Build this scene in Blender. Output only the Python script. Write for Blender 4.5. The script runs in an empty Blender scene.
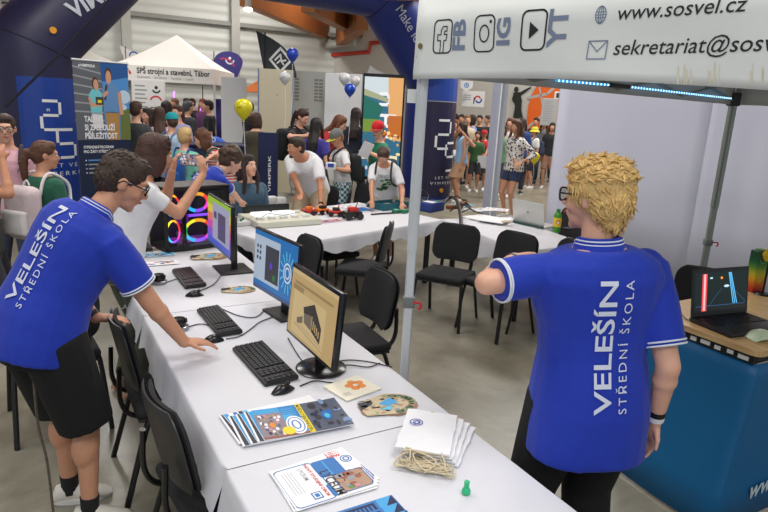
import bpy, bmesh, math, random
from mathutils import Vector, Matrix, Quaternion
from mathutils.bvhtree import BVHTree
random.seed(7)
SC = bpy.context.scene
COL = SC.collection
V = Vector
# ---------------------------------------------------------------- camera
CAM_F, CAM_H = 614.0, 2.0
PITCH, ROLL = math.radians(13.9), math.radians(3.0)
FW = V((0, math.cos(PITCH), -math.sin(PITCH)))
_r0 = V((1, 0, 0)); _u0 = V((0, math.sin(PITCH), math.cos(PITCH)))
RT = math.cos(ROLL) * _r0 + math.sin(ROLL) * _u0
UP = math.cos(ROLL) * _u0 - math.sin(ROLL) * _r0
CP = V((0, 0, CAM_H))
cam = bpy.data.cameras.new('camera'); cam.lens = CAM_F / 768 * 36; cam.sensor_width = 36
cam.clip_start = .05; cam.clip_end = 200
co = bpy.data.objects.new('camera', cam); COL.objects.link(co)
m = Matrix((RT, UP, -FW)).transposed().to_4x4(); m.translation = CP
co.matrix_world = m
SC.camera = co
def ray(x, y): return FW + RT * ((x - 384) / CAM_F) - UP * ((y - 256) / CAM_F)
def gz(x, y, z=0.0):
    d = ray(x, y); return CP + d * ((z - CAM_H) / d.z)
def at(x, y, Y):
    d = ray(x, y); return CP + d * (Y / d.y)
def on_plane(x, y, p, n):
    d = ray(x, y); return CP + d * ((p - CP).dot(n) / d.dot(n))
# ---------------------------------------------------------------- light
SC.view_settings.view_transform = 'Standard'; SC.view_settings.look = 'None'
SC.view_settings.gamma = 1; SC.view_settings.use_curve_mapping = False
SC.view_settings.exposure = 0.0
w = bpy.data.worlds.new('hall_air'); SC.world = w; w.use_nodes = True
w.node_tree.nodes['Background'].inputs[0].default_value = (.86, .93, 1, 1)
w.node_tree.nodes['Background'].inputs[1].default_value = .5
def area(name, loc, size, power, col=(1, .97, .92), rot=(0, 0, 0)):
    l = bpy.data.lights.new(name, 'AREA'); l.energy = power; l.size = size; l.color = col
    o = bpy.data.objects.new(name, l); COL.objects.link(o); o.location = loc; o.rotation_euler = rot
for i, (x, y, p) in enumerate([(-3.5, 3.5, 175), (2.2, 1.2, 165), (-.5, 8, 200), (-6, 12.5, 420), (3.5, 13, 330), (-3, 18.5, 430), (7, 16.5, 330), (-.5, -4, 230)]):  # last one is a fill added behind the camera to brighten surfaces facing it
    area('hall_and_fill_light', (x, y, 6.6), 2.2, p)
# ---------------------------------------------------------------- materials
def lin(c):
    c = c / 255.0
    return c / 12.92 if c <= .04045 else ((c + .055) / 1.055) ** 2.4
MATS = {}
def mat(name, rgb, rough=.6, metal=0, var=.06, vs=6, bump=0, bs=40, emit=0, sheen=0, coat=0, trans=0):
    if name in MATS: return MATS[name]
    mt = bpy.data.materials.new(name); mt.use_nodes = True
    nt = mt.node_tree; b = nt.nodes['Principled BSDF']
    c = (lin(rgb[0]), lin(rgb[1]), lin(rgb[2]), 1)
    b.inputs['Roughness'].default_value = rough; b.inputs['Metallic'].default_value = metal
    b.inputs['Base Color'].default_value = c
    if coat: b.inputs['Coat Weight'].default_value = coat
    if sheen: b.inputs['Sheen Weight'].default_value = sheen
    if trans:
        b.inputs['Transmission Weight'].default_value = trans
    if emit:
        b.inputs['Base Color'].default_value = (c[0] * .06, c[1] * .06, c[2] * .06, 1); b.inputs['Emission Color'].default_value = c; b.inputs['Emission Strength'].default_value = emit
    tc = None
    if var and not emit:
        tc = nt.nodes.new('ShaderNodeTexCoord')
        n = nt.nodes.new('ShaderNodeTexNoise'); n.inputs['Scale'].default_value = vs; n.inputs['Detail'].default_value = 4
        r = nt.nodes.new('ShaderNodeMapRange'); r.inputs['To Min'].default_value = 1 - var; r.inputs['To Max'].default_value = 1 + var
        h = nt.nodes.new('ShaderNodeHueSaturation'); h.inputs['Color'].default_value = c
        nt.links.new(tc.outputs['Object'], n.inputs['Vector']); nt.links.new(n.outputs['Fac'], r.inputs['Value'])
        nt.links.new(r.outputs['Result'], h.inputs['Value']); nt.links.new(h.outputs['Color'], b.inputs['Base Color'])
    if bump:
        tc = tc or nt.nodes.new('ShaderNodeTexCoord')
        n2 = nt.nodes.new('ShaderNodeTexNoise'); n2.inputs['Scale'].default_value = bs; n2.inputs['Detail'].default_value = 3
        bp = nt.nodes.new('ShaderNodeBump'); bp.inputs['Strength'].default_value = bump; bp.inputs['Distance'].default_value = .02
        nt.links.new(tc.outputs['Object'], n2.inputs['Vector']); nt.links.new(n2.outputs['Fac'], bp.inputs['Height'])
        nt.links.new(bp.outputs['Normal'], b.inputs['Normal'])
    MATS[name] = mt
    return mt
def cloth(name, rgb, bump=.35, bs=14): return mat(name, rgb, .85, var=.05, vs=9, bump=bump, bs=bs, sheen=.1)
def plain(name, rgb, rough=.6): return mat(name, rgb, rough, var=0)
def glow(name, rgb, e=1.0): return mat(name, rgb, .4, emit=e)
WHITE = plain('print_white', (236, 238, 242)); BLACK = plain('print_black', (22, 22, 26))
# ---------------------------------------------------------------- object helpers
def tag(o, label=None, cat=None, group=None, kind=None):
    if label: o['label'] = label
    if cat: o['category'] = cat
    if group: o['group'] = group
    if kind: o['kind'] = kind
    return o
def thing(name, label, cat, loc=(0, 0, 0), rz=0, group=None):
    o = bpy.data.objects.new(name, None); COL.objects.link(o); o.empty_display_size = .1
    o.location = loc; o.rotation_euler = (0, 0, rz)
    return tag(o, label, cat, group)
def link(name, me, parent=None):
    o = bpy.data.objects.new(name, me); COL.objects.link(o)
    if parent: o.parent = parent
    return o
def copy_tree(o, parent=None):
    c = o.copy(); COL.objects.link(c)
    if parent: c.parent = parent
    for ch in list(o.children): copy_tree(ch, c)
    return c
def frame(d, hint=(0, 0, 1)):
    z = V(d).normalized(); h = V(hint)
    if abs(z.dot(h.normalized())) > .98: h = V((0, 1, 0)) if abs(z.y) < .9 else V((1, 0, 0))
    x = h.cross(z).normalized(); y = z.cross(x)
    return x, y, z
class MB:
    def __init__(s): s.v = []; s.f = []; s.m = []; s.mi = 0
    def add(s, vs, fs, M=None):
        b = len(s.v)
        s.v += [tuple(M @ V(p)) if M else tuple(p) for p in vs]
        s.f += [tuple(i + b for i in f) for f in fs]; s.m += [s.mi] * len(fs)
        return s
    def box(s, c, size, rz=0, M=None):
        x, y, z = (k / 2 for k in size)
        T = Matrix.Translation(V(c)) @ Matrix.Rotation(rz, 4, 'Z')
        if M: T = M @ T
        return s.add([(-x, -y, -z), (x, -y, -z), (x, y, -z), (-x, y, -z), (-x, -y, z), (x, -y, z), (x, y, z), (-x, y, z)],
                     [(3, 2, 1, 0), (4, 5, 6, 7), (0, 1, 5, 4), (1, 2, 6, 5), (2, 3, 7, 6), (3, 0, 4, 7)], T)
    def rbox(s, c, size, r=.02, seg=3, M=None):
        bm = bmesh.new(); bmesh.ops.create_cube(bm, size=1)
        bmesh.ops.scale(bm, vec=size, verts=bm.verts)
        bmesh.ops.bevel(bm, geom=bm.edges[:], offset=min(r, min(size) * .49), segments=seg, profile=.5, affect='EDGES')
        T = Matrix.Translation(V(c))
        if M: T = M @ T
        bm.verts.index_update()
        s.add([v.co[:] for v in bm.verts], [tuple(v.index for v in f.verts) for f in bm.faces], T); bm.free(); return s
    def loft(s, rings, cap=True):
        n = len(rings[0]); vs = [p for r in rings for p in r]; fs = []
        for i in range(len(rings) - 1):
            for j in range(n):
                k = (j + 1) % n
                fs.append((i * n + j, i * n + k, (i + 1) * n + k, (i + 1) * n + j))
        if cap:
            fs.append(tuple(range(n - 1, -1, -1))); e = (len(rings) - 1) * n; fs.append(tuple(range(e, e + n)))
        return s.add(vs, fs)
    def tube(s, pts, r, n=8, hint=(0, 0, 1), xs=1.0):
        pts = [V(p) for p in pts]; rs = r if isinstance(r, (list, tuple)) else [r] * len(pts)
        rings = []; px = None
        for i, p in enumerate(pts):
            d = (pts[min(i + 1, len(pts) - 1)] - pts[max(i - 1, 0)])
            if d.length < 1e-9: d = V((0, 0, 1))
            d.normalize()
            if px is None: px, _, _ = frame(d, hint)
            px = (px - d * px.dot(d)).normalized(); py = d.cross(px)
            rings.append([p + px * (rs[i] * xs * math.cos(2 * math.pi * j / n)) + py * (rs[i] * math.sin(2 * math.pi * j / n)) for j in range(n)])
        return s.loft(rings)
    def cyl(s, p0, p1, r0, r1=None, n=16): return s.tube([p0, p1], [r0, r0 if r1 is None else r1], n)
    def cap(s, p0, p1, r0, r1, n=10):
        p0 = V(p0); p1 = V(p1); d = p1 - p0
        if d.length < 1e-6: d = V((0, 0, 1e-4))
        d.normalize(); pts = []; rs = []
        for a in (-80, -50, -22): pts.append(p0 + d * (r0 * math.sin(math.radians(a)))); rs.append(r0 * math.cos(math.radians(a)))
        pts.append(p0); rs.append(r0); pts.append(p1); rs.append(r1)
        for a in (22, 50, 80): pts.append(p1 + d * (r1 * math.sin(math.radians(a)))); rs.append(r1 * math.cos(math.radians(a)))
        # keep the frame steady: explicit rings
        x, y, _ = frame(d)
        return s.loft([[p + x * (q * math.cos(2 * math.pi * j / n)) + y * (q * math.sin(2 * math.pi * j / n)) for j in range(n)] for p, q in zip(pts, rs)])
    def ell(s, c, r, M=None, n=16, k=10):
        c = V(c); rings = []
        for i in range(1, k):
            a = math.pi * i / k - math.pi / 2
            rings.append([V((r[0] * math.cos(a) * math.cos(2 * math.pi * j / n), r[1] * math.cos(a) * math.sin(2 * math.pi * j / n), r[2] * math.sin(a))) for j in range(n)])
        vs = [p for q in rings for p in q]; fs = []
        for i in range(k - 2):
            for j in range(n):
                q = (j + 1) % n; fs.append((i * n + j, i * n + q, (i + 1) * n + q, (i + 1) * n + j))
        b = len(vs); vs += [V((0, 0, -r[2])), V((0, 0, r[2]))]
        for j in range(n):
            fs.append((b, (j + 1) % n, j)); e = (k - 2) * n; fs.append((b + 1, e + j, e + (j + 1) % n))
        T = Matrix.Translation(c)
        if M: T = M @ T
        return s.add(vs, fs, T)
    def lathe(s, prof, c=(0, 0, 0), n=20, M=None):
        c = V(c); T = Matrix.Translation(c)
        if M: T = M @ T
        return s.loft([[T @ V((r * math.cos(2 * math.pi * j / n), r * math.sin(2 * math.pi * j / n), z)) for j in range(n)] for r, z in prof])
    def prism(s, poly, y0, y1, M=None):      # poly in (x,z), extruded along y
        n = len(poly); vs = [(x, y0, z) for x, z in poly] + [(x, y1, z) for x, z in poly]
        fs = [tuple(range(n)), tuple(range(2 * n - 1, n - 1, -1))] + [(i, i + n, (i + 1) % n + n, (i + 1) % n) for i in range(n)]
        return s.add(vs, fs, M)
    def slab(s, poly, z0, z1):                # poly in (x,y)
        n = len(poly); vs = [(x, y, z0) for x, y in poly] + [(x, y, z1) for x, y in poly]
        fs = [tuple(range(n - 1, -1, -1)), tuple(range(n, 2 * n))] + [(i, (i + 1) % n, (i + 1) % n + n, i + n) for i in range(n)]
        return s.add(vs, fs)
    def mesh(s, name, mats, smooth=False):
        me = bpy.data.meshes.new(name); me.from_pydata(s.v, [], s.f); me.validate()
        for mt in (mats if isinstance(mats, (list, tuple)) else [mats]): me.materials.append(mt)
        if len(me.polygons) == len(s.m): me.polygons.foreach_set('material_index', s.m)
        bm = bmesh.new(); bm.from_mesh(me); bmesh.ops.recalc_face_normals(bm, faces=bm.faces); bm.to_mesh(me); bm.free()
        if smooth:
            me.shade_smooth()
            if smooth != 'all': me.set_sharp_from_angle(angle=math.radians(40))
        return me
    def obj(s, name, mats, parent=None, smooth=True): return link(name, s.mesh(name, mats, smooth), parent)
def melt(mb, voxel, it=4, fac=.5):           # one continuous surface from overlapping closed pieces
    me = bpy.data.meshes.new('melt'); me.from_pydata(mb.v, [], mb.f)
    bm = bmesh.new(); bm.from_mesh(me); bmesh.ops.recalc_face_normals(bm, faces=bm.faces); bm.to_mesh(me); bm.free()
    o = bpy.data.objects.new('melt', me); COL.objects.link(o)
    r = o.modifiers.new('r', 'REMESH'); r.mode = 'VOXEL'; r.voxel_size = voxel
    if it:
        q = o.modifiers.new('s', 'SMOOTH'); q.factor = fac; q.iterations = it
    dg = bpy.context.evaluated_depsgraph_get()
    out = bpy.data.meshes.new_from_object(o.evaluated_get(dg))
    bpy.data.objects.remove(o); bpy.data.meshes.remove(me)
    out.materials.clear(); out.shade_smooth()
    return out
def melt_obj(mb, name, mt, parent, voxel, it=4, fac=.5):
    me = melt(mb, voxel, it, fac); me.name = name; me.materials.append(mt)
    return link(name, me, parent)
# flat printed artwork: polygons in 2-D, then mapped onto a real surface
_txt = {}
def text2d(body, size, bold=0, shear=0, align='LEFT', space=1.0):
    cu = bpy.data.curves.new('t', 'FONT'); cu.body = body; cu.size = size; cu.offset = bold * size; cu.shear = shear
    cu.align_x = align; cu.resolution_u = 3; cu.space_character = space; cu.fill_mode = 'FRONT'
    o = bpy.data.objects.new('t', cu); COL.objects.link(o)
    dg = bpy.context.evaluated_depsgraph_get()
    me = bpy.data.meshes.new_from_object(o.evaluated_get(dg))
    vs = [(v.co.x, v.co.y) for v in me.vertices]; fs = [tuple(p.vertices) for p in me.polygons]
    bpy.data.objects.remove(o); bpy.data.curves.remove(cu); bpy.data.meshes.remove(me)
    return vs, fs
class Decal:
    def __init__(s): s.items = []; s.mats = []
    def _m(s, mt):
        if mt not in s.mats: s.mats.append(mt)
        return s.mats.index(mt)
    def geo(s, vs, fs, mt, lay=1): s.items.append((vs, fs, s._m(mt), lay)); return s
    def poly(s, pts, mt, lay=1): return s.geo(list(pts), [tuple(range(len(pts)))], mt, lay)
    def rect(s, x0, y0, x1, y1, mt, lay=1): return s.poly([(x0, y0), (x1, y0), (x1, y1), (x0, y1)], mt, lay)
    def ell(s, cx, cy, rx, ry, mt, lay=1, n=24): return s.poly([(cx + rx * math.cos(2 * math.pi * i / n), cy + ry * math.sin(2 * math.pi * i / n)) for i in range(n)], mt, lay)
    def ring(s, cx, cy, r, wd, mt, lay=1, a0=0, a1=360, n=28, ry=None):
        ry = ry or r; vs = []; fs = []
        for i in range(n + 1):
            a = math.radians(a0 + (a1 - a0) * i / n)
            for q in (0, wd): vs.append((cx + (r - q) * math.cos(a), cy + (ry - q) * math.sin(a)))
        for i in range(n): fs.append((2 * i, 2 * i + 1, 2 * i + 3, 2 * i + 2))
        return s.geo(vs, fs, mt, lay)
    def line(s, pts, wd, mt, lay=1, closed=False):
        pts = [V((p[0], p[1])) for p in pts]
        if closed: pts = pts + [pts[0]]
        for a, b in zip(pts, pts[1:]):
            d = (b - a)
            if d.length < 1e-9: continue
            d.normalize(); n = V((-d.y, d.x)) * wd / 2; a2 = a - d * wd * .4; b2 = b + d * wd * .4
            s.poly([tuple(a2 + n), tuple(a2 - n), tuple(b2 - n), tuple(b2 + n)], mt, lay)
        return s
    def rrect(s, x0, y0, x1, y1, r, wd, mt, lay=1):
        P = []
        for cx, cy, a in ((x1 - r, y1 - r, 0), (x0 + r, y1 - r, 90), (x0 + r, y0 + r, 180), (x1 - r, y0 + r, 270)):
            for k in range(5):
                t = math.radians(a + 22.5 * k); P.append((cx + r * math.cos(t), cy + r * math.sin(t)))
        return s.line(P, wd, mt, lay, True) if wd else s.poly(P, mt, lay)
    def text(s, body, x, y, size, mt, rot=0, bold=0, shear=0, align='LEFT', width=None, lay=2, cut=0, space=1.0):
        vs, fs = text2d(body, size, bold, shear, align, space)
        if not vs: return s
        k = 1
        if width:
            x0 = min(v[0] for v in vs); x1 = max(v[0] for v in vs); k = width / (x1 - x0)
            vs = [((v[0] - x0) * k if align == 'LEFT' else v[0] * k, v[1]) for v in vs]
        if cut:
            bm = bmesh.new(); bv = [bm.verts.new((a, b, 0)) for a, b in vs]
            for f in fs:
                try: bm.faces.new([bv[i] for i in f])
                except ValueError: pass
            bmesh.ops.triangulate(bm, faces=bm.faces)
            for _ in range(3):
                es = [e for e in bm.edges if e.calc_length() > cut]
                if es: bmesh.ops.subdivide_edges(bm, edges=es, cuts=1); bmesh.ops.triangulate(bm, faces=bm.faces)
            bm.verts.index_update(); vs = [(v.co.x, v.co.y) for v in bm.verts]; fs = [tuple(v.index for v in f.verts) for f in bm.faces]; bm.free()
        c, n = math.cos(rot), math.sin(rot)
        return s.geo([(x + c * a - n * b, y + n * a + c * b) for a, b in vs], fs, mt, lay)
    def obj(s, name, fmap, parent=None, eps=.0006):
        mb = MB()
        for vs, fs, mi, lay in s.items:
            mb.mi = mi; pts = [fmap(x, y, lay * eps) for x, y in vs]
            mb.add(pts, fs)
        me = bpy.data.meshes.new(name); me.from_pydata(mb.v, [], mb.f)
        for mt in s.mats: me.materials.append(mt)
        me.polygons.foreach_set('material_index', mb.m)
        return link(name, me, parent)
def refine(d, cut=.08):
    out = Decal(); out.mats = d.mats
    for vs_, fs_, mi, lay in d.items:
        bm = bmesh.new(); bv = [bm.verts.new((a, b, 0)) for a, b in vs_]
        for f in fs_:
            try: bm.faces.new([bv[i] for i in f])
            except ValueError: pass
        bmesh.ops.triangulate(bm, faces=bm.faces)
        for _ in range(5):
            es = [e for e in bm.edges if e.calc_length() > cut]
            if not es: break
            bmesh.ops.subdivide_edges(bm, edges=es, cuts=1); bmesh.ops.triangulate(bm, faces=bm.faces)
        bm.verts.index_update(); out.items.append(([(v.co.x, v.co.y) for v in bm.verts], [tuple(v.index for v in f.verts) for f in bm.faces], mi, lay)); bm.free()
    return out
def planar(o, ex, ey, en=None):
    o, ex, ey = V(o), V(ex).normalized(), V(ey).normalized(); en = V(en).normalized() if en else ex.cross(ey)
    return lambda x, y, h: o + ex * x + ey * y + en * h
def bez(pts, n=8):                            # Catmull-Rom through points
    P = [V(p) for p in pts]; P = [P[0] * 2 - P[1]] + P + [P[-1] * 2 - P[-2]]; out = []
    for i in range(1, len(P) - 2):
        for k in range(n):
            t = k / n; a, b, c, d = P[i - 1:i + 3]
            out.append(.5 * ((2 * b) + (c - a) * t + (2 * a - 5 * b + 4 * c - d) * t * t + (3 * b - a - 3 * c + d) * t ** 3))
    out.append(P[-2]); return out
# ================================================================ setting
def floor_mat():
    mt = mat('sealed_concrete', (172, 167, 152), .34, var=.05, vs=.7)
    nt = mt.node_tree; b = nt.nodes['Principled BSDF']
    tc = nt.nodes.new('ShaderNodeTexCoord'); n = nt.nodes.new('ShaderNodeTexNoise'); n.inputs['Scale'].default_value = 1.6; n.inputs['Detail'].default_value = 9; n.inputs['Roughness'].default_value = .7; n.inputs['Distortion'].default_value = .6
    r = nt.nodes.new('ShaderNodeValToRGB'); r.color_ramp.elements[0].position = .32; r.color_ramp.elements[1].position = .68
    r.color_ramp.elements[0].color = (lin(116), lin(111), lin(96), 1); r.color_ramp.elements[1].color = (lin(160), lin(155), lin(140), 1)
    nt.links.new(tc.outputs['Object'], n.inputs['Vector']); nt.links.new(n.outputs['Fac'], r.inputs['Fac']); nt.links.new(r.outputs['Color'], b.inputs['Base Color'])
    return mt
def struct(name, mb, mt, smooth=False): return tag(mb.obj(name, mt, None, smooth), kind='structure')
struct('floor', MB().box((0, 11, -.05), (44, 34, .1)), floor_mat())
def clad_mat():
    mt = mat('wall_cladding', (206, 210, 205), .55, var=0)
    nt = mt.node_tree; b = nt.nodes['Principled BSDF']
    tc = nt.nodes.new('ShaderNodeTexCoord'); wv = nt.nodes.new('ShaderNodeTexWave'); wv.bands_direction = 'Z'; wv.inputs['Scale'].default_value = 1.1
    bp = nt.nodes.new('ShaderNodeBump'); bp.inputs['Strength'].default_value = .5; bp.inputs['Distance'].default_value = .05
    nt.links.new(tc.outputs['Object'], wv.inputs['Vector']); nt.links.new(wv.outputs['Fac'], bp.inputs['Height']); nt.links.new(bp.outputs['Normal'], b.inputs['Normal'])
    return mt
CNR = V((-2.2, 23.6, 0))
WL = V((-20, 13.73, 0)); WR = V((15, 13.6, 0))
def wall_box(a, b, h, t=.2, z0=0):
    d = (b - a); L = d.length; an = math.atan2(d.y, d.x); c = (a + b) / 2; n = V((-math.sin(an), math.cos(an), 0)) * t / 2
    return MB().box((c.x + n.x, c.y + n.y, z0 + h / 2), (L, t, h), an)
struct('wall_back', wall_box(WL, CNR, 8), clad_mat())
PLASTER = mat('wall_plaster', (205, 203, 196), .8, var=.03)
struct('wall_right', wall_box(CNR, WR, 8), PLASTER)
wl = (CNR - WL).normalized(); wn = V((wl.y, -wl.x, 0)); wr = (WR - CNR).normalized(); rn = V((wr.y, -wr.x, 0))
# steel posts and rails of the clad wall
STEEL = mat('painted_steel', (176, 178, 172), .5)
for i, k in enumerate((2.6, 6.1, 9.6, 13.0, 16.4)):
    p = CNR - wl * (20.1 - k) + wn * .12
    struct('trim_%d' % (i + 1), MB().box((p.x, p.y, 4), (.28, .24, 8), math.atan2(wl.y, wl.x)), STEEL)
p = (WL + CNR) / 2 + wn * .1
struct('trim_6', MB().box((p.x, p.y, 4.32), ((CNR - WL).length, .16, .13), math.atan2(wl.y, wl.x)), mat('rail_grey', (140, 142, 138), .5))
struct('trim_7', MB().box((p.x + wn.x * .02, p.y + wn.y * .02, 2.4), ((CNR - WL).length, .12, .1), math.atan2(wl.y, wl.x)), STEEL)
p = CNR - wl * 11.3 + wn * .06
struct('door_1', MB().box((p.x, p.y, 2.1), (3.6, .1, 4.2), math.atan2(wl.y, wl.x)), mat('roller_door', (150, 146, 138), .6, bump=.3, bs=8))
# timber roof
TIMBER = mat('glulam_timber', (150, 92, 42), .55, var=.16, vs=2.2)
struct('ceiling', MB().box((0, 14, 6.75), (44, 26, .1)), mat('roof_boards', (150, 112, 72), .7, var=.1, vs=3))
for i, (a, b, zz, hh) in enumerate([(at(246, 6, 15.5), at(328, 40, 24), 0, 1.6), (at(308, 12, 15), at(358, 37, 23), 0, 1.6), (at(362, 30, 17.5), at(340, 46, 23.3), 0, .9), (at(392, 0, 11), at(430, 0, 16), 0, 1.3), (at(120, -60, 12), at(180, -55, 19), 0, 1.3)]):
    mb = MB(); d = (b - a).normalized(); n = V((-d.y, d.x, 0)).normalized() * .16
    mb.add([a - n, a + n, b + n, b - n, a - n + V((0, 0, hh)), a + n + V((0, 0, hh)), b + n + V((0, 0, hh)), b - n + V((0, 0, hh))],
           [(3, 2, 1, 0), (4, 5, 6, 7), (0, 1, 5, 4), (1, 2, 6, 5), (2, 3, 7, 6), (3, 0, 4, 7)])
    struct('trim_%d' % (20 + i), mb, TIMBER)
# red pipe line on the right wall
RED = plain('pipe_red', (196, 62, 44), .4)
def wr_pt(px, py, off=.06):
    return on_plane(px, py, CNR + rn * off, rn)
pts = [wr_pt(326, 55.5), wr_pt(369, 52), wr_pt(370.5, 43), wr_pt(384, 42), wr_pt(430, 40)]
tag(MB().tube(pts, .07, 8).obj('wall_pipe', RED), 'red pipe running along the pale hall wall and stepping up', 'pipe')
dct = MB(); a, b = wr_pt(326, 46, .3), wr_pt(355, 42, .3); dct.tube([a, b], .12, 10); dct.tube([a, a + V((0, 0, .35))], .06, 8); dct.tube([b, b + V((0, 0, .5))], .05, 8)
tag(dct.obj('wall_duct', STEEL), 'grey horizontal duct under the timber beams in the hall corner', 'duct')
for px, py, Y, lb in ((248, 9.5, 15.2, 'small round ceiling lamp at the upper end of the first timber beam'), (281, 19, 18.5, 'round ceiling lamp glowing beside the timber beam above the feather flag')):
    p = at(px, py, Y); o = thing('ceiling_lamp', lb, 'lamp', p)
    MB().ell((0, 0, 0), (.11, .11, .05)).obj('lamp_glass', glow('lamp_glow', (255, 246, 214), 6), o)
    MB().cyl((0, 0, .04), (0, 0, .3), .08, .06).obj('housing', STEEL, o)
# mural and signs on the right wall
ORANGE = plain('mural_orange', (236, 106, 30), .7)
def wall_decal(name, fn, label, cat, off=.03, thick=None):
    d = Decal(); fn(d)
    o = d.obj(name, lambda x, y, h: wr_pt(x, y, off) + rn * h, None, .004)
    return tag(o, label, cat)
def mural(d):
    L = []
    for k in range(15):
        t = math.radians(95 + k * 12); L.append((572 + 45 * math.cos(t), 118 - 52 * math.sin(t)))
    d.poly(L + [(600, 172), (600, 66)], ORANGE, 1)
    GR = plain('mural_grey', (186, 182, 176), .7)
    d.line([(528, 98), (547, 94), (565, 78)], 2.6, GR, 2); d.line([(527, 128), (545, 113), (560, 104), (600, 92)], 2.2, GR, 2); d.line([(539, 84), (543, 108)], 1.8, GR, 2); d.line([(530, 140), (566, 136)], 2, GR, 2)
wall_decal('wall_mural', mural, 'orange round mural crossed by grey lines on the far wall', 'mural')
def dancer(d):
    K = plain('mural_dark', (38, 42, 36), .7)
    d.ell(516.3, 89.5, 2.2, 2.9, K, 1); d.poly([(513.5, 92.5), (519.5, 92), (522, 100), (521.5, 110), (523, 118), (513, 118), (515, 106), (513, 99)], K, 1)
    d.poly([(518, 93.5), (524, 90), (531, 86.5), (531, 88.2), (525, 92.5), (520, 96)], K, 1); d.poly([(514, 93), (512, 99), (513.5, 103), (515, 98)], K, 1)
wall_decal('wall_silhouette', dancer, 'dark painted figure with a raised arm beside the orange mural', 'mural', .035)
def board(px, py, Y, w, h, name, label, cat, mt, art=None, yaw=0, t=.03, parent=None):
    """upright flat panel whose centre is the given point; art draws on its camera side"""
    c = at(px, py, Y); o = thing(name, label, cat, (c.x, c.y, c.z - h / 2), yaw)
    MB().rbox((0, 0, h / 2), (w, t, h), .006, 1).obj('panel', mt, o, False)
    if art:
        d = Decal(); art(d, w, h)
        d.obj('print', lambda x, y, e: V((x, -t / 2 - e, h / 2 + y)), o, .0012)
    return o
WBOARD = plain('board_white', (226, 226, 226), .5)
GREYB = plain('print_grey', (150, 152, 158)); REDP = plain('print_red', (206, 50, 56)); BLUEP = plain('print_blue', (40, 72, 170)); NAVY = plain('print_navy', (24, 34, 78))
def sign_a(d, w, h):
    for k in range(3): d.rect(-w * .42, h * (.2 - .14 * k), -w * .1, h * (.25 - .14 * k), GREYB, 2)
    d.ring(w * .2, 0, w * .16, w * .07, REDP, 2, 20, 200); d.ring(w * .25, -h * .02, w * .16, w * .07, BLUEP, 2, 200, 380); d.rect(w * .02, -h * .3, w * .07, h * .1, NAVY, 2)
board(473, 99, 17.6, .62, .42, 'sign_board', 'white sign with red and blue emblem hanging above the crowd by the arch', 'sign', WBOARD, sign_a)
mb = MB(); c = at(466.5, 86, 17.2)
mb.prism([(-.17, .13), (.17, .13), (.16, -.04), (.0, -.14), (-.16, -.04)], -.015, .015); o = mb.obj('pennant', WBOARD, None, False); o.location = c
tag(o, 'small white shield pennant hanging above the white sign board', 'pennant')
Decal().ring(0, .02, .07, .025, plain('print_skyblue', (90, 140, 200)), 1).ell(0, .02, .03, .03, plain('print_skyblue', (90, 140, 200)), 1).obj('emblem', lambda x, y, h: V((x, -.0155 - h, y)), o)
def notice(d, w, h):
    for k in range(9): d.rect(-w * .38, h * (.38 - .09 * k), w * random.uniform(.1, .38), h * (.4 - .09 * k), GREYB, 2)
board(549, 112, 17.2, .42, .72, 'notice_board', 'grey upright notice sheet on the orange mural', 'notice', plain('notice_grey', (176, 178, 178)), notice)
board(558, 95.5, 17.3, .19, .2, 'wall_frame', 'small pale frame with dark square on the orange mural', 'frame', WBOARD, lambda d, w, h: d.rect(-w * .28, -h * .32, w * .28, h * .32, plain('print_dark', (60, 58, 50)), 2))

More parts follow.
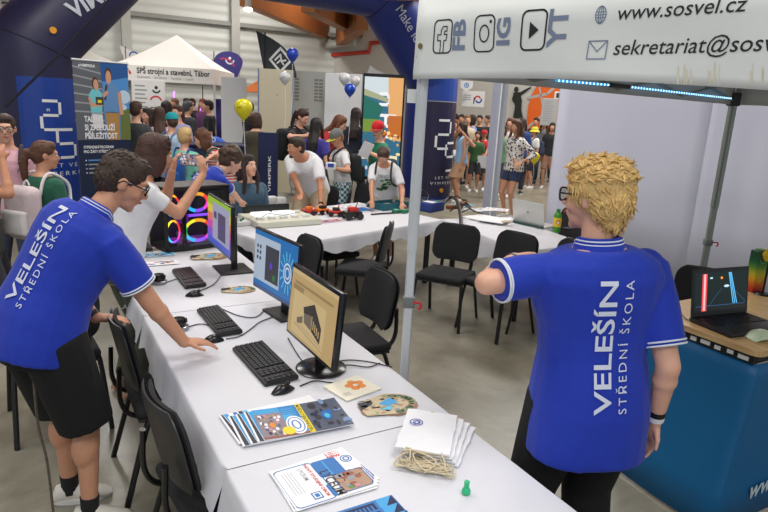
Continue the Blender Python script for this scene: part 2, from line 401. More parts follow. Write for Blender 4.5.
# ================================================================ the long rows of tables
TO = V((-.62, 2.18, 0)); TU = V((-.507, .862, 0)); TV = V((.862, .507, 0))
def T(a, b, z=0): return TO + TU * a + TV * b + V((0, 0, z))
CLOTH = mat('white_cotton', (218, 218, 225), .85, var=.02, vs=3, bump=.25, bs=3.5)
BLK = mat('black_metal', (26, 26, 28), .4); LEGW = mat('table_leg_dark', (32, 32, 34), .45)
def table(corners, label, clabel, drops, z=.75, group='folding tables under white cloths'):
    c = sum((V((p[0], p[1], 0)) for p in corners), V()) / 4; q = [V((p[0], p[1], 0)) - c for p in corners]
    o = thing('folding_table', label, 'table', c, 0, group)
    ins = [p * (1 - .03 / p.length) for p in q]
    MB().slab([(p.x, p.y) for p in ins], z - .035, z - .004).obj('tabletop', mat('table_laminate', (190, 190, 188), .5), o, False)
    for p in q:
        r = p * (1 - .16 / p.length); MB().box((r.x, r.y, (z - .035) / 2), (.045, .045, z - .035), math.atan2(TU.y, TU.x)).obj('leg', LEGW, o, False)
    # cloth: top plus four hanging sides with soft folds
    mb = MB(); per = []
    for i in range(4):
        a, b = q[i], q[(i + 1) % 4]; n = max(8, int((b - a).length / .045)); e = (b - a).normalized(); out = V((e.y, -e.x, 0))
        for k in range(n):
            t = k / n; oo = out
            if k == 0:
                pe = (q[i] - q[i - 1]).normalized(); oo = (out + V((pe.y, -pe.x, 0))).normalized()
            per.append((a.lerp(b, t), oo, drops[i], i + t, (b - a).length * t))
    n = len(per); rows = []
    ph = random.uniform(0, 6)
    for j, (f, off) in enumerate([(0, 0), (.02, .008), (.06, .013), (.3, .02), (.65, .03), (1, .04)]):
        R = []
        for (p, oo, dr, s, L) in per:
            wv = math.sin(L * 17 + ph) * .5 + math.sin(L * 41 + ph * 2 + s) * .3
            hem = dr * (1 + .22 * math.sin(L * 6 + ph + s) + .1 * math.sin(L * 23))
            R.append(p + oo * ((off + f * .016 * (wv + .4)) * (1 if dr > .01 else 0)) + V((0, 0, z - f * hem)))
        rows.append(R)
    mb.v += [tuple(x) for R in rows for x in R]
    for j in range(len(rows) - 1):
        for i in range(n):
            k = (i + 1) % n; mb.f.append((j * n + i, (j + 1) * n + i, (j + 1) * n + k, j * n + k)); mb.m.append(0)
    cidx = len(mb.v); mb.v.append((0, 0, z))
    for i in range(n): mb.f.append((cidx, i, (i + 1) % n)); mb.m.append(0)
    cl = mb.obj('tablecloth', CLOTH, None, True); cl.location = c
    tag(cl, clabel, 'tablecloth', 'white tablecloths')
    return o
B0, B1 = -.05, .885
def row(a0, a1): return [T(a0, B0), T(a0, B1), T(a1, B1), T(a1, B0)]
table(row(-1.75, -.33), 'folding table nearest the camera under the flyers', 'white cloth under the flyers at the near end of the table row', [.25, .2, .0, .25])
table(row(-.325, 1.35), 'folding table carrying the front black monitor', 'white cloth under the front monitor and its keyboard', [.0, .14, .0, .17])
table(row(1.355, 2.9), 'folding table carrying the glowing computer tower', 'white cloth under the glowing computer tower', [.0, .14, .14, .15])
table([(-.92, 5.22), (.64, 6.93), (-.36, 7.86), (-1.9, 6.14)], 'folding table with electronics trays in front of the leaning man', 'white cloth under the electronics trays and cables', [.13, .12, .14, .14])
table([(1.28, 5.55), (2.0, 5.98), (1.5, 7.35), (.66, 6.97)], 'folding table under the silver laptop by the white partition', 'white cloth under the silver laptop and the drink bottle', [.2, .15, .14, .18])

# ================================================================ chairs
FAB = mat('chair_fabric', (34, 34, 37), .9, var=.1, vs=60, bump=.2, bs=200); SHELL = mat('chair_plastic', (44, 44, 47), .42, bump=.08, bs=300); TUBE = mat('chair_tube', (22, 22, 24), .35)
def back_panel(w, h, t, y, z, cur, tilt):
    mb = MB(); rings = []
    for i in range(15):
        v = i / 14; k = abs(2 * v - 1); ww = w * (1 - .30 * k ** 5) ; yy = y - tilt * (v - .5); zz = z + (v - .5) * h; th = t * (1 - .55 * k ** 8)
        P = []
        for j in range(13):
            x = -1 + j / 6; P.append(V((x * ww, yy + cur * x * x + th / 2 * (1 - .6 * abs(x) ** 8), zz)))
        for j in range(13):
            x = 1 - j / 6; P.append(V((x * ww, yy + cur * x * x - th / 2 * (1 - .6 * abs(x) ** 8), zz)))
        rings.append(P)
    return mb.loft(rings)
def make_chair():
    o = thing('stacking_chair', 'x', 'chair')
    M = Matrix.Translation(V((0, .01, .465)))
    MB().rbox((0, 0, 0), (.46, .43, .055), .024, 4, M).obj('seat', FAB, o)
    MB().rbox((0, 0, -.034), (.44, .41, .02), .009, 2, M).obj('seat_pan', SHELL, o)
    back_panel(.228, .34, .034, -.215, .735, .03, .07).obj('backrest', FAB, o)
    sh = back_panel(.232, .35, .018, -.241, .735, .03, .07).obj('backrest_shell', SHELL, o)
    MB().rbox((0, -.2515, .80), (.11, .006, .012), .003, 1).obj('grip_slot', BLK, sh)
    for s in (-1, 1):
        MB().tube(bez([(s * .20, .17, .43), (s * .225, .20, .40), (s * .25, .255, .0)], 5), .013, 8, xs=1.3).obj('leg', TUBE, o)
        MB().tube(bez([(s * .20, -.13, .43), (s * .225, -.16, .40), (s * .25, -.27, .0)], 5), .013, 8, xs=1.3).obj('leg', TUBE, o)
        MB().tube(bez([(s * .15, -.05, .425), (s * .15, -.20, .435), (s * .15, -.262, .52), (s * .15, -.262, .70)], 6), .012, 8, xs=1.5).obj('back_support', TUBE, o)
    MB().tube([(-.2, .17, .428), (.2, .17, .428)], .011, 8).tube([(-.2, -.13, .428), (.2, -.13, .428)], .011, 8).obj('seat_frame', TUBE, o)
    return o
CHAIR = make_chair(); _used = []
def chair(x, y, fdeg, label, group='black stacking chairs'):
    o = CHAIR if not _used else copy_tree(CHAIR); _used.append(o)
    o.location = (x, y, 0); o.rotation_euler = (0, 0, math.radians(fdeg - 90)); tag(o, label, None, group); return o
chair(-1.10, 2.99, 31, 'black chair whose backrest the bending man holds with his hand')
chair(-.62, 2.22, 36, 'black chair nearest the camera, tucked under the near table end')
chair(-1.96, 3.44, 125, 'black chair behind the bending man, mostly hidden by his shorts')
chair(-.20, 3.85, 207, 'black chair right behind the front monitor')
chair(-.80, 4.80, 212, 'black chair with its backrest showing behind the middle monitor')
chair(-.20, 5.72, 172, 'black chair seen side-on, left of the front canopy pole, seat toward the trays')
chair(.60, 5.62, 244, 'black chair just right of the front canopy pole')
chair(1.06, 5.42, 220, 'black chair with its seat beyond the blond man\'s raised elbow')
chair(1.50, 5.22, 205, 'black chair half hidden behind the blond man\'s shoulder')
o = thing('stool', 'low black stool under the table with the electronics trays', 'stool', (-.55, 6.3, 0), .7); MB().rbox((0, 0, .45), (.44, .42, .06), .025, 3).obj('seat', FAB, o)
for a_, b_ in ((-1, -1), (1, -1), (1, 1), (-1, 1)): MB().cyl((a_ * .17, b_ * .16, .43), (a_ * .21, b_ * .2, 0), .014, .014, 8).obj('leg', TUBE, o)
chair(-.42, 8.3, 226, 'black chair behind the trays table beside the boy in checked shorts')
chair(-.95, 7.95, 226, 'black chair behind the leaning man in white')
chair(2.05, 7.15, 205, 'black chair behind the drink bottle at the white partition')
chair(2.35, 4.35, 235, 'black slatted chair behind the wooden counter')
# ================================================================ screens and computers
PLASTIC = mat('black_gloss', (20, 20, 22), .25); MATTE = mat('black_matte', (30, 30, 32), .5)
def screen_frame(c, ang, w, h, zb, tilt, bez_, name, label, art, style):
    """screen centred over c, facing the left side of the table row"""
    f = V((math.cos(ang), math.sin(ang), 0))                  # facing direction
    o = thing(name, label, 'monitor', (c[0], c[1], .752), math.atan2(f.y, f.x) + math.pi / 2, 'monitors on the table row')
    # local: -Y is the facing side
    M = Matrix.Translation(V((0, 0, zb - .752))) @ Matrix.Rotation(-tilt, 4, 'X')
    MB().rbox((0, .0, h / 2), (w, .03, h), .008, 2, M).obj('screen_housing', PLASTIC, o)
    MB().rbox((0, .03, h / 2), (w * .6, .04, h * .55), .015, 2, M).obj('rear_cover', MATTE, o)
    d = Decal(); sw, sh = w - 2 * bez_, h - 2 * bez_; art(d, sw, sh)
    d.obj('display', lambda x, y, e: M @ V((x, -.0152 - e, h / 2 + y)), o, .0005)
    return o, M
def crt(n, rgb, e=.66): return glow('screen_' + n, rgb, e)
def art_house(d, w, h):
    S = crt('sand', (206, 174, 118)); S2 = crt('sand_dark', (164, 136, 90)); S3 = crt('sand_light', (222, 194, 140)); K = crt('ink', (52, 46, 40)); G = crt('greyline', (120, 108, 90))
    d.rect(-w / 2, -h / 2, w / 2, h / 2, S, 1); d.rect(-w * .42, h * .3, w * .42, h * .34, S2, 2); d.rect(-w / 2, h * .44, w / 2, h / 2, S3, 2); d.rect(-w * .45, h * .2, -w * .2, h * .28, S2, 2)
    d.rect(-w * .42, -h * .46, w * .3, h * .2, S3, 2)
    d.poly([(-w * .17, h * .02), (w * .06, h * .17), (w * .24, -h * .1), (w * .24, -h * .16), (w * .04, -h * .02), (-w * .15, -h * .06)], K, 3)
    d.poly([(-w * .15, -h * .06), (w * .03, -h * .02), (w * .03, -h * .24), (-w * .13, -h * .2)], G, 3); d.poly([(w * .04, -h * .02), (w * .24, -h * .16), (w * .23, -h * .33), (w * .04, -h * .24)], K, 3)
    for k in range(4): d.rect(w * (.065 + .04 * k), -h * (.2 + .02 * k), w * (.085 + .04 * k), -h * (.07 + .03 * k), S, 4)
    d.poly([(-w * .3, -h * .2), (-w * .17, -h * .12), (-w * .16, -h * .22), (-w * .28, -h * .28)], G, 3); d.line([(-w * .35, -h * .3), (w * .3, -h * .42)], .003, G, 3); d.line([(-w * .3, -h * .26), (w * .28, -h * .36)], .002, G, 3)
c = (-.325, 2.70)
o, M = screen_frame(c, math.radians(210.8), .55, .36, .855, .09, .018, 'monitor', 'front black monitor on a round base showing a drawing of a house', art_house, 0)
MB().lathe([(0, 0), (.118, 0), (.122, .006), (.11, .014), (.03, .022), (0, .022)], (0, .06, 0), 40).obj('base', PLASTIC, o)
MB().tube([(0, .06, .015), (0, .05, .08), (0, .035, .2)], [.03, .026, .024], 12).obj('stand_neck', PLASTIC, o)
Decal().text('acer', -.02, 0, .016, GREYB, 0, .01).obj('logo', lambda x, y, e: M @ V((x, -.0152 - e, .006 + y * .7)), o)
def art_apps(d, w, h):
    d.rect(-w / 2, -h / 2, w / 2, h / 2, crt('sky', (24, 120, 196)), 1); LB = crt('pale', (188, 206, 226)); DK = crt('slate', (60, 62, 74))
    d.rect(-w * .5, -h * .36, w * .12, h * .42, LB, 2); d.rect(-w * .22, -h * .3, w * .1, h * .3, DK, 3); d.rect(-w / 2, -h / 2, w / 2, -h * .44, crt('taskbar', (60, 92, 150)), 2)
    for i in range(2):
        for j in range(3): d.rect(-w * (.44 - .07 * i), h * (.2 - .1 * j), -w * (.40 - .07 * i), h * (.26 - .1 * j), DK, 3)
    d.ell(-w * .08, -h * .02, w * .035, h * .06, crt('violet', (96, 70, 210)), 4); d.ell(0, -h * .2, w * .035, h * .055, crt('leaf', (44, 130, 70)), 4)
    CY = crt('cyan', (120, 214, 244)); WH = crt('white', (226, 240, 250))
    d.ring(w * .3, 0, w * .09, w * .02, WH, 3, ry=h * .17); d.ring(w * .3, 0, w * .055, w * .018, WH, 3, ry=h * .1)
    for k in range(14):
        a = 2 * math.pi * k / 14; d.line([(w * .3 + w * .11 * math.cos(a), h * .2 * math.sin(a)), (w * .3 + w * .17 * math.cos(a), h * .34 * math.sin(a))], .008, CY, 3)
c = (-.625, 3.43)
o, M = screen_frame(c, math.radians(217), .56, .375, .865, .05, .012, 'monitor', 'middle monitor with open windows on a blue desktop and a square base', art_apps, 1)
MB().rbox((0, .07, .006), (.25, .19, .012), .004, 2).obj('base', MATTE, o); MB().rbox((0, .07, .17), (.07, .035, .33), .01, 2).obj('stand_neck', MATTE, o)
def art_rainbow(d, w, h):
    cols = [(150, 190, 60), (220, 200, 60), (226, 120, 90), (200, 70, 170), (130, 80, 210), (80, 90, 200)]
    for i, c_ in enumerate(cols): d.rect(-w / 2, h / 2 - h * (i + 1) / 6, w / 2, h / 2 - h * i / 6, crt('band%d' % i, c_, .8), 1)
    d.rect(-w * .26, -h * .34, w * .46, h * .42, crt('lilac', (176, 176, 206)), 2); d.rect(-w * .02, -h * .28, w * .3, h * .26, crt('plum', (92, 82, 118)), 3)
    d.rect(-w * .2, h * .1, -w * .08, h * .24, crt('plum', (92, 82, 118)), 3); d.rect(-w / 2, -h / 2, w / 2, -h * .45, crt('taskbar', (60, 92, 150)), 3); d.ell(w * .12, 0, w * .03, h * .05, crt('violet', (96, 70, 210)), 4)
c = (-1.19, 4.33)
o, M = screen_frame(c, math.radians(209.7), .655, .375, .905, .02, .01, 'monitor', 'far monitor with a rainbow wallpaper beside the glowing tower', art_rainbow, 1)
MB().rbox((0, .09, .006), (.27, .24, .012), .004, 2).obj('base', MATTE, o); MB().rbox((0, .1, .2), (.05, .04, .4), .01, 2).obj('stand_neck', MATTE, o)
# glowing tower
A, Bp = V((-1.74, 4.75, 0)), V((-1.33, 5.13, 0)); e = (Bp - A).normalized(); n = V((-e.y, e.x, 0))
o = thing('computer_tower', 'black computer tower with glass side and glowing rainbow fans', 'computer', (A.x, A.y, .752), math.atan2(e.y, e.x))
L, D, H = (Bp - A).length, .32, .52
fr = MB()
for x in (.012, L - .012):
    for y in (.012, D - .012): fr.box((x, y, H / 2), (.024, .024, H))
fr.box((L / 2, D / 2, .02), (L, D, .04)).box((L / 2, D / 2, H - .012), (L, D, .024)).box((L - .05, D / 2, H / 2), (.1, D, H)).box((L / 2, D - .01, H / 2), (L, .015, H))
fr.box((.16, .012, H / 2), (.03, .022, H)); fr.obj('case', MATTE, o, False)
MB().box((L / 2, D / 2, H + .004), (L, D, .008)).obj('top_panel', mat('brushed_lid', (92, 88, 86), .4), o, False)
MB().box((L / 2 + .05, D - .03, H / 2), (L - .16, .02, H - .08)).obj('mainboard', mat('mainboard', (44, 30, 60), .5), o, False)
gc = [(255, 60, 60), (255, 170, 40), (250, 240, 60), (60, 230, 90), (50, 190, 255), (150, 80, 255), (255, 70, 200)]
def led_ring(cx, cz, r, wd, y, nm, horiz=1):
    ringmb = Decal()
    for k in range(28):
        q = k % 28; ringmb.ring(cx, cz, r, wd, glow('rgb_%d' % (k * 7 // 28), gc[k * 7 // 28], 1.6), 1, k * 360 / 28, (k + 1) * 360 / 28, 1, ry=r * horiz)
    return ringmb.obj(nm, lambda x, z, h: V((x, y - h, z)), o, .002)
for cx, cz, r in ((.30, .15, .125), (.30, .385, .105)): led_ring(cx, cz, r, .028, .06, 'fan_light', .8)
led_ring(.085, .16, .06, .016, .05, 'fan_light', 1.6); led_ring(.085, .37, .06, .016, .05, 'fan_light', 1.5)
MB().box((.435, .05, .26), (.012, .02, .32)).obj('glow_bar', glow('rgb_4', gc[4], 1.6), o, False)
MB().box((.17, .07, .25), (.1, .02, .07)).obj('lit_graphics_card', glow('rgb_dim', (150, 50, 170), .5), o, False)  # card glows violet, standing in for light inside the case
lb = Decal()
for k in range(9): lb.rect(.03, .03 + k * .045, .05, .065 + k * .045, glow('rgb_%d' % (k % 7), gc[k % 7], 1.4), 1)
MB().box((.30, .1, .27), (.22, .012, .02)).obj('glow_bar', glow('rgb_5', gc[5], 1.6), o, False); MB().box((.30, .2, .02 + .03), (.3, .2, .012)).obj('glow_bar', glow('rgb_dim', (150, 50, 170), .5), o, False)  # glowing bars added to brighten the case interior
lb.obj('light_strip', lambda y, z, h: V((.02 - h, .01 + y, z)), o)
MB().box((L / 2 + .02, .001, H / 2), (L - .14, .004, H - .07)).obj('glass_side', mat('tower_glass', (210, 214, 224), .05, var=0, trans=1), o, False)
KEY = mat('keycap_black', (34, 34, 37), .45)
def keyboard(c, ang, w, d, label, feat=0):
    o = thing('keyboard', label, 'keyboard', (c[0], c[1], .752), ang, 'keyboards on the table row')
    M = Matrix.Rotation(.05, 4, 'X')
    MB().rbox((0, 0, .012), (w, d, .02), .006, 2, M).obj('key_tray', MATTE, o)
    k = MB(); rows = 6
    for r in range(rows):
        x = -w / 2 + .012; yy = d / 2 - .018 - r * (d - .03) / 5.4
        nk = 21
        for q in range(nk):
            if q in (14, 18) : continue
            if r == 5 and 3 < q < 8: continue
            xx = -w / 2 + .016 + q * (w - .03) / (nk - 1)
            k.box((xx, yy, .024), ((w - .03) / nk * .84, (d - .03) / 5.4 * .8, .009), 0, M)
        if r == 5: k.box((-w / 2 + .016 + 5.5 * (w - .03) / (nk - 1), yy, .024), ((w - .03) / nk * 3.8, (d - .03) / 5.4 * .8, .009), 0, M)
    k.obj('keys', KEY, o, False)
    return o
keyboard((-.55, 2.74), math.radians(-58), .46, .165, 'chunky black keyboard in front of the front monitor')
keyboard((-.915, 3.275), math.radians(-58.7), .45, .135, 'slim black keyboard in front of the middle monitor')
k3 = keyboard((-1.345, 4.08), math.radians(-60), .45, .14, 'black keyboard with reddish keys in front of the far monitor')
for ch in k3.children:
    if ch.name.startswith('keys'): ch.data.materials[0] = mat('keycap_red', (66, 48, 54), .5)
keyboard((-2.02, 4.93), math.radians(-60), .4, .14, 'black keyboard left of the glowing tower')
def mouse(c, ang, label):
    o = thing('computer_mouse', label, 'mouse', (c[0], c[1], .753), ang, 'computer mice on the table row')
    b = MB(); rings = []
    for i in range(9):
        t = i / 8; x = -.056 + .112 * t; s = math.sin(math.pi * min(.97, max(.03, t))) ** .45; hh = .036 * math.sin(math.pi * (.12 + .8 * t)) ** .8
        rings.append([V((x, s * .031 * math.cos(math.pi * j / 8), max(0, hh * s * math.sin(math.pi * j / 8)))) for j in range(9)])
    b.loft(rings).obj('shell', PLASTIC, o)
    MB().cyl((.028, -.004, .031), (.028, .004, .031), .009).obj('scroll_wheel', MATTE, o)
    MB().box((.03, 0, .034), (.05, .0015, .002)).obj('button_gap', BLK, o)
    return o
def rest(px, py, z=.753): p = gz(px, py, z); return (p.x, p.y)
mouse(rest(283, 391), math.radians(45), 'black mouse below the chunky keyboard near the flyers')
mouse(rest(213, 341), math.radians(25), 'black mouse under the bending man\'s hand')
mouse(rest(194.5, 295.5), math.radians(20), 'black mouse below the slim keyboard, left of the middle monitor')
def webcam(c, ang, label):
    o = thing('webcam', label, 'webcam', (c[0], c[1], .753), ang, 'webcams on the table row')
    MB().lathe([(0, 0), (.05, 0), (.052, .018), (.046, .022), (0, .022)]).obj('base', mat('silver_ring', (150, 152, 154), .3, 1), o)
    MB().lathe([(.0, .022), (.036, .022), (.04, .045), (.034, .062), (0, .064)]).obj('housing', PLASTIC, o)
    MB().cyl((.036, 0, .045), (.043, 0, .045), .014).obj('lens', BLK, o)
webcam(rest(159, 283), 0, 'small black round webcam left of the reddish keyboard')
webcam(rest(179, 329), .6, 'small black round webcam by the bending man\'s forearm')
CABLE = mat('black_cable', (24, 24, 26), .5)
def cable(pix, label, z=.757, r=.0032, mt=None, name='cable', group='black cables on the table row'):
    P = [(gz(a, b, z) if not isinstance(a, Vector) else a) for a, b in pix]
    return tag(MB().tube(bez(P, 6), r, 6).obj(name, mt or CABLE), label, 'cable', group)
cable([(226, 339), (240, 336), (252, 328), (260, 322), (275, 316)], 'black cable curling from the mouse under the hand toward the middle monitor')
cable([(184, 328), (200, 324), (212, 326)], 'black cable from the webcam to the slim keyboard')
cable([(222, 309), (240, 316), (256, 317), (266, 308)], 'black cable behind the slim keyboard')
cable([(300, 386), (314, 381), (326, 382), (334, 383)], 'black cable from the mouse near the flyers')
cable([(334, 362), (350, 360), (370, 362), (392, 367)], 'black cable leaving the front monitor to the right')
cable([(330, 366), (350, 365), (368, 367), (380, 363)], 'second black cable beside the front monitor base')
cable([(164, 283), (178, 279), (190, 281), (206, 283)], 'black cable from the far webcam to the far monitor')
cable([(200, 291), (214, 284), (222, 274), (232, 264)], 'black cable from the mouse up to the far monitor')
cable([(288, 338), (296, 352), (306, 366)], 'black cable from the chunky keyboard to the monitor base')
# ================================================================ paper things on the near table
PAPER = plain('paper_white', (240, 240, 244), .55); SKYP = plain('paper_sky', (60, 160, 220), .5); DKP = plain('paper_dark', (48, 46, 58), .5); TAN = plain('paper_tan', (176, 140, 116), .5); YEL = plain('paper_yellow', (238, 214, 40), .5)
RB = plain('paper_royal', (40, 112, 184), .5); GRN = plain('paper_green', (96, 140, 76), .5); PINK = plain('paper_pink', (196, 140, 150), .5); TEAL = plain('paper_teal', (90, 190, 230), .5); ORP = plain('paper_orange', (236, 140, 44), .5); BRN = plain('paper_brown', (150, 84, 62), .5)
def sheet(o_, ex, ey, w, h, z, name, label, cat, art, group=None, t=.0015, bend=.0, mt=PAPER):
    """thin card lying flat; o_ is its lower-left corner, ex along its width"""
    ex = V((ex[0], ex[1], 0)).normalized(); ey = V((-ex.y, ex.x, 0))
    o = thing(name, label, cat, (o_[0], o_[1], z), math.atan2(ex.y, ex.x), group)
    mb = MB(); rings = []; N = 10
    def zz(x): return bend * (2 * x / w - 1) ** 2
    N = 24 if bend else 4
    for i in range(N + 1):
        x = w * i / N; rings.append([V((x, 0, zz(x))), V((x, h, zz(x))), V((x, h, zz(x) + t)), V((x, 0, zz(x) + t))])
    mb.loft(rings).obj('card', mt, o, False)
    if art:
        d = Decal(); art(d, w, h); d = refine(d, .04) if bend else d
        d.obj('print', lambda x, y, e: V((x, y, zz(min(w, max(0, x))) + t + e)), o, .0003)
    return o
# fan of open magazines (long axis along their ex)
def mag_art(seed):
    rr = random.Random(seed)
    def f(d, w, h):
        N = 14
        def strip(x0, y0, x1, y1, m_, lay):
            for i in range(4): d.rect(x0 + (x1 - x0) * i / 4, y0, x0 + (x1 - x0) * (i + 1) / 4, y1, m_, lay)
        SLT = plain('paper_slate', (84, 92, 112), .5); strip(w * .5, 0, w, h, SLT, 1); strip(0, 0, w * .5, h, SKYP, 1); strip(w * .3, h * .55, w * .5, h, plain('paper_azure', (40, 130, 200), .5), 2)
        strip(.0, 0, w * .3, h * .82, plain('paper_mauve', (142, 128, 138), .5), 2)
        for k in range(34): d.ell(rr.uniform(.03, .27) * w, rr.uniform(.1, .76) * h, w * .018, h * .05, rr.choice([TAN, PINK, PAPER, DKP, SLT, SLT]), 3)
        d.ell(w * .15, h * .42, w * .03, h * .09, ORP, 4)
        strip(0, 0, w * .5, h * .06, BRN, 4); strip(w * .30, h * .2, w * .42, h * .7, SKYP, 3)
        for k in range(5): d.rect(w * .31, h * (.88 - .07 * k), w * .46, h * (.895 - .07 * k), TEAL, 3)
        d.ell(w * .40, h * .32, w * .105, h * .3, PAPER, 5); d.ring(w * .40, h * .32, w * .09, w * .012, RB, 6, ry=h * .25); d.ring(w * .40, h * .32, w * .05, w * .018, RB, 6, ry=h * .15)
        d.ell(w * .29, h * .17, w * .07, h * .13, YEL, 7)
        d.poly([(w * .5, 0), (w * .56, 0), (w * .56, h), (w * .5, h)], YEL, 5); d.text('TECHNICKÉ LYCEUM', w * .545, h * .03, w * .052, BLACK, math.pi / 2, .02, width=h * .94, lay=6)
        for k in range(26): d.ell(rr.uniform(.6, .98) * w, rr.uniform(.1, .95) * h, w * rr.uniform(.015, .05), h * rr.uniform(.03, .11), rr.choice([RB, NAVY, DKP, SLT, DKP, plain('paper_steel', (120, 150, 190), .5)]), 5 + k % 3)
        d.ell(w * .78, h * .45, w * .06, h * .16, RB, 9); d.ell(w * .78, h * .43, w * .03, h * .08, TEAL, 10)
    return f
def mag_strip(d, w, h):
    d.rect(0, 0, w, h, PAPER, 1)
    for k, (x, m_) in enumerate([(.02, DKP), (.07, SKYP), (.13, PAPER), (.16, RB), (.22, DKP), (.27, TEAL)]): d.poly([(w * x, 0), (w * (x + .045), 0), (w * (x + .02), h), (w * (x - .025 if x > .03 else x), h)], m_, 2)
ex = V((.393, .189, 0)).normalized(); p0 = gz(243, 447, .76)
for i, (sh, rot) in enumerate([(0, .26), (.0, .08), (.03, .04), (.056, .01), (.082, -.01)]):
    e_ = Matrix.Rotation(rot * .5 if i < 2 else rot, 3, 'Z') @ ex
    wv = (.40, .41, .385, .37, .355)[i]
    q = p0 + ex * sh + V((-.02, .02, 0)) * (1 if i == 0 else 0)
    sheet((q.x, q.y), e_, None, wv, .235, .7535 + i * .003, 'magazine', ('bottom', 'second lowest', 'middle', 'second highest', 'topmost')[i] + ' magazine in the fan of colourful school magazines', 'magazine', mag_art(i) if i == 4 else mag_strip, 'school magazines in a fan', .0025, .004)
# LYCEUM flyers
def lyceum(d, w, h):
    d.rrect(.006, .006, w * .5, h - .012, .02, .004, RB, 2)
    d.rect(0, h * .0, w * .02, h, PAPER, 3)
    for k in range(8): d.rect(w * (.10 + .035 * (k % 4)), h * .3, w * (.105 + .035 * (k % 4)), h * .85, GREYB, 3) if k < 4 else None
    d.text('LYCEUM', w * .30, h * .86, .022, GREYB, -math.pi / 2, .01, width=h * .3)
    d.rect(w * .25, h * .1, w * .36, h * .26, RB, 3); d.rect(w * .265, h * .12, w * .345, h * .24, PAPER, 4); d.rect(w * .28, h * .14, w * .33, h * .22, RB, 5)
    d.text('NOVÝ STUDIJNÍ OBOR', w * .40, h * .93, .016, REDP, -math.pi / 2, .03, width=h * .84)
    d.rrect(w * .48, h * .5, w * .80, h * .93, .015, 0, RB, 3); d.rect(w * .62, h * .52, w * .64, h * .9, SKYP, 4)
    d.text('LYCEUM', w * .505, h * .66, .05, plain('print_brown', (60, 50, 46)), -math.pi / 2, .012, width=h * .62, lay=5)
    d.rrect(w * .46, h * .05, w * .52, h * .34, .008, 0, RB, 3); d.rrect(w * .6, h * .06, w * .98, h * .5, .018, 0, TAN, 3); d.rrect(w * .6, h * .06, w * .98, h * .5, .018, .004, RB, 4)
    rr = random.Random(4)
    for k in range(26): d.ell(rr.uniform(.64, .95) * w, rr.uniform(.1, .46) * h, .012, .010, rr.choice([BRN, BRN, TAN, GRN, PINK, GREYB]), 5 + k % 3)
    d.text('NEW', w * .72, h * .92, .022, REDP, -.1, .04); d.ring(w * .92, h * .80, .022, .004, RB, 3); d.ring(w * .92, h * .80, .013, .005, RB, 3)
ex = V((.248, .158, 0)).normalized()
for i in range(4):
    rot = (.1, -.05, .05, 0)[i]; e_ = Matrix.Rotation(rot, 3, 'Z') @ ex; q = gz(297, 512, .757) + V(((.02, -.01, .01, 0)[i], (.018, 0, .008, 0)[i], 0))
    sheet((q.x, q.y), e_, None, .297, .235, .7535 + i * .0016, 'flyer', ('lowest', 'second lowest', 'second highest', 'uppermost')[i] + ' flyer in the white pile printed LYCEUM', 'flyer', lyceum, 'white study flyers', .0012)
# blue banded leaflets at the frame edge
def leaflet(d, w, h):
    d.rect(0, h * .55, w, h, RB, 1); d.rect(w * .28, h * .62, w * .7, h * .95, NAVY, 2); d.poly([(w * .72, h * .58), (w, h * .58), (w * .98, h), (w * .75, h)], SKYP, 2); d.poly([(w * .8, h * .75), (w, h * .58), (w * .98, h)], NAVY, 3)
    for k in range(7): d.rect(w * (.3 + .055 * k), h * .68, w * (.33 + .055 * k), h * .9, RB, 3)
ex = V((.27, .16, 0)).normalized()
for i, (px, py) in enumerate([(393, 498), (400, 506), (408, 514)]):
    q = gz(px, py, .756) - ex * .25
    ey = V((-ex.y, ex.x, 0)); q = q - ey * .20
    sheet((q.x, q.y), ex, None, .25, .21, .7605 + .0014 * i, 'leaflet', ('rearmost', 'middle', 'nearest')[i] + ' of the blue banded leaflets at the near edge of the flyers', 'leaflet', leaflet, 'blue banded leaflets', .001)
# note pad with orange flower
def flower(d, w, h):
    for k in range(5):
        a = 2 * math.pi * k / 5 + .3; d.ell(w * .62 + 0.030 * math.cos(a), h * .55 + .030 * math.sin(a), .0205, .0195, ORP, 2)
    d.line([(w * .62, h * .55), (w * .62 + .02, h * .55)], .003, PAPER, 3)
    for k in range(3): d.rect(w * .08, h * (.2 + .06 * k), w * .28, h * (.215 + .06 * k), GREYB, 2)
ex = V((.177, .166, 0)).normalized(); q = gz(347, 401, .757)
sheet((q.x, q.y), ex, None, .20, .17, .7535, 'note_pad', 'cream pad with an orange five-petal flower left of the half-round brochures', 'pad', flower, None, .006, 0, plain('paper_cream', (238, 232, 212), .6))
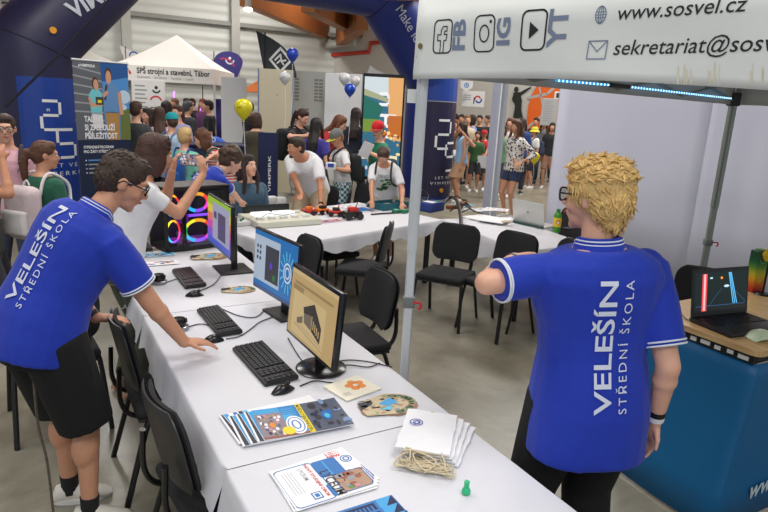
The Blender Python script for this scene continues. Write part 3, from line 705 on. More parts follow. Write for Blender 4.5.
# rounded fan-shaped brochures
def fan_brochure(c, ang, R, label, z, n=3):
    rr = random.Random(int(c[0] * 100)); o = thing('brochure_fan', label, 'brochures', (c[0], c[1], .7535), ang, 'half-round printed brochures')
    for k in range(n):
        mb = MB(); a0 = .2 * k
        P = [(R * .95 * math.cos(t), R * .62 * math.sin(t)) for t in [math.radians(-80 + 16 * i) for i in range(11)]] + [(-R * .75, R * .35), (-R * .8, -R * .3)]
        M = Matrix.Rotation(.12 * (k - 1), 3, 'Z'); P = [tuple((M @ V((x, y, 0))).xy) for x, y in P]
        mb.slab(P, .002 * k, .002 * k + .0016); mb.obj('leaf', TAN if k < n - 1 else plain('paper_sand', (206, 188, 154)), o, False)
    d = Decal()
    for k in range(11):
        t = math.radians(-75 + 15 * k); d.ell(R * .8 * math.cos(t), R * .5 * math.sin(t), R * .13, R * .1, rr.choice([plain('paper_forest', (92, 112, 88)), plain('paper_olive', (150, 154, 122)), TAN]), 1)
    for k in range(60): d.ell(rr.uniform(-.7, .6) * R, rr.uniform(-.4, .42) * R, R * .08, R * .05, rr.choice([TAN, plain('paper_sand', (206, 188, 154)), plain('paper_olive', (150, 154, 122)), TAN, GREYB, plain('paper_sand', (206, 188, 154))]), 2 + k % 2)
    d.poly([(-R * .2, R * .1), (R * .25, R * .35), (R * .4, R * .05), (R * .05, -R * .1)], SKYP, 4); d.poly([(-R * .3, -R * .2), (R * .1, -R * .1), (R * .05, -R * .32)], TEAL, 4)
    d.poly([(-R * .75, R * .3), (-R * .3, R * .38), (-R * .35, R * .15), (-R * .8, -R * .1)], DKP, 3)
    d.obj('print', lambda x, y, e: V((x, y, .002 * (n - 1) + .0016 + e)), o, .0003)
q = rest(386, 406); fan_brochure(q, .45, .15, 'half-round colourful brochures beside the orange flower pad', 0)
q = rest(208, 257); fan_brochure(q, .5, .17, 'half-round colourful brochures in front of the glowing tower', 0)
q = rest(237, 290); fan_brochure(q, .4, .13, 'half-round colourful brochures left of the middle monitor base', 0, 2)
# leaflets by the tower
def postcard(s_):
    def f(d, w, h):
        rr = random.Random(s_); d.rect(.006, .006, w - .006, h - .006, [PINK, TEAL, PAPER][s_ % 3], 1)
        for k in range(16): d.ell(rr.uniform(.12, .88) * w, rr.uniform(.2, .8) * h, .016, .012, rr.choice([RB, REDP, NAVY, ORP, BLUEP, PAPER]), 2 + k % 3)
    return f
for i, (px, py, lb) in enumerate([(141, 249, 'pink printed postcard lying farthest along the table edge by the tower'), (141, 258, 'turquoise printed postcard between two others near the tower'), (143, 267, 'white and red printed postcard nearest the reddish keyboard')]):
    q = rest(px, py); sheet((q[0], q[1]), (.86, .5), None, .26, .12, .7537 + .001 * i, 'postcard', lb, 'postcard', postcard(i), 'postcards by the tower')
# drawstring bags, cords and the game pawn
BAG = cloth('bag_cotton', (240, 240, 244), .5, 10); CORD = mat('cotton_cord', (214, 200, 170), .8)
bc = gz(428, 438, .755); ang = math.atan2(.2, -.02)
o = thing('drawstring_bag_pile', 'x', 'bag', (bc.x, bc.y, .753), math.radians(62))
def softslab(w, h, t, sd):
    rr = random.Random(sd); mb = MB(); n = 9; top = []; bot = []
    for i in range(n):
        for j in range(n):
            x = (i / (n - 1) - .5) * w; y = (j / (n - 1) - .5) * h; e_ = min(1, 4 * min(i, j, n - 1 - i, n - 1 - j) / (n - 1))
            top.append((x + rr.uniform(-.003, .003), y + rr.uniform(-.003, .003), t * (.35 + .65 * e_) + rr.uniform(0, .003))); bot.append((x, y, 0))
    mb.v = top + bot; N = n * n
    for i in range(n - 1):
        for j in range(n - 1):
            a = i * n + j; mb.f.append((a, a + n, a + n + 1, a + 1)); mb.f.append((N + a, N + a + 1, N + a + n + 1, N + a + n)); mb.m += [0, 0]
    edge = [j for j in range(n)] + [i * n + n - 1 for i in range(1, n)] + [(n - 1) * n + j for j in range(n - 2, -1, -1)] + [i * n for i in range(n - 2, 0, -1)]
    for k in range(len(edge)):
        a, b = edge[k], edge[(k + 1) % len(edge)]; mb.f.append((a, b, N + b, N + a)); mb.m.append(0)
    return mb
bpy.data.objects.remove(o)
bang = math.radians(-14); bex = V((math.cos(bang), math.sin(bang), 0)); bey = V((-bex.y, bex.x, 0))
for k in range(4):
    p = bc + bex * (.018 * (3 - k)) + bey * (-.006 * k); o = thing('drawstring_bag', ('bottom', 'second lowest', 'second highest', 'top')[k] + ' folded white cotton drawstring bag in the small stack', 'bag', (p.x, p.y, .753 + .013 * k), bang + .05 * (k - 2), 'folded white drawstring bags')
    softslab(.20, .30, .013, k).obj('bag_body', BAG, o)
    if k == 3:
        Decal().ring(-.05, .03, .026, .004, BLUEP, 1).ring(-.05, .03, .016, .006, BLUEP, 1, 200, 480).text('S', -.058, .023, .02, BLUEP, .5, .02).obj('emblem', lambda x, y, h: V((x, y, .0165 + h)), o)
    rr = random.Random(20 + k); cd = MB()
    for q in range(3 if k else 5):
        P = [V((rr.uniform(-.07, .08), -.145, .008))]
        for z_ in range(6): P.append(V((rr.uniform(-.1, .1), -.17 - rr.uniform(0, .07), rr.uniform(.004, .02) - .013 * k * (z_ > 0) * .8)))
        cd.tube(bez(P, 5), .0028, 6)
    cd.obj('cord', CORD, o); cd = MB()
    for q in range(2):
        P = [V((rr.uniform(-.06, .02), .145, .008))] + [V((rr.uniform(-.09, .05), .15 + rr.uniform(.0, .05), rr.uniform(.0, .012) - .011 * k)) for _ in range(4)]
        cd.tube(bez(P, 5), .0028, 6)
    cd.obj('cord', CORD, o)
p = gz(466, 493, .753); o = thing('game_pawn', 'small green plastic pawn standing on the cloth beside the drawstring bags', 'pawn', (p.x, p.y, .753))
PG = mat('pawn_green', (42, 190, 130), .35)
MB().lathe([(0, 0), (.0145, 0), (.0155, .008), (.013, .016), (.0095, .02)], n=20).obj('base', PG, o); MB().lathe([(.0095, .02), (.0085, .034), (.0095, .037), (.0095, .043), (.006, .047), (0, .048)], n=20).obj('top', PG, o)
# ================================================================ canopy
ALU = mat('aluminium', (212, 216, 218), .4, .35, var=.03); ALU2 = mat('aluminium_dark', (150, 156, 150), .4, .6, var=.03)
PL = V((.132, 2.86, 0)); dA = V((math.cos(math.radians(-45)), math.sin(math.radians(-45)), 0)); dB = V((math.cos(math.radians(39.5)), math.sin(math.radians(39.5)), 0))
nA = V((dA.y, -dA.x, 0))                       # toward the camera
Zb, Zt = 2.112, 2.445
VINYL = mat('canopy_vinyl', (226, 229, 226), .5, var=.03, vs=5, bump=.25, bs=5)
canopy = thing('canopy_tent', 'white folding canopy with grey metal legs and printed white valance at the upper right', 'canopy', (PL.x, PL.y, 0))
def loc(p): return V(p) - PL
LA, LB = 1.75, 3.24
PR = PL + dB * LB
# legs
def leg(p, zt, r):
    mb = MB(); mb.cyl((p.x, p.y, .0), (p.x, p.y, zt), r, r, 6)
    return mb
for P, mtl, zc in ((PL, ALU, 1.07), (PR, ALU2, 1.04)):
    q = loc(P); M = Matrix.Translation(q)
    g = MB().rbox((0, 0, .9), (.044, .040, 1.8), .006, 2, M); g.obj('leg', mtl, canopy, False)
    l2 = MB().rbox((0, 0, 1.75), (.050, .046, .85), .006, 2, M).box((.0, -.028, 1.75), (.02, .006, .85), 0, M).obj('leg_sleeve', mtl, canopy, False)
    MB().rbox((0, 0, zc), (.060, .056, .055), .008, 2, M).obj('leg_clamp', mat('clamp_grey', (120, 124, 122), .4), canopy)
    MB().tube(bez([q + V((.025, -.03, zc + .005)), q + V((.05, -.045, zc + .01)), q + V((.058, -.05, zc - .01)), q + V((.045, -.045, zc - .022))], 5), .006, 8).obj('release_ring', mat('ring_red', (200, 40, 44), .4), canopy)
    MB().rbox((0, 0, .012), (.13, .12, .024), .006, 2, M).obj('foot_plate', mtl, canopy)
    MB().rbox((0, 0, 2.17), (.08, .075, .1), .01, 2, M).obj('corner_joint', mat('joint_black', (40, 42, 44), .5), canopy)
# valance facing the camera
mb = MB(); nx = 40; rows = []
for j, (z, off) in enumerate([(Zb, .006), (Zb + .03, .004), (Zb + .11, 0), (Zb + .2, .003), (Zt, 0)]):
    R = []
    for i in range(nx + 1):
        s = -.012 + (LA + .012) * i / nx; sag = .012 * math.sin(s * 2.2) * (1 if j < 3 else .3)
        p = PL + dA * s + nA * (.045 + off + .004 * math.sin(s * 9 + j)) + V((0, 0, z + (sag if j < 3 else 0) - (.03 * (s / LA) ** 2 if j < 2 else 0)))
        R.append(loc(p))
    rows.append(R)
def sheetmesh(rows, t=.002):
    mb = MB(); nr, nc = len(rows), len(rows[0]); mb.v = [tuple(p) for R in rows for p in R]
    for j in range(nr - 1):
        for i in range(nc - 1): mb.f.append((j * nc + i, j * nc + i + 1, (j + 1) * nc + i + 1, (j + 1) * nc + i)); mb.m.append(0)
    return mb
def solid(o, t):
    q = o.modifiers.new('thickness', 'SOLIDIFY'); q.thickness = t; q.offset = 0; return o
val = solid(sheetmesh(rows).obj('valance', VINYL, canopy), .002)
tree = BVHTree.FromPolygons([v.co for v in val.data.vertices], [tuple(p.vertices) for p in val.data.polygons])
# side valance and roof
rows = [[loc(PL + dB * (LB * i / 20) + V((0, 0, z))) for i in range(21)] for z in (2.13, 2.2, 2.46)]
CANIN = mat('canopy_inside_dimmed', (196, 198, 196), .7, var=.03, bump=.15, bs=5)  # greyed vinyl: dim light under the canopy is put into the colour
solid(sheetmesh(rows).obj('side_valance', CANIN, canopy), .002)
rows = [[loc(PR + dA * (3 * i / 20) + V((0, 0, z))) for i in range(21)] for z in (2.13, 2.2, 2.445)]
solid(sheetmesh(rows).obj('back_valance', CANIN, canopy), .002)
far = PL + dA * 3 + dB * LB; apex = loc((PL + far) / 2) + V((0, 0, 2.62))
mb = MB(); q = [loc(PL + V((0, 0, Zt))), loc(PL + dA * 3 + V((0, 0, Zt))), loc(far + V((0, 0, Zt))), loc(PR + V((0, 0, Zt)))]
mb.add(q + [apex], [(0, 1, 4), (1, 2, 4), (2, 3, 4), (3, 0, 4)]); solid(mb.obj('roof', VINYL, canopy, False), .002)
# scissor trusses along the side, with the light strip
tr = MB()
for k in range(4):
    a = PL + dB * (LB * k / 4); b = PL + dB * (LB * (k + 1) / 4)
    for z0, z1 in ((2.16, 2.3), (2.3, 2.16)): tr.tube([loc(a + V((0, 0, z0)) + nA * .03), loc(b + V((0, 0, z1)) + nA * .03)], .011, 6)
tr.obj('truss_bar', ALU2, canopy)
GLED = glow('strip_blue', (40, 160, 235), 1.1); GLED2 = glow('strip_core', (190, 236, 255), 2.6)
sB = V((dB.y, -dB.x, 0))
def Bp(px, py): return on_plane(px, py, PL + sB * .05, sB)
lst = thing('light_strip', 'cyan light strip glowing along the inside of the canopy edge', 'light', Bp(576, 84)); base = lst.location.copy()
for i, (a, b) in enumerate([((556, 80.5), (609, 85)), ((630, 87), (731, 98.5)), ((754, 97), (768, 95))]):
    pa, pb = Bp(*a) - base, Bp(*b) - base
    MB().tube([pa, pb], .007, 6).obj('tape', GLED, lst)
    n = int((pb - pa).length / .034); dd = MB()
    for k in range(n): dd.ell(pa.lerp(pb, (k + .5) / n) - sB * 0 + sB * .005, (.006, .006, .006), None, 6, 4)
    dd.obj('diodes', GLED2, lst)
pa, pb = Bp(610, 85) - base, Bp(629, 87) - base
MB().tube([pa, pb], .014, 8).obj('connector', BLK, lst)
# printing on the valance: positions found on its real plane
NA = PL + nA * .047
def vs(px, py): p = on_plane(px, py, NA, nA); return ((p - PL).dot(dA), p.z)
INK = plain('ink_black', (30, 31, 36)); SLATE = plain('ink_slate', (122, 134, 160)); TAPE = plain('tape_yellow', (206, 198, 160), .4)
prints = []
def new_print(nm): prints.append((nm, Decal())); return prints[-1][1]
d = new_print('social_icon')
def icon_box(x0, y0, x1, y1, yl=0):
    a = vs(x0, y1); b = vs(x1, y0); z0 = vs((x0 + x1) / 2, y1)[1]; z1 = vs((x0 + x1) / 2, y0)[1]
    return a[0], z0, b[0], z1
x0, z0, x1, z1 = icon_box(433, 20, 452.5, 53)
cx, cz = (x0 + x1) / 2, (z0 + z1) / 2; w_ = x1 - x0; h_ = z1 - z0
d.rrect(x0, z0, x1, z1, w_ * .22, .006, INK, 1)
d.line([(cx - w_ * .1, z0 + .003), (cx - w_ * .1, cz - h_ * .12), (cx - w_ * .28, cz - h_ * .12), (cx - w_ * .28, cz + h_ * .06), (cx - w_ * .1, cz + h_ * .06), (cx - w_ * .1, cz + h_ * .18), (cx, cz + h_ * .3), (cx + w_ * .22, cz + h_ * .3), (cx + w_ * .22, cz + h_ * .16), (cx + w_ * .1, cz + h_ * .16), (cx + w_ * .08, cz + h_ * .06), (cx + w_ * .24, cz + h_ * .06), (cx + w_ * .2, cz - h_ * .12), (cx + w_ * .08, cz - h_ * .12), (cx + w_ * .08, z0 + .003)], .0045, INK, 1)
d = new_print('social_icon')
x0, z0, x1, z1 = icon_box(473, 15.5, 496, 51.5); cx, cz = (x0 + x1) / 2, (z0 + z1) / 2; w_ = x1 - x0; h_ = z1 - z0
d.rrect(x0, z0, x1, z1, w_ * .25, .006, INK, 1); d.ring(cx, cz, w_ * .26, .006, INK, 1, ry=h_ * .25); d.ell(cx + w_ * .3, cz + h_ * .32, w_ * .06, h_ * .05, INK, 1)
d = new_print('social_icon')
x0, z0, x1, z1 = icon_box(520.5, 10.5, 548.5, 50); cx, cz = (x0 + x1) / 2, (z0 + z1) / 2; w_ = x1 - x0; h_ = z1 - z0
d.rrect(x0, z0, x1, z1, w_ * .22, .007, INK, 1); d.poly([(cx - w_ * .17, cz - h_ * .22), (cx + w_ * .22, cz), (cx - w_ * .17, cz + h_ * .22)], INK, 1)
for body, px, y0, y1, cap in (('FB', 464, 50, 19, 11), ('IG', 509.5, 45, 17.5, 12), ('YT', 756 - 199, 48, 8, 16)):
    px = {'FB': 463.5, 'IG': 509.0, 'YT': 564.5}[body]
    a = vs(px, y0); b = vs(px, y1); c_ = vs(px - cap, (y0 + y1) / 2); sz = abs(a[0] - c_[0]) / .73
    d = new_print('side_lettering'); d.text(body, a[0] - .0, a[1], sz * 1.0, SLATE, math.pi / 2, .035, width=b[1] - a[1])
def vtext(body, xa, ya, xb, yb, capx, capy, mt):
    a = vs(xa, ya); b = vs(xb, yb); t = vs(capx, capy); d = new_print('address_lettering'); d.text(body, a[0], a[1], abs(t[1] - a[1]) / .73, mt, math.atan2(b[1] - a[1], b[0] - a[0]), .003, .14, 'LEFT', math.hypot(b[0] - a[0], b[1] - a[1]))
vtext('www.sosvel.cz', 617, 20, 747, 11.5, 647, 2.5, INK)
a = vs(613, 55); 
def run(body, xa, ya, xb, yb, cap): vtext(body, xa, ya, xb, yb, xa, ya - cap, INK)
run('sekretariat@sosvel.cz', 613, 55, 826, 49.5, 15.5)
d = new_print('globe_icon')
x0, z0, x1, z1 = icon_box(594, 5.5, 607.5, 24); cx, cz = (x0 + x1) / 2, (z0 + z1) / 2; r = (x1 - x0) / 2
d.ring(cx, cz, r, .004, SLATE, 1, ry=(z1 - z0) / 2); d.ring(cx, cz, r * .5, .004, SLATE, 1, ry=(z1 - z0) / 2); d.line([(x0, cz), (x1, cz)], .003, SLATE); d.line([(cx, z0), (cx, z1)], .003, SLATE)
for k in (-.45, .45): d.line([(cx - r * .85, cz + k * r), (cx + r * .85, cz + k * r)], .003, SLATE)
d = new_print('envelope_icon')
x0, z0, x1, z1 = icon_box(587, 41, 607.5, 59)
d.line([(x0, z0), (x1, z0), (x1, z1), (x0, z1)], .004, SLATE, 1, True); d.line([(x0, z1), ((x0 + x1) / 2, z0 + (z1 - z0) * .42), (x1, z1)], .004, SLATE)
STAIN = plain('vinyl_stain', (219, 212, 190), .5)
rr = random.Random(5)
for px0, px1 in ((678, 692), (706, 722), (748, 764)):
    d = new_print('rust_stain')
    for k in range(5):
        px = rr.uniform(px0, px1); a = vs(px, rr.uniform(62, 72)); b = vs(px, 84); d.line([(a[0], a[1]), (a[0] + .003, (a[1] + b[1]) / 2), (b[0], b[1])], rr.uniform(.0015, .004), STAIN, 1)
def onval(x, y, h):
    p = loc(PL + dA * x + nA * .3 + V((0, 0, y))); hit = tree.ray_cast(p, -nA)
    return (hit[0] if hit[0] else loc(PL + dA * x + nA * .05 + V((0, 0, y)))) + nA * (.0022 + h)
for nm_, d_ in prints: refine(d_, .05).obj(nm_, onval, val, .0003)
MB().cyl(loc(PL + dA * .02 + nA * .05 + V((0, 0, vs(425, 46)[1]))), loc(PL + dA * .02 + nA * .054 + V((0, 0, vs(425, 46)[1]))), .012).obj('eyelet', mat('brass_eyelet', (150, 130, 90), .4, .8), val)
MB().box(loc(PL + dA * -.02 + nA * .04 + V((0, 0, 2.04))), (.05, .004, .06), .4).obj('velcro_tab', VINYL, canopy, False)
# ================================================================ partition behind the counter
PART = mat('partition_fabric', (220, 221, 238), .75, var=.025, vs=.8, bump=.2, bs=1.2)
pa = at(548, 200, 7.9); pb = V((6.4, 6.0, 0)); pd = V((pb.x - pa.x, pb.y - pa.y, 0)); pang = math.atan2(pd.y, pd.x)
o = thing('partition_wall', 'tall pale lilac fabric partition wall behind the blond man', 'partition', (pa.x, pa.y, 0), pang)
seams = [0, 1.7, 2.55, pd.length]
for i, (a, b) in enumerate(zip(seams, seams[1:])):
    rows = [[V((a + (b - a) * k / 12 + .0, .012 * math.sin(k * 1.1 + i) * (z < 2.2) * math.sin(math.pi * k / 12), z)) for k in range(13)] for z in (0, .8, 1.6, 2.3, 2.62)]
    solid(sheetmesh(rows).obj('fabric_panel', PART, o), .02)
for x in seams: MB().box((x, .03, 1.31), (.03, .03, 2.62)).obj('post', ALU, o, False)
# ================================================================ counter
C0 = V((1.80, 2.73, 0))
cn = thing('display_counter', 'folding counter with a wooden top and a blue cloth skirt beside the blond man', 'counter', C0, math.radians(120.5))
# local +X runs away from the camera (along the rows), local -Y points right
WOOD = mat('counter_wood', (206, 168, 116), .45, var=.05, vs=4)
nt = WOOD.node_tree; b_ = nt.nodes['Principled BSDF']; tc = nt.nodes.new('ShaderNodeTexCoord'); mp = nt.nodes.new('ShaderNodeMapping'); mp.inputs['Scale'].default_value = (2, 26, 20); nn = nt.nodes.new('ShaderNodeTexNoise'); nn.inputs['Scale'].default_value = 3; nn.inputs['Detail'].default_value = 6
rp = nt.nodes.new('ShaderNodeValToRGB'); rp.color_ramp.elements[0].color = (lin(190), lin(150), lin(100), 1); rp.color_ramp.elements[1].color = (lin(222), lin(188), lin(138), 1); rp.color_ramp.elements[0].position = .3; rp.color_ramp.elements[1].position = .7
nt.links.new(tc.outputs['Object'], mp.inputs['Vector']); nt.links.new(mp.outputs['Vector'], nn.inputs['Vector']); nt.links.new(nn.outputs['Fac'], rp.inputs['Fac']); nt.links.new(rp.outputs['Color'], b_.inputs['Base Color'])
def rr_poly(x0, y0, x1, y1, r, n=6):
    P = []
    for cx, cy, a in ((x1 - r, y1 - r, 0), (x0 + r, y1 - r, 90), (x0 + r, y0 + r, 180), (x1 - r, y0 + r, 270)):
        for k in range(n + 1): t = math.radians(a + 90 * k / n); P.append((cx + r * math.cos(t), cy + r * math.sin(t)))
    return P
CL, CW = .69, 1.05
MB().slab(rr_poly(0, -CW, CL, 0, .05), .92, .95).obj('counter_top', WOOD, cn, False)
MB().box((CL / 2, -.035, .895), (CL - .06, .03, .045)).box((.045, -CW / 2, .895), (.03, CW - .06, .045)).obj('top_rail', BLK, cn, False)
for k in range(9): MB().box((.08 + k * .066, -.018, .893 + .004 * (k % 2)), (.03 if k % 3 else .05, .012, .02)).obj('rail_clip', mat('clip_white', (224, 224, 222), .5), cn, False)
BLUECL = mat('skirt_blue', (4, 100, 154), .5, var=.04, vs=2, bump=.35, bs=3)
P = [(CL - .04, -.03), (.07, -.03), (.035, -.05), (.03, -.1), (.03, -CW + .04)]
PP = []
for a, b in zip(P, P[1:]):
    n = max(1, int(math.dist(a, b) / .06))
    for k in range(n): PP.append((a[0] + (b[0] - a[0]) * k / n, a[1] + (b[1] - a[1]) * k / n))
PP.append(P[-1])
rows = []
for z in (.02, .2, .4, .6, .8, .87):
    rows.append([V((x - (.05 * (1 - z / .9) if x < .1 else 0) + .008 * math.sin(5 * (x + y) + z * 6), y + (.16 * (1 - z / .9) ** 1.3 if y > -.2 else 0) + .012 * math.sin(7 * x + z * 5) * (1 - z * .6), z)) for x, y in PP])
sk = solid(sheetmesh(rows).obj('cloth_skirt', BLUECL, cn), .003)
d = Decal(); SW = plain('print_pale', (206, 222, 230)); d.text('www.', 0, 0, .14, SW, 0, .02, .2)
d.obj('lettering', lambda x, y, h: V((-.022 - h, -.13 - x, .13 + y)), sk)
def cpt(px, py, z=.955): return gz(px, py, z)
# gaming laptop: hinge line from two photo points on the counter top
hl, hr = cpt(690, 321), cpt(755, 314)
ang = math.atan2((hr - hl).y, (hr - hl).x)
o = thing('gaming_laptop', 'open black laptop showing a dark game with red and blue light beams', 'laptop', (hl + (hr - hl).normalized() * .21).xy.to_3d() + V((0, 0, .95)), ang)
W_, Dp = .42, .26
MB().rbox((0, -Dp / 2 + .01, .012), (W_, Dp, .022), .006, 2).obj('base', mat('laptop_black', (34, 35, 38), .4), o)
kb = MB()
for r in range(6):
    for q in range(15): kb.box((-.182 + q * .026, -.03 - r * .0195, .0245), (.021, .016, .003))
kb.obj('keys', KEY, o, False)
MB().box((0, -.185, .0235), (.11, .065, .001)).obj('touchpad', MATTE, o, False)
M = Matrix.Translation(V((0, .0, .022))) @ Matrix.Rotation(-.16, 4, 'X')
MB().rbox((0, .0,   .13), (W_, .008, .26), .003, 1, M).obj('lid', mat('laptop_black', (34, 35, 38), .4), o, False)
d = Decal(); w2, h2 = W_ - .03, .21
d.rect(-w2 / 2, -h2 / 2, w2 / 2, h2 / 2, crt('game_dark', (18, 36, 36), .8), 1); d.rect(-w2 / 2, -h2 / 2, w2 / 2, -h2 * .36, crt('game_floor', (30, 34, 38), .8), 2)
RD = crt('game_red', (230, 70, 76), 1.2); RD2 = crt('game_pink', (250, 190, 190), 1.2); BL = crt('game_blue', (96, 190, 245), 1.2); BLs = crt('game_line', (60, 110, 160), .9)
d.rect(-w2 * .36, -h2 * .5, -w2 * .27, h2 * .46, RD, 3); d.rect(-w2 * .33, -h2 * .48, -w2 * .3, h2 * .46, RD2, 4)
for k in range(3): d.line([(w2 * (.14 + .02 * k), h2 * .46), (w2 * (.24 + .035 * k), -h2 * .34)], .006, BL, 3)
d.line([(0, h2 * .05), (-w2 * .22, -h2 * .36)], .002, BLs, 3); d.line([(w2 * .26, h2 * .0), (w2 * .48, -h2 * .34)], .002, BLs, 3); d.line([(-w2 * .46, -h2 * .37), (w2 * .46, -h2 * .37)], .0025, BLs, 4)
d.ell(0, h2 * .34, .009, .007, crt('game_amber', (240, 150, 60), 1.2), 4); d.ell(w2 * .1, h2 * .12, .02, .007, crt('game_pale', (190, 220, 235), 1.2), 4); d.rect(-w2 * .22, h2 * .33, -w2 * .17, h2 * .37, crt('game_pale', (190, 220, 235), 1), 4)
d.obj('display', lambda x, y, e: M @ V((x, -.0042 - e, .135 + y)), o, .0005)
p = cpt(758, 293); o = thing('drink_carton', 'tall carton printed green, yellow and red standing behind the dark laptop', 'carton', (p.x, p.y + .06, .95), .3)
gcol = [(190, 40, 30), (214, 70, 30), (232, 130, 30), (236, 190, 40), (200, 200, 50), (110, 160, 50), (40, 120, 60), (24, 92, 60), (24, 84, 58)]
gm = mat('carton_print', (200, 180, 60), .4, var=0); nt = gm.node_tree; tc = nt.nodes.new('ShaderNodeTexCoord'); sp = nt.nodes.new('ShaderNodeSeparateXYZ'); mr = nt.nodes.new('ShaderNodeMapRange'); mr.inputs['From Max'].default_value = .27; rp = nt.nodes.new('ShaderNodeValToRGB')
while len(rp.color_ramp.elements) < 9: rp.color_ramp.elements.new(len(rp.color_ramp.elements) / 10)
for k, g_ in enumerate(gcol): rp.color_ramp.elements[k].position = k / 8.5; rp.color_ramp.elements[k].color = (lin(g_[0]), lin(g_[1]), lin(g_[2]), 1)
nt.links.new(tc.outputs['Object'], sp.inputs['Vector']); nt.links.new(sp.outputs['Z'], mr.inputs['Value']); nt.links.new(mr.outputs['Result'], rp.inputs['Fac']); nt.links.new(rp.outputs['Color'], nt.nodes['Principled BSDF'].inputs['Base Color'])
MB().rbox((0, 0, .135), (.085, .07, .27), .006, 2).obj('carton_body', gm, o, False)
d = Decal(); d.ell(0, .235, .013, .012, YEL, 1).ring(0, .22, .03, .005, plain('carton_mint', (120, 190, 120)), 1, 190, 350).text('EL', .005, .06, .03, YEL, 1.2, .03)
d.obj('print', lambda x, y, h: V((x, -.0352 - h, y)), o); MB().cyl((0, 0, .27), (0, 0, .278), .03).obj('lid', GRN, o)
p = at(767, 249, 3.75); o = thing('yellow_ornament', 'yellow flower-shaped ornament beside the green and red carton', 'ornament', (p.x + .03, p.y, .95))
MB().cyl((0, 0, 0), (0, 0, .24), .007).cyl((0, 0, 0), (0, 0, .012), .05, .04).obj('stand', BLK, o); mb = MB()
for k in range(6): a = k * math.pi / 3; mb.ell((.028 * math.cos(a), 0, .26 + .028 * math.sin(a)), (.022, .014, .022), None, 10, 6)
mb.obj('flower', mat('petal_yellow', (240, 200, 40), .5), o)
p = cpt(757, 338); o = thing('sweets_bag', 'green and white patterned bag of sweets in front of the dark laptop', 'bag', (p.x + .03, p.y, .952), .2)
mb = MB(); rings = []
for i in range(9):
    t = i / 8; hh = .022 * math.sin(math.pi * t) + .002; wd = .045 + .01 * math.sin(math.pi * t)
    rings.append([V((-.08 + .16 * t, wd * math.cos(2 * math.pi * j / 12), hh + hh * math.sin(2 * math.pi * j / 12))) for j in range(12)])
mb.loft(rings).obj('wrapper', mat('wrapper_mint', (204, 222, 190), .35), o)
d = Decal(); rr = random.Random(8)
for k in range(70): d.ell(rr.uniform(-.065, .02), rr.uniform(-.03, .03), .005, .004, rr.choice([GRN, plain('lime', (150, 200, 90)), plain('paper_forest', (60, 90, 66)), PAPER]), 1 + k % 2)
d.obj('print', lambda x, y, h: V((x, y, .0445 * math.sin(math.pi * (x + .08) / .16) * (1 - (y / .075) ** 2) ** .5 + .001 + h)), o, .0004)
P = [cpt(676, 312, .955), cpt(681, 314, .965), cpt(686, 319, .957), cpt(692, 321, .957)]
tag(MB().tube(bez(P, 6), .003, 6).obj('cable', CABLE), 'black cable behind the dark laptop on the wooden counter', 'cable')
# ================================================================ inflatable arch
L0, R0_ = V((-5.25, 9.3, 0)), V((.86, 14.0, 0)); ad = (R0_ - L0); S = ad.length; ad = ad.normalized(); an = V((ad.y, -ad.x, 0))
ARAD = .56; z1, z2, cd_ = 2.62, 4.22, 1.55
arch = thing('inflatable_arch', 'huge dark blue inflatable arch with white lettering spanning the hall', 'arch', L0, math.atan2(ad.y, ad.x))
pts = [V((0, 0, 0)), V((0, 0, z1 - .05)), V((cd_, 0, z2)), V((S - cd_, 0, z2)), V((S, 0, z1 - .05)), V((S, 0, 0))]
def archring(p, d0, d1):
    # mitre ring between two segment directions (in local x-z plane), y is across
    t = (d0 + d1).normalized(); nrm = V((-t.z, 0, t.x)); k = 1 / max(.3, t.dot(d0)); n = 28
    return [p + nrm * (ARAD * k * math.cos(2 * math.pi * j / n)) + V((0, ARAD * math.sin(2 * math.pi * j / n), 0)) for j in range(n)]
rings = []
for i, p in enumerate(pts):
    d0 = (pts[i] - pts[i - 1]).normalized() if i else (pts[1] - pts[0]).normalized(); d1 = (pts[i + 1] - pts[i]).normalized() if i < len(pts) - 1 else d0
    rings.append(archring(p, d0, d1))
fine = []
for a, b in zip(rings, rings[1:]):
    for k in range(6): fine.append([x.lerp(y, k / 6) for x, y in zip(a, b)])
fine.append(rings[-1])
def arch_mat():
    mt = mat('arch_nylon', (40, 40, 78), .42, var=0, bump=.25, bs=1.6); nt = mt.node_tree; b = nt.nodes['Principled BSDF']
    tc = nt.nodes.new('ShaderNodeTexCoord'); sp = nt.nodes.new('ShaderNodeSeparateXYZ'); r = nt.nodes.new('ShaderNodeValToRGB')
    mr = nt.nodes.new('ShaderNodeMapRange'); mr.inputs['From Max'].default_value = S
    r.color_ramp.elements[0].color = (lin(44), lin(42), lin(76), 1); r.color_ramp.elements[1].color = (lin(24), lin(44), lin(126), 1); r.color_ramp.elements[0].position = .1; r.color_ramp.elements[1].position = .8
    nt.links.new(tc.outputs['Object'], sp.inputs['Vector']); nt.links.new(sp.outputs['X'], mr.inputs['Value']); nt.links.new(mr.outputs['Result'], r.inputs['Fac']); nt.links.new(r.outputs['Color'], b.inputs['Base Color'])
    return mt
body = MB().loft(fine).obj('arch_tube', arch_mat(), arch)
for k in (1, 2, 3, 4): MB().tube(rings[k] + rings[k][:1], .012, 5).obj('seam', plain('seam_navy', (26, 26, 56)), arch)
atree = BVHTree.FromPolygons([v.co for v in body.data.vertices], [tuple(p.vertices) for p in body.data.polygons])
iv = Matrix.Rotation(-math.atan2(ad.y, ad.x), 3, 'Z')
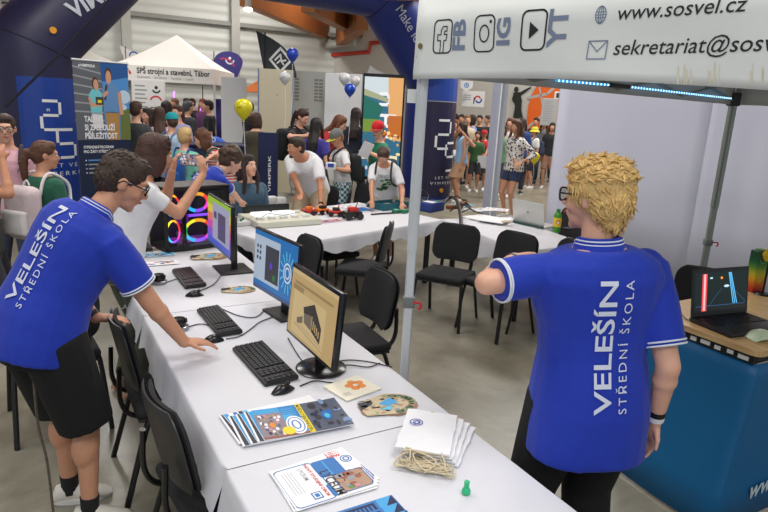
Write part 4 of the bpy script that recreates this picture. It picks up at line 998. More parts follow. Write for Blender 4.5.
def seven(d, x, y, w, h, segs, mt, t):
    B = {'a': [(x, y + h), (x + w, y + h)], 'b': [(x + w, y + h), (x + w, y + h / 2)], 'c': [(x + w, y + h / 2), (x + w, y)], 'd': [(x, y), (x + w, y)], 'e': [(x, y), (x, y + h / 2)], 'f': [(x, y + h / 2), (x, y + h)], 'g': [(x, y + h / 2), (x + w, y + h / 2)]}
    for s_ in segs:
        (a0, b0), (a1, b1) = B[s_]; q = .16; d.line([(a0 + (a1 - a0) * q, b0 + (b1 - b0) * q), (a1 - (a1 - a0) * q, b1 - (b1 - b0) * q)], t, mt, 3)
def onarch(org, ex, ey):
    """wrap print on the camera side of the tube; local 2-D axes ex, ey in the arch's own x-z plane"""
    def f(x, y, h):
        p = org + ex * x + ey * y + V((0, -3, 0)); hit = atree.ray_cast(p, V((0, 1, 0)))
        return (hit[0] if hit[0] else p + V((0, 2.5, 0))) + V((0, -.006 - h, 0))
    return f
X, Z = V((1, 0, 0)), V((0, 0, 1))
d = Decal(); PB = mat('arch_panel_blue', (30, 66, 156), .45, var=.05, vs=2)
d.rect(-.30, .35, .54, 2.12, PB, 1); refine(d).obj('logo_panel', onarch(V((0, 0, 0)), X, Z), arch, .004); d = Decal()
seven(d, -.04, 1.40, .25, .40, 'abged', WHITE, .04); seven(d, .15, 1.0, .25, .40, 'afgcd', WHITE, .04)
d.text('25', .03, 1.66, .05, WHITE, 0, .01); d.text('LET VE', .0, .86, .085, WHITE, 0, 0, width=.42, space=1.5); d.text('VIMPERKU', -.22, .74, .085, WHITE, 0, 0, width=.72, space=1.5)
refine(d).obj('logo_lettering', onarch(V((0, 0, 0)), X, Z), arch, .004)
d = Decal(); d.rect(-.47, 0.05, .5, 2.08, mat('arch_panel_navy', (36, 34, 68), .45, var=.05, vs=2), 1); d.rect(-.45, 2.1, .45, 2.62, PB, 1); d.rect(-.45, 2.08, .45, 2.1, GREYB, 2); refine(d).obj('logo_panel', onarch(V((S, 0, .02)), X, Z), arch, .004); d = Decal()
seven(d, -.24, 1.1, .36, .60, 'abged', WHITE, .05); seven(d, .02, .62, .36, .60, 'afgcd', WHITE, .05); d.text('LET VE', -.2, .44, .085, WHITE, 0, 0, width=.4, space=1.5); d.text('VIMPERKU', -.3, .32, .085, WHITE, 0, 0, width=.72, space=1.5)
refine(d).obj('logo_lettering', onarch(V((S, 0, .02)), X, Z), arch, .004)
g1 = (pts[2] - pts[1]).normalized(); g1n = V((-g1.z, 0, g1.x)); d = Decal(); d.text('VIMPERK', 0, 0, .31, plain('print_silver', (206, 210, 224)), 0, .03)
def apix(px, py):
    p = on_plane(px, py, L0 + an * .5, an); q = iv @ (p - L0); return V((q.x, 0, q.z))
refine(d).obj('lettering', onarch(apix(74, 19), V((math.cos(.62), 0, math.sin(.62))), V((-math.sin(.62), 0, math.cos(.62)))), arch, .004)
d = Decal(); d.text('Make ideas', 0, 0, .25, plain('print_silver', (206, 210, 224)), 0, .0)
g2 = (pts[4] - pts[3]).normalized(); refine(d).obj('lettering', onarch(apix(395, 9), V((g2.x, 0, g2.z)), V((-g2.z, 0, g2.x))), arch, .004)
for px, py in ((52, 30.5), (439, 190)):
    q = apix(px, py); f = onarch(q, X, Z)(0, 0, 0); MB().cyl(f + V((0, .01, 0)), f + V((0, -.03, 0)), .045).obj('tie_ring', mat('ring_orange', (240, 160, 40), .4), arch)
p0, p1 = at(116, -8, 7.6), at(5, 107, 7.4)
tag(MB().tube([p0, p0.lerp(p1, .5) - V((0, 0, .04)), p1], .016, 6).obj('guy_rope', plain('rope_dark', (36, 38, 54))), 'dark guy rope running diagonally in front of the arch leg', 'rope')
# ================================================================ roll-up banner
bl, br = at(80.5, 185, 8.2), at(133, 185, 8.75)
bd = V((br.x - bl.x, br.y - bl.y, 0)); bw = bd.length; bh = at(72, 59, 8.2).z
o = thing('rollup_banner', 'tall roll-up banner picturing two young people under a blue sky', 'banner', (bl.x, bl.y, 0), math.atan2(bd.y, bd.x))
MB().box((bw / 2, .0, bh / 2 + .04), (bw, .006, bh - .08)).obj('banner_sheet', plain('banner_grey', (112, 116, 122), .5), o, False)
MB().rbox((bw / 2, 0, .04), (bw + .02, .14, .08), .02, 2).obj('cassette', ALU, o); MB().cyl((-.01, 0, bh), (bw + .01, 0, bh), .014).obj('top_bar', ALU, o); MB().cyl((bw / 2, .04, .05), (bw / 2, .03, bh), .012).obj('pole', ALU, o)
d = Decal(); H_ = bh; w = bw
def by(py): return at(76, py, 8.2).z
SK1 = plain('photo_sky', (76, 140, 206)); SK2 = plain('photo_skydark', (30, 84, 150)); ST = plain('photo_stone', (150, 154, 160)); ST2 = plain('photo_stonedark', (94, 98, 106)); SKN = plain('photo_skin', (206, 152, 122)); SH1 = plain('photo_teal', (110, 196, 206)); SH2 = plain('photo_denim', (96, 140, 190)); HR = plain('photo_hair', (70, 46, 34)); TR = plain('photo_trousers', (176, 132, 70)); GRS = plain('photo_grass', (104, 116, 56)); CLD = plain('photo_cloud', (190, 212, 232))
yt, yb = by(60), by(140)
d.rect(0, .08, w, yb, plain('photo_navy', (20, 34, 66)), 1); d.rect(0, yb, w, H_, ST2, 1)
d.poly([(w * .52, yb), (w, yb), (w, H_), (w * .5, H_)], SK1, 2); d.poly([(w * .5, by(80)), (w, by(74)), (w, H_), (w * .48, H_)], SK2, 3); d.ell(w * .9, by(95), w * .12, .09, CLD, 3); d.ell(w * .75, by(106), w * .2, .06, CLD, 3)
for k in range(7): d.line([(0, by(66 + 9 * k)), (w * .5, by(72 + 8 * k))], .02, ST, 2)
d.poly([(w * .82, by(110)), (w, by(107)), (w, yb), (w * .8, yb)], GRS, 4); d.poly([(0, by(112)), (w * .35, by(115)), (w * .3, yb), (0, yb)], ST2, 4)
def bx(px): return (px - 74) / 57 * w
# young woman and man of the printed photo
d.poly([(bx(90), by(114)), (bx(101), by(114)), (bx(102), by(92)), (bx(98), by(88)), (bx(92), by(88)), (bx(88), by(94))], SH1, 5); d.poly([(bx(91), by(128)), (bx(102), by(128)), (bx(101), by(112)), (bx(90), by(112))], plain('photo_white', (220, 220, 222)), 5)
d.ell(bx(95.5), by(82.5), w * .06, .085, HR, 5); d.ell(bx(96), by(83.5), w * .045, .07, SKN, 6); d.poly([(bx(89), by(96)), (bx(92), by(103)), (bx(102), by(101)), (bx(102), by(105)), (bx(90), by(107)), (bx(87), by(97))], SKN, 6); d.rect(bx(95), by(104), bx(103), by(96), plain('photo_book', (60, 52, 50)), 7); d.rect(bx(97), by(102), bx(101), by(99), YEL, 8)
d.poly([(bx(103), by(112)), (bx(120), by(112)), (bx(121), by(88)), (bx(115), by(81)), (bx(106), by(81)), (bx(102), by(88))], SH2, 5); d.poly([(bx(105), yb), (bx(119), yb), (bx(119), by(111)), (bx(105), by(111))], TR, 5)
d.ell(bx(109.5), by(73), w * .062, .1, HR, 5); d.ell(bx(109.5), by(75), w * .052, .085, SKN, 6); d.line([(bx(105), by(98)), (bx(107), by(84))], .03, plain('photo_book', (60, 52, 50)), 7); d.line([(bx(120.5), by(92)), (bx(122), by(112))], .05, SKN, 6); d.line([(bx(104), by(94)), (bx(107), by(91))], .045, SKN, 8)
d.rect(w * .1, by(66), w * .12, by(64), WHITE, 6); d.text('VIMPERK', w * .13, by(66), .05, WHITE, 0, .02); d.text('RWE LIFE', w * .74, by(68), .05, WHITE, 0, .02)
for k, s_ in enumerate(['TALENT', 'SI ZASLOUŽÍ', 'PŘÍLEŽITOST']): d.text(s_, w * .14, by((121.5, 130, 138.5)[k]), .105, WHITE, 0, .03, width=w * (.34, .56, .60)[k], lay=9)
for k, s_ in enumerate(['STIPENDIJNÍ PROGRAM', 'PRO ŽÁKY STŘEDNÍCH ŠKOL']): d.text(s_, w * .1, by((148.5, 153)[k]), .05, WHITE, 0, .02, width=w * (.55, .7)[k])
for k in range(4): d.rect(w * .12, by(161 + 4.2 * k), w * .14, by(160 + 4.2 * k), WHITE, 2); d.rect(w * .17, by(161.3 + 4.2 * k), w * (.62, .36, .32, .4)[k], by(159.8 + 4.2 * k), SK1 if k == 0 else GREYB, 2)
d.obj('print', lambda x, y, h: V((x, -.0032 - h, y)), o, .0006)
# ================================================================ tents, flags, panels
TENT = mat('tent_white', (232, 230, 226), .6, var=.02, bump=.15, bs=2)
def tent(px_c, Y, wdt, zb, zt, apexpy, label, text=True):
    c = at(px_c, 80, Y); o = thing('pavilion_tent', label, 'tent', (c.x, c.y, 0), .06, 'white pavilion tents'); h = wdt / 2; za = at(px_c, apexpy, Y).z
    q = [V((-h, -h, 0)), V((h, -h, 0)), V((h, h, 0)), V((-h, h, 0))]
    rf = MB()
    for i in range(4):
        a, b = q[i], q[(i + 1) % 4]; prev = [a + V((0, 0, zt)), b + V((0, 0, zt))]
        for k in range(1, 6):
            t = k / 6; z = zt + (za - zt) * (t ** 1.15); cur = [a * (1 - t) + V((0, 0, z)), b * (1 - t) + V((0, 0, z))]; n = len(rf.v); rf.add(prev + cur[::-1], [(0, 1, 2, 3)]); prev = cur
        rf.add(prev + [V((0, 0, za))], [(0, 1, 2)])
    rf.obj('tent_roof', TENT, o, False)
    v = MB()
    for i in range(4):
        a, b = q[i], q[(i + 1) % 4]; v.add([a + V((0, 0, zb)), b + V((0, 0, zb)), b + V((0, 0, zt)), a + V((0, 0, zt))], [(0, 1, 2, 3)])
    solid(v.obj('tent_valance', TENT, o, False), .004)
    for p in q: MB().box((p.x * .98, p.y * .98, zb / 2), (.05, .05, zb)).obj('pole', ALU, o, False)
    if text:
        d = Decal(); K = plain('print_charcoal', (56, 56, 60)); d.text('SPŠ strojní a stavební, Tábor', -h * .52, zb + (zt - zb) * .5, .2, K, 0, .02, width=h * 1.42); d.text('Strojírenství  •  Stavebnictví  •  Geodézie  •  Lyceum', -h * .52, zb + (zt - zb) * .2, .1, GREYB, 0, 0, width=h * 1.1)
        d.obj('tent_lettering', lambda x, y, hh: V((x, -h - .006 - hh, y)), o, .003); d = Decal()
        d.ring(-h * .78, zb + .1, .22, .06, REDP, 1, 20, 160); d.ring(-h * .78, zb + .34, .14, .05, K, 1, 200, 340); d.ell(-h * .78, zb + .36, .05, .05, K, 1)
        d.obj('tent_emblem', lambda x, y, hh: V((x, -h - .006 - hh, y)), o, .003)
    return o
zt_, zb_ = at(180, 67.5, 16.5).z, at(180, 83, 16.5).z
tent(178, 16.5 + 1.3, 2.62, zb_, zt_, 35, 'white pavilion tent with a school name in dark letters on its valance')
tent(87, 19, 2.4, 2.3, 2.6, 49, 'white pavilion tent peak showing above the roll-up banner', False)
def tsign(d, w, h):
    for k in range(6): d.rect(-w * .4, h * (.35 - .09 * k), -w * (.1 - .06 * (k % 2)), h * (.38 - .09 * k), GREYB, 2)
    K = plain('print_charcoal', (56, 56, 60)); d.ring(w * .22, h * .02, w * .2, w * .05, REDP, 2, 20, 160); d.ring(w * .24, h * .32, w * .14, w * .05, K, 2, 200, 340); d.ell(w * .24, h * .34, w * .05, w * .05, K, 2); d.text('SPŠ', w * .04, -h * .18, .16, K, 0, .03, width=w * .36); d.text('TÁBOR', w * .04, -h * .34, .12, K, 0, .02, width=w * .38)
board(149, 103, 16.2, .86, 1.15, 'sign_board', 'white tent side board with a red arc and dark letters', 'sign', WBOARD, tsign)
def feather(px0, Y, w, z0, z1, label, mt, art, lean=.0, blunt=False):
    c = at(px0, 60, Y); o = thing('feather_flag', label, 'flag', (c.x, c.y, 0), .1); h = z1 - z0; mb = MB(); P = []
    if blunt:
        for k in range(13): t = math.pi * k / 12 - .3; P.append((w / 2 + w / 2 * math.cos(t), z0 + h * .6 + h * .4 * math.sin(t)))
        P += [(0, z0 + h * .3), (w * .25, z0), (w * .8, z0)]
    else: P = [(0, z0), (w, z0)] + [(w * (1 - (t / 12) ** 3.6) - .17 * t / 12, z0 + h * t / 12) for t in range(1, 13)]
    sh = mb.prism(P, -.006, .006).obj('flag_sheet', mt, o, False); MB().tube([(0, 0, 0), (0, 0, z0), (-.0, 0, z1 - .02)], .015, 8).cyl((0, 0, 0), (0, 0, .04), .22, .2).obj('pole', BLK, o)
    d = Decal(); art(d, w, z0, h); d.obj('emblem', lambda x, y, e: V((x, -.0065 - e, y)), sh, .003); return o
FLG = plain('flag_black', (46, 50, 54), .6); PUR = plain('flag_purple', (62, 56, 132), .6)
def fa(d, w, z0, h):
    cx, cz, r = w * .48, z0 + h * .38, w * .32; R_ = [(cx, cz + r * 1.1), (cx + r, cz), (cx, cz - r * 1.1), (cx - r, cz)]; d.line(R_, .045, WHITE, 1, True)
    d.line([(cx - r * .5, cz), (cx, cz + r * .5), (cx + r * .1, cz - r * .1), (cx + r * .5, cz)], .035, WHITE, 1); d.line([(cx - r * .3, cz - r * .3), (cx, cz), (cx + r * .3, cz - r * .4)], .03, WHITE, 1)
feather(265, 12.5, .62, at(265, 76, 12.5).z, at(260, 31, 12.5).z, 'black feather flag with a white diamond emblem', FLG, fa)
def fp(d, w, z0, h): d.ring(w * .55, z0 + h * .68, w * .16, w * .05, WHITE, 1, 180, 360); d.ell(w * .55, z0 + h * .74, w * .05, w * .05, WHITE, 1); d.ring(w * .35, z0 + h * .3, w * .4, w * .06, plain('flag_magenta', (190, 60, 110)), 1, 20, 110)
feather(214, 19.9, .88, at(220, 77, 19.9).z, at(225, 51, 19.9).z, 'purple rounded feather flag with a white emblem above the tent', PUR, fp, 0, True)
def fw_(d, w, z0, h): d.ring(w * .5, z0 + h * .6, w * .2, w * .06, GREYB, 1, 180, 360); d.ell(w * .5, z0 + h * .7, w * .06, w * .06, GREYB, 1)
feather(202, 20.2, .66, at(205, 77, 20.2).z, at(210, 53, 20.2).z, 'white rounded feather flag left of the purple one', WBOARD, fw_, 0, True)
def fr_(d, w, z0, h): d.ring(w * .5, z0 + h * .5, w * .3, w * .08, BLUEP, 1, 0, 180); d.ring(w * .5, z0 + h * .45, w * .3, w * .08, REDP, 1, 180, 330)
feather(126, 19.4, .48, at(130, 66, 19.4).z, at(130, 46, 19.4).z, 'white feather flag with red and blue arcs behind the roll-up banner', WBOARD, fr_)
# low flag leaning on the beige panel
o = board(268, 170, 9.6, .3, 1.15, 'folded_flag', 'dark blue folded banner with white upright letters beside the beige panel', 'flag', NAVY, lambda d, w, h: d.text('VIMPERK', .04, -h * .3, .06, WHITE, math.pi / 2, .01, width=h * .5), .3, .05)
PANW = mat('panel_white', (236, 239, 243), .6, var=.02)
board(234, 122, 14.5, .58, 2.0, 'exhibition_panel', 'pale grey exhibition panel beside the pavilion tent', 'panel', PANW)
def beige(d, w, h): d.rect(-w * .5, -h * .5, -w * .46, h * .5, plain('edge_blue', (110, 140, 180)), 1); d.rect(w * .46, -h * .5, w * .5, h * .5, plain('edge_blue', (110, 140, 180)), 1); d.ell(w * .05, h * .3, .015, .015, GREYB, 1); d.ell(w * .05, h * .02, .015, .015, GREYB, 1)
board(275.5, 132, 12.2, .68, 2.35, 'exhibition_panel', 'beige exhibition panel with blue edges under the black feather flag', 'panel', plain('panel_beige', (222, 212, 184), .6), beige, .08, .06)
CABG = mat('cabinet_grey', (176, 178, 174), .5)
def cabinet(d, w, h):
    K = plain('louvre_grey', (124, 126, 124)); K2 = plain('louvre_dark', (96, 98, 98))
    def grid(x, y, ww, hh, n=7):
        d.rect(x, y, x + ww, y + hh, K, 2)
        for k in range(n): d.rect(x, y + hh * k / n, x + ww, y + hh * (k + .35) / n, CABG, 3)
        d.rect(x + ww * .45, y, x + ww * .53, y + hh, CABG, 4)
    grid(-w * .36, h * .25, w * .2, h * .19); grid(w * .2, h * .25, w * .2, h * .19); grid(-w * .08, h * .12, w * .16, h * .08, 3); grid(-w * .36, -h * .02, w * .2, h * .14); grid(w * .2, -h * .06, w * .2, h * .16)
    d.rect(-w * .2, h * .02, w * .16, h * .06, K2, 2)
    for k in range(6): d.rect(-w * .47, h * (.42 - .13 * k), -w * .43, h * (.44 - .13 * k), K2, 2)
board(306, 132, 13.2, .86, 2.45, 'electric_cabinet', 'grey electrical cabinet with louvres beside the beige panel', 'cabinet', CABG, cabinet, .05, .5)
board(342, 128, 12.6, .72, 2.1, 'exhibition_panel', 'white exhibition panel behind the white and blue balloons', 'panel', PANW, None, 0, .05)
board(358, 128, 12.9, .42, 2.1, 'exhibition_panel', 'narrow grey exhibition panel left of the tall bright screen', 'panel', plain('panel_grey', (188, 192, 198), .6), None, -.2, .05)
def flagx(d, w, h): d.ell(-w * .1, 0, w * .1, h * .16, REDP, 1); d.ell(w * .08, -h * .1, w * .1, h * .14, REDP, 1); d.poly([(w * .2, -h * .2), (w * .5, h * .1), (w * .4, -h * .2)], BLUEP, 1)
mb = MB(); c = at(388, 80, 14.5); o = thing('pennant', 'white pointed pennant with red marks above the tall bright screen', 'pennant', c)
sh = mb.prism([(-.48, .12), (-.43, -.13), (.42, -.1), (.48, .14), (.2, .04), (-.3, .22), (-.42, .3)], -.01, .01).obj('pennant_cloth', WBOARD, o, False); d = Decal(); d.ell(-.2, .02, .05, .045, REDP).ell(-.1, -.03, .05, .045, REDP).ell(-.26, -.06, .05, .04, REDP).poly([(.2, -.04), (.42, .08), (.36, -.06)], plain('print_violet', (96, 86, 160))); d.obj('emblem', lambda x, y, h: V((x, -.011 - h, y)), sh, .002)
def totem(d, w, h):
    G = lambda n, c: glow('totem_' + n, c, .9)
    d.rect(-w * .46, -h * .47, w * .46, h * .47, G('base', (50, 110, 140)), 1); d.rect(-w * .46, h * .3, w * .46, h * .47, G('sky', (214, 226, 230)), 2); d.poly([(w * .16, -h * .1), (w * .46, -h * .12), (w * .46, h * .47), (w * .1, h * .47)], G('sunset', (238, 176, 110)), 3); d.rect(w * .14, -h * .08, w * .46, h * .12, G('ember', (200, 110, 40)), 4)
    d.poly([(-w * .46, h * .36), (w * .12, h * .28), (w * .12, h * .24), (-w * .46, h * .3)], G('haze', (170, 176, 140)), 4); d.poly([(-w * .46, h * .3), (w * .0, h * .2), (-w * .1, h * .06), (-w * .46, h * .04)], G('forest', (30, 110, 96)), 4); d.rect(-w * .46, -h * .04, -w * .05, h * .08, G('meadow', (120, 150, 60)), 5)
    rr = random.Random(3); C_ = [(240, 180, 90), (230, 120, 40), (120, 70, 40), (255, 230, 170), (60, 110, 150), (200, 220, 235), (90, 130, 60), (40, 70, 110)]
    for k in range(70):
        i = rr.randrange(8); x = rr.uniform(-.42, .42); d.ell(w * x, h * rr.uniform(-.44, -.02), w * rr.uniform(.02, .06), h * rr.uniform(.008, .02), G('spot%d' % (i if x < .0 or i < 4 else rr.randrange(4)), C_[i if x < .0 or i < 4 else 0]), 6 + k % 2)
    d.rect(-w * .46, -h * .3, w * .4, -h * .26, G('lamps', (250, 236, 190)), 8); WG = G('white', (250, 250, 250))
    seven(d, -w * .1, h * .12, w * .22, h * .2, 'abged', WG, .05); seven(d, w * .08, -h * .08, w * .26, h * .2, 'afgcd', WG, .05)
board(382, 128, 10.6, .7, 1.75, 'display_totem', 'tall bright upright screen with a landscape picture by the arch leg', 'screen', PLASTIC, totem, 0, .1)
c = at(252, 84, 16); o = thing('orange_canopy', 'small orange tent roof far behind the beige panel', 'tent', (c.x, c.y, 0))
OT = plain('tent_orange', (226, 120, 40), .6); zz = at(252, 92, 16).z; za = at(252, 76, 16).z
MB().add([(-.25, -.3, zz), (.5, -.3, zz), (.5, .6, zz), (-.25, .6, zz), (.3, .1, za)], [(0, 1, 4), (1, 2, 4), (2, 3, 4), (3, 0, 4)]).obj('tent_roof', OT, o, False)
for x, y in ((-.2, -.25), (.45, -.25)): MB().box((x, y, zz / 2), (.05, .05, zz)).obj('pole', ALU, o, False)
# white column by the right table
c = at(490, 205, 8.6); o = thing('exhibition_column', 'narrow lilac grey exhibition column with a bright middle edge behind the cable table', 'column', (c.x, c.y, 0), -.25)
MB().box((-.045, 0, 1.25), (.11, .1, 2.5)).obj('left_panel', mat('column_lilac', (170, 172, 190), .6), o, False); MB().box((.06, .03, 1.25), (.07, .1, 2.5)).obj('right_panel', mat('column_grey', (180, 186, 196), .6), o, False); MB().box((.017, -.03, 1.25), (.018, .1, 2.5)).obj('edge_strip', plain('edge_white', (238, 240, 244), .4), o, False)
# low navy-clothed table in the far left with boxes
c = gz(216, 157, .78); c = at(203, 143, 9.2); o = thing('covered_table', 'table under a dark navy cloth far behind the boy in the blue shirt', 'table', (c.x, c.y, 0), .35)
zt2 = c.z; MB().rbox((0, 0, zt2 - .015), (1.2, .6, .03), .01, 2).obj('tabletop', NAVY, o, False); MB().rbox((0, 0, (zt2 - .03) / 2), (1.16, .56, zt2 - .03), .02, 2).obj('cloth_skirt', cloth('navy_cloth', (30, 34, 66)), o)
o = thing('coffee_mug', 'white mug standing on the dark navy table', 'mug', at(209, 141, 9.1).xy.to_3d() + V((0, 0, zt2))); MB().lathe([(0, 0), (.045, 0), (.05, .12), (.044, .12), (.04, .01)]).obj('mug_body', WBOARD, o); MB().tube(bez([(.048, 0, .1), (.085, 0, .085), (.085, 0, .04), (.047, 0, .025)], 5), .007, 6).obj('handle', WBOARD, o)
c = at(207, 133, 11); 
for i, (px, py, Y, w_, h_, mt, lb) in enumerate([(192, 128, 12.5, .6, 1.1, 'case_black', 'tall black equipment case in front of the pavilion tent'), (213, 128, 12, .7, .9, 'case_black', 'wide black equipment case beside the tent entrance'), (224, 100, 17.2, .5, 1.9, 'panel_violet', 'violet upright panel inside the pavilion tent')]):
    p = at(px, py, Y); o = thing('equipment_case' if i < 2 else 'exhibition_panel', lb, 'case' if i < 2 else 'panel', (p.x, p.y, 0))
    mt = mat(mt, (30, 30, 34) if i < 2 else (66, 56, 140), .6); MB().rbox((0, 0, h_ / 2), (w_, .4 if i < 2 else .05, h_), .03, 2).obj('case_body' if i < 2 else 'panel', mt, o)
    if i < 2: MB().box((0, -.21, h_ * .7), (w_ * .8, .02, .03)).obj('latch_bar', ALU, o, False)
for px, py, lb in ((226, 99, 'violet glowing lamp at the right of the tent interior'), (174, 95, 'violet glowing lamp at the left of the tent interior'), (200, 108, 'violet glowing lamp low in the tent interior')):
    p = at(px, py, 17.4); o = thing('neon_lamp', lb, 'lamp', p, 0, 'violet lamps inside the tent'); MB().cyl((0, 0, -.25), (0, 0, .1), .025).obj('tube', glow('neon_violet', (170, 110, 255), 3), o); MB().cyl((0, 0, -p.z), (0, 0, -.25), .02).cyl((0, 0, -p.z), (0, 0, -p.z + .03), .12).obj('stand', BLK, o)
# balloons
def balloon(px, py, Y, r, rgb, label, mark=None, group=None, string=.8):
    p = at(px, py, Y); nm = 'balloon_%d_%d_%d' % rgb; o = thing('balloon', label, 'balloon', p, 0, group)
    MB().lathe([(0, -r * 1.28), (r * .1, -r * 1.2), (r * .35, -r * .95), (r * .7, -r * .55), (r * .94, -r * .1), (r, r * .2), (r * .9, r * .62), (r * .6, r * .95), (r * .25, r * 1.08), (0, r * 1.1)], n=24).obj('skin', mat(nm, rgb, .22, var=0, coat=.3), o, 'all' and True)
    MB().cyl((0, 0, -r * 1.36), (0, 0, -r * 1.22), r * .13, r * .05, 8).obj('knot', mat(nm, rgb, .22), o)
    MB().tube([(0, 0, -r * 1.3), (.02, 0, -r * 1.3 - string * .5), (0, 0, -r * 1.3 - string)], .004, 4).obj('string', WHITE, o)
    if mark:
        d = Decal(); mark(d, r); d.obj('print', lambda x, y, h: V((x, -math.sqrt(max(0, r * r - x * x - y * y)) - .004 - h, y)), o, .002)
balloon(243.5, 109, 7.4, .108, (226, 214, 20), 'large yellow balloon floating above the striped backpack woman', lambda d, r: d.text('www.', -r * .5, r * .1, r * .25, BLACK, .1, .02))
balloon(292.5, 55, 11, .105, (40, 74, 190), 'blue balloon beside the black feather flag'); balloon(285, 78, 11, .098, (226, 228, 232), 'white balloon in front of the beige panel', lambda d, r: d.ring(0, 0, r * .3, r * .1, GREYB, 1, 20, 200))
balloon(344.5, 79, 11.2, .098, (226, 226, 228), 'white balloon at the left of the hanging trio', None, 'balloon trio by the white panel'); balloon(355.5, 81.5, 11.4, .09, (230, 228, 228), 'white balloon at the right of the hanging trio', None, 'balloon trio by the white panel'); balloon(350, 90, 11, .1, (36, 80, 200), 'blue balloon hanging below two white ones', None, 'balloon trio by the white panel')
balloon(534.5, 158, 11.9, .1, (226, 208, 20), 'yellow balloon held low beside the floral blouse woman', None, None, .3); balloon(454.5, 158, 14.2, .17, (208, 216, 222), 'pale balloon held behind the woman in the light blue top', lambda d, r: d.ring(0, 0, r * .3, r * .08, BLUEP), None, .3)
# ================================================================ people
def skin(name, rgb): return mat(name, rgb, .5, var=.04, vs=30, bump=.05, bs=120)
SKA = skin('skin_light', (226, 172, 146)); SKB = skin('skin_tan', (206, 150, 120)); SKC = skin('skin_warm', (196, 136, 104))
def hairmat(name, rgb):
    if name in MATS: return MATS[name]
    mt = mat(name, rgb, .6, var=.22, vs=30, bump=.35, bs=90); return mt
EYEW = plain('eye_white', (232, 230, 228), .2); EYEB = plain('eye_iris', (58, 44, 36), .2); LIP = plain('lip', (178, 96, 90), .5)
def ik(a, b, l1, l2, pole):
    a, b, pole = V(a), V(b), V(pole); d = b - a; L = min(d.length, (l1 + l2) * .998); d.normalize()
    if (b - a).length > L: b = a + d * L
    x = (l1 * l1 - l2 * l2 + L * L) / (2 * L); h = math.sqrt(max(0, l1 * l1 - x * x))
    p = pole - d * pole.dot(d)
    if p.length < 1e-4: p = V((0, 0, -1)) - d * (-d.z)
    return a + d * x + p.normalized() * h, b
def add_hand(mb, wrist, d, nrm, side, s, curl=.35, spread=.12, pinch=False):
    """palm plus five fingers; nrm points out of the back of the hand"""
    d = V(d).normalized(); nrm = V(nrm); nrm = (nrm - d * nrm.dot(d)).normalized(); x = d.cross(nrm) * side   # toward thumb side
    w = V(wrist)
    mb.tube([w - d * .012 * s, w + d * .02 * s, w + d * .055 * s, w + d * .088 * s], [.021 * s, .022 * s, .0225 * s, .016 * s], 12, nrm, 1.0)
    mb.tube([w + d * .03 * s + x * .016 * s, w + d * .085 * s + x * .026 * s], [.016 * s, .012 * s], 8); mb.tube([w + d * .03 * s - x * .016 * s, w + d * .08 * s - x * .028 * s], [.015 * s, .011 * s], 8)
    for i, (off, ln) in enumerate(((.028, .072), (.0095, .080), (-.0095, .074), (-.027, .058))):
        p = w + d * .082 * s + x * off * s; ang = curl; dir_ = (d + x * (off * spread / .028)).normalized()
        r0 = (.0088, .009, .0086, .0078)[i] * s
        for k, fr in enumerate((.45, .3, .25)):
            dd = (dir_ * math.cos(ang) - nrm * math.sin(ang)).normalized(); q = p + dd * ln * fr * s
            mb.cap(p, q, r0 * (1 - .1 * k), r0 * (.9 - .1 * k), 8); p = q; ang += curl * 1.1
    p = w + d * .022 * s + x * .022 * s; dd = (d * .62 + x * .72 - nrm * .22).normalized(); q = p + dd * .042 * s; mb.cap(p, q, .0125 * s, .0105 * s, 8)
    d2 = (d * .9 + x * .3 - nrm * .25).normalized(); q2 = q + d2 * .032 * s; mb.cap(q, q2, .0102 * s, .0085 * s, 8)
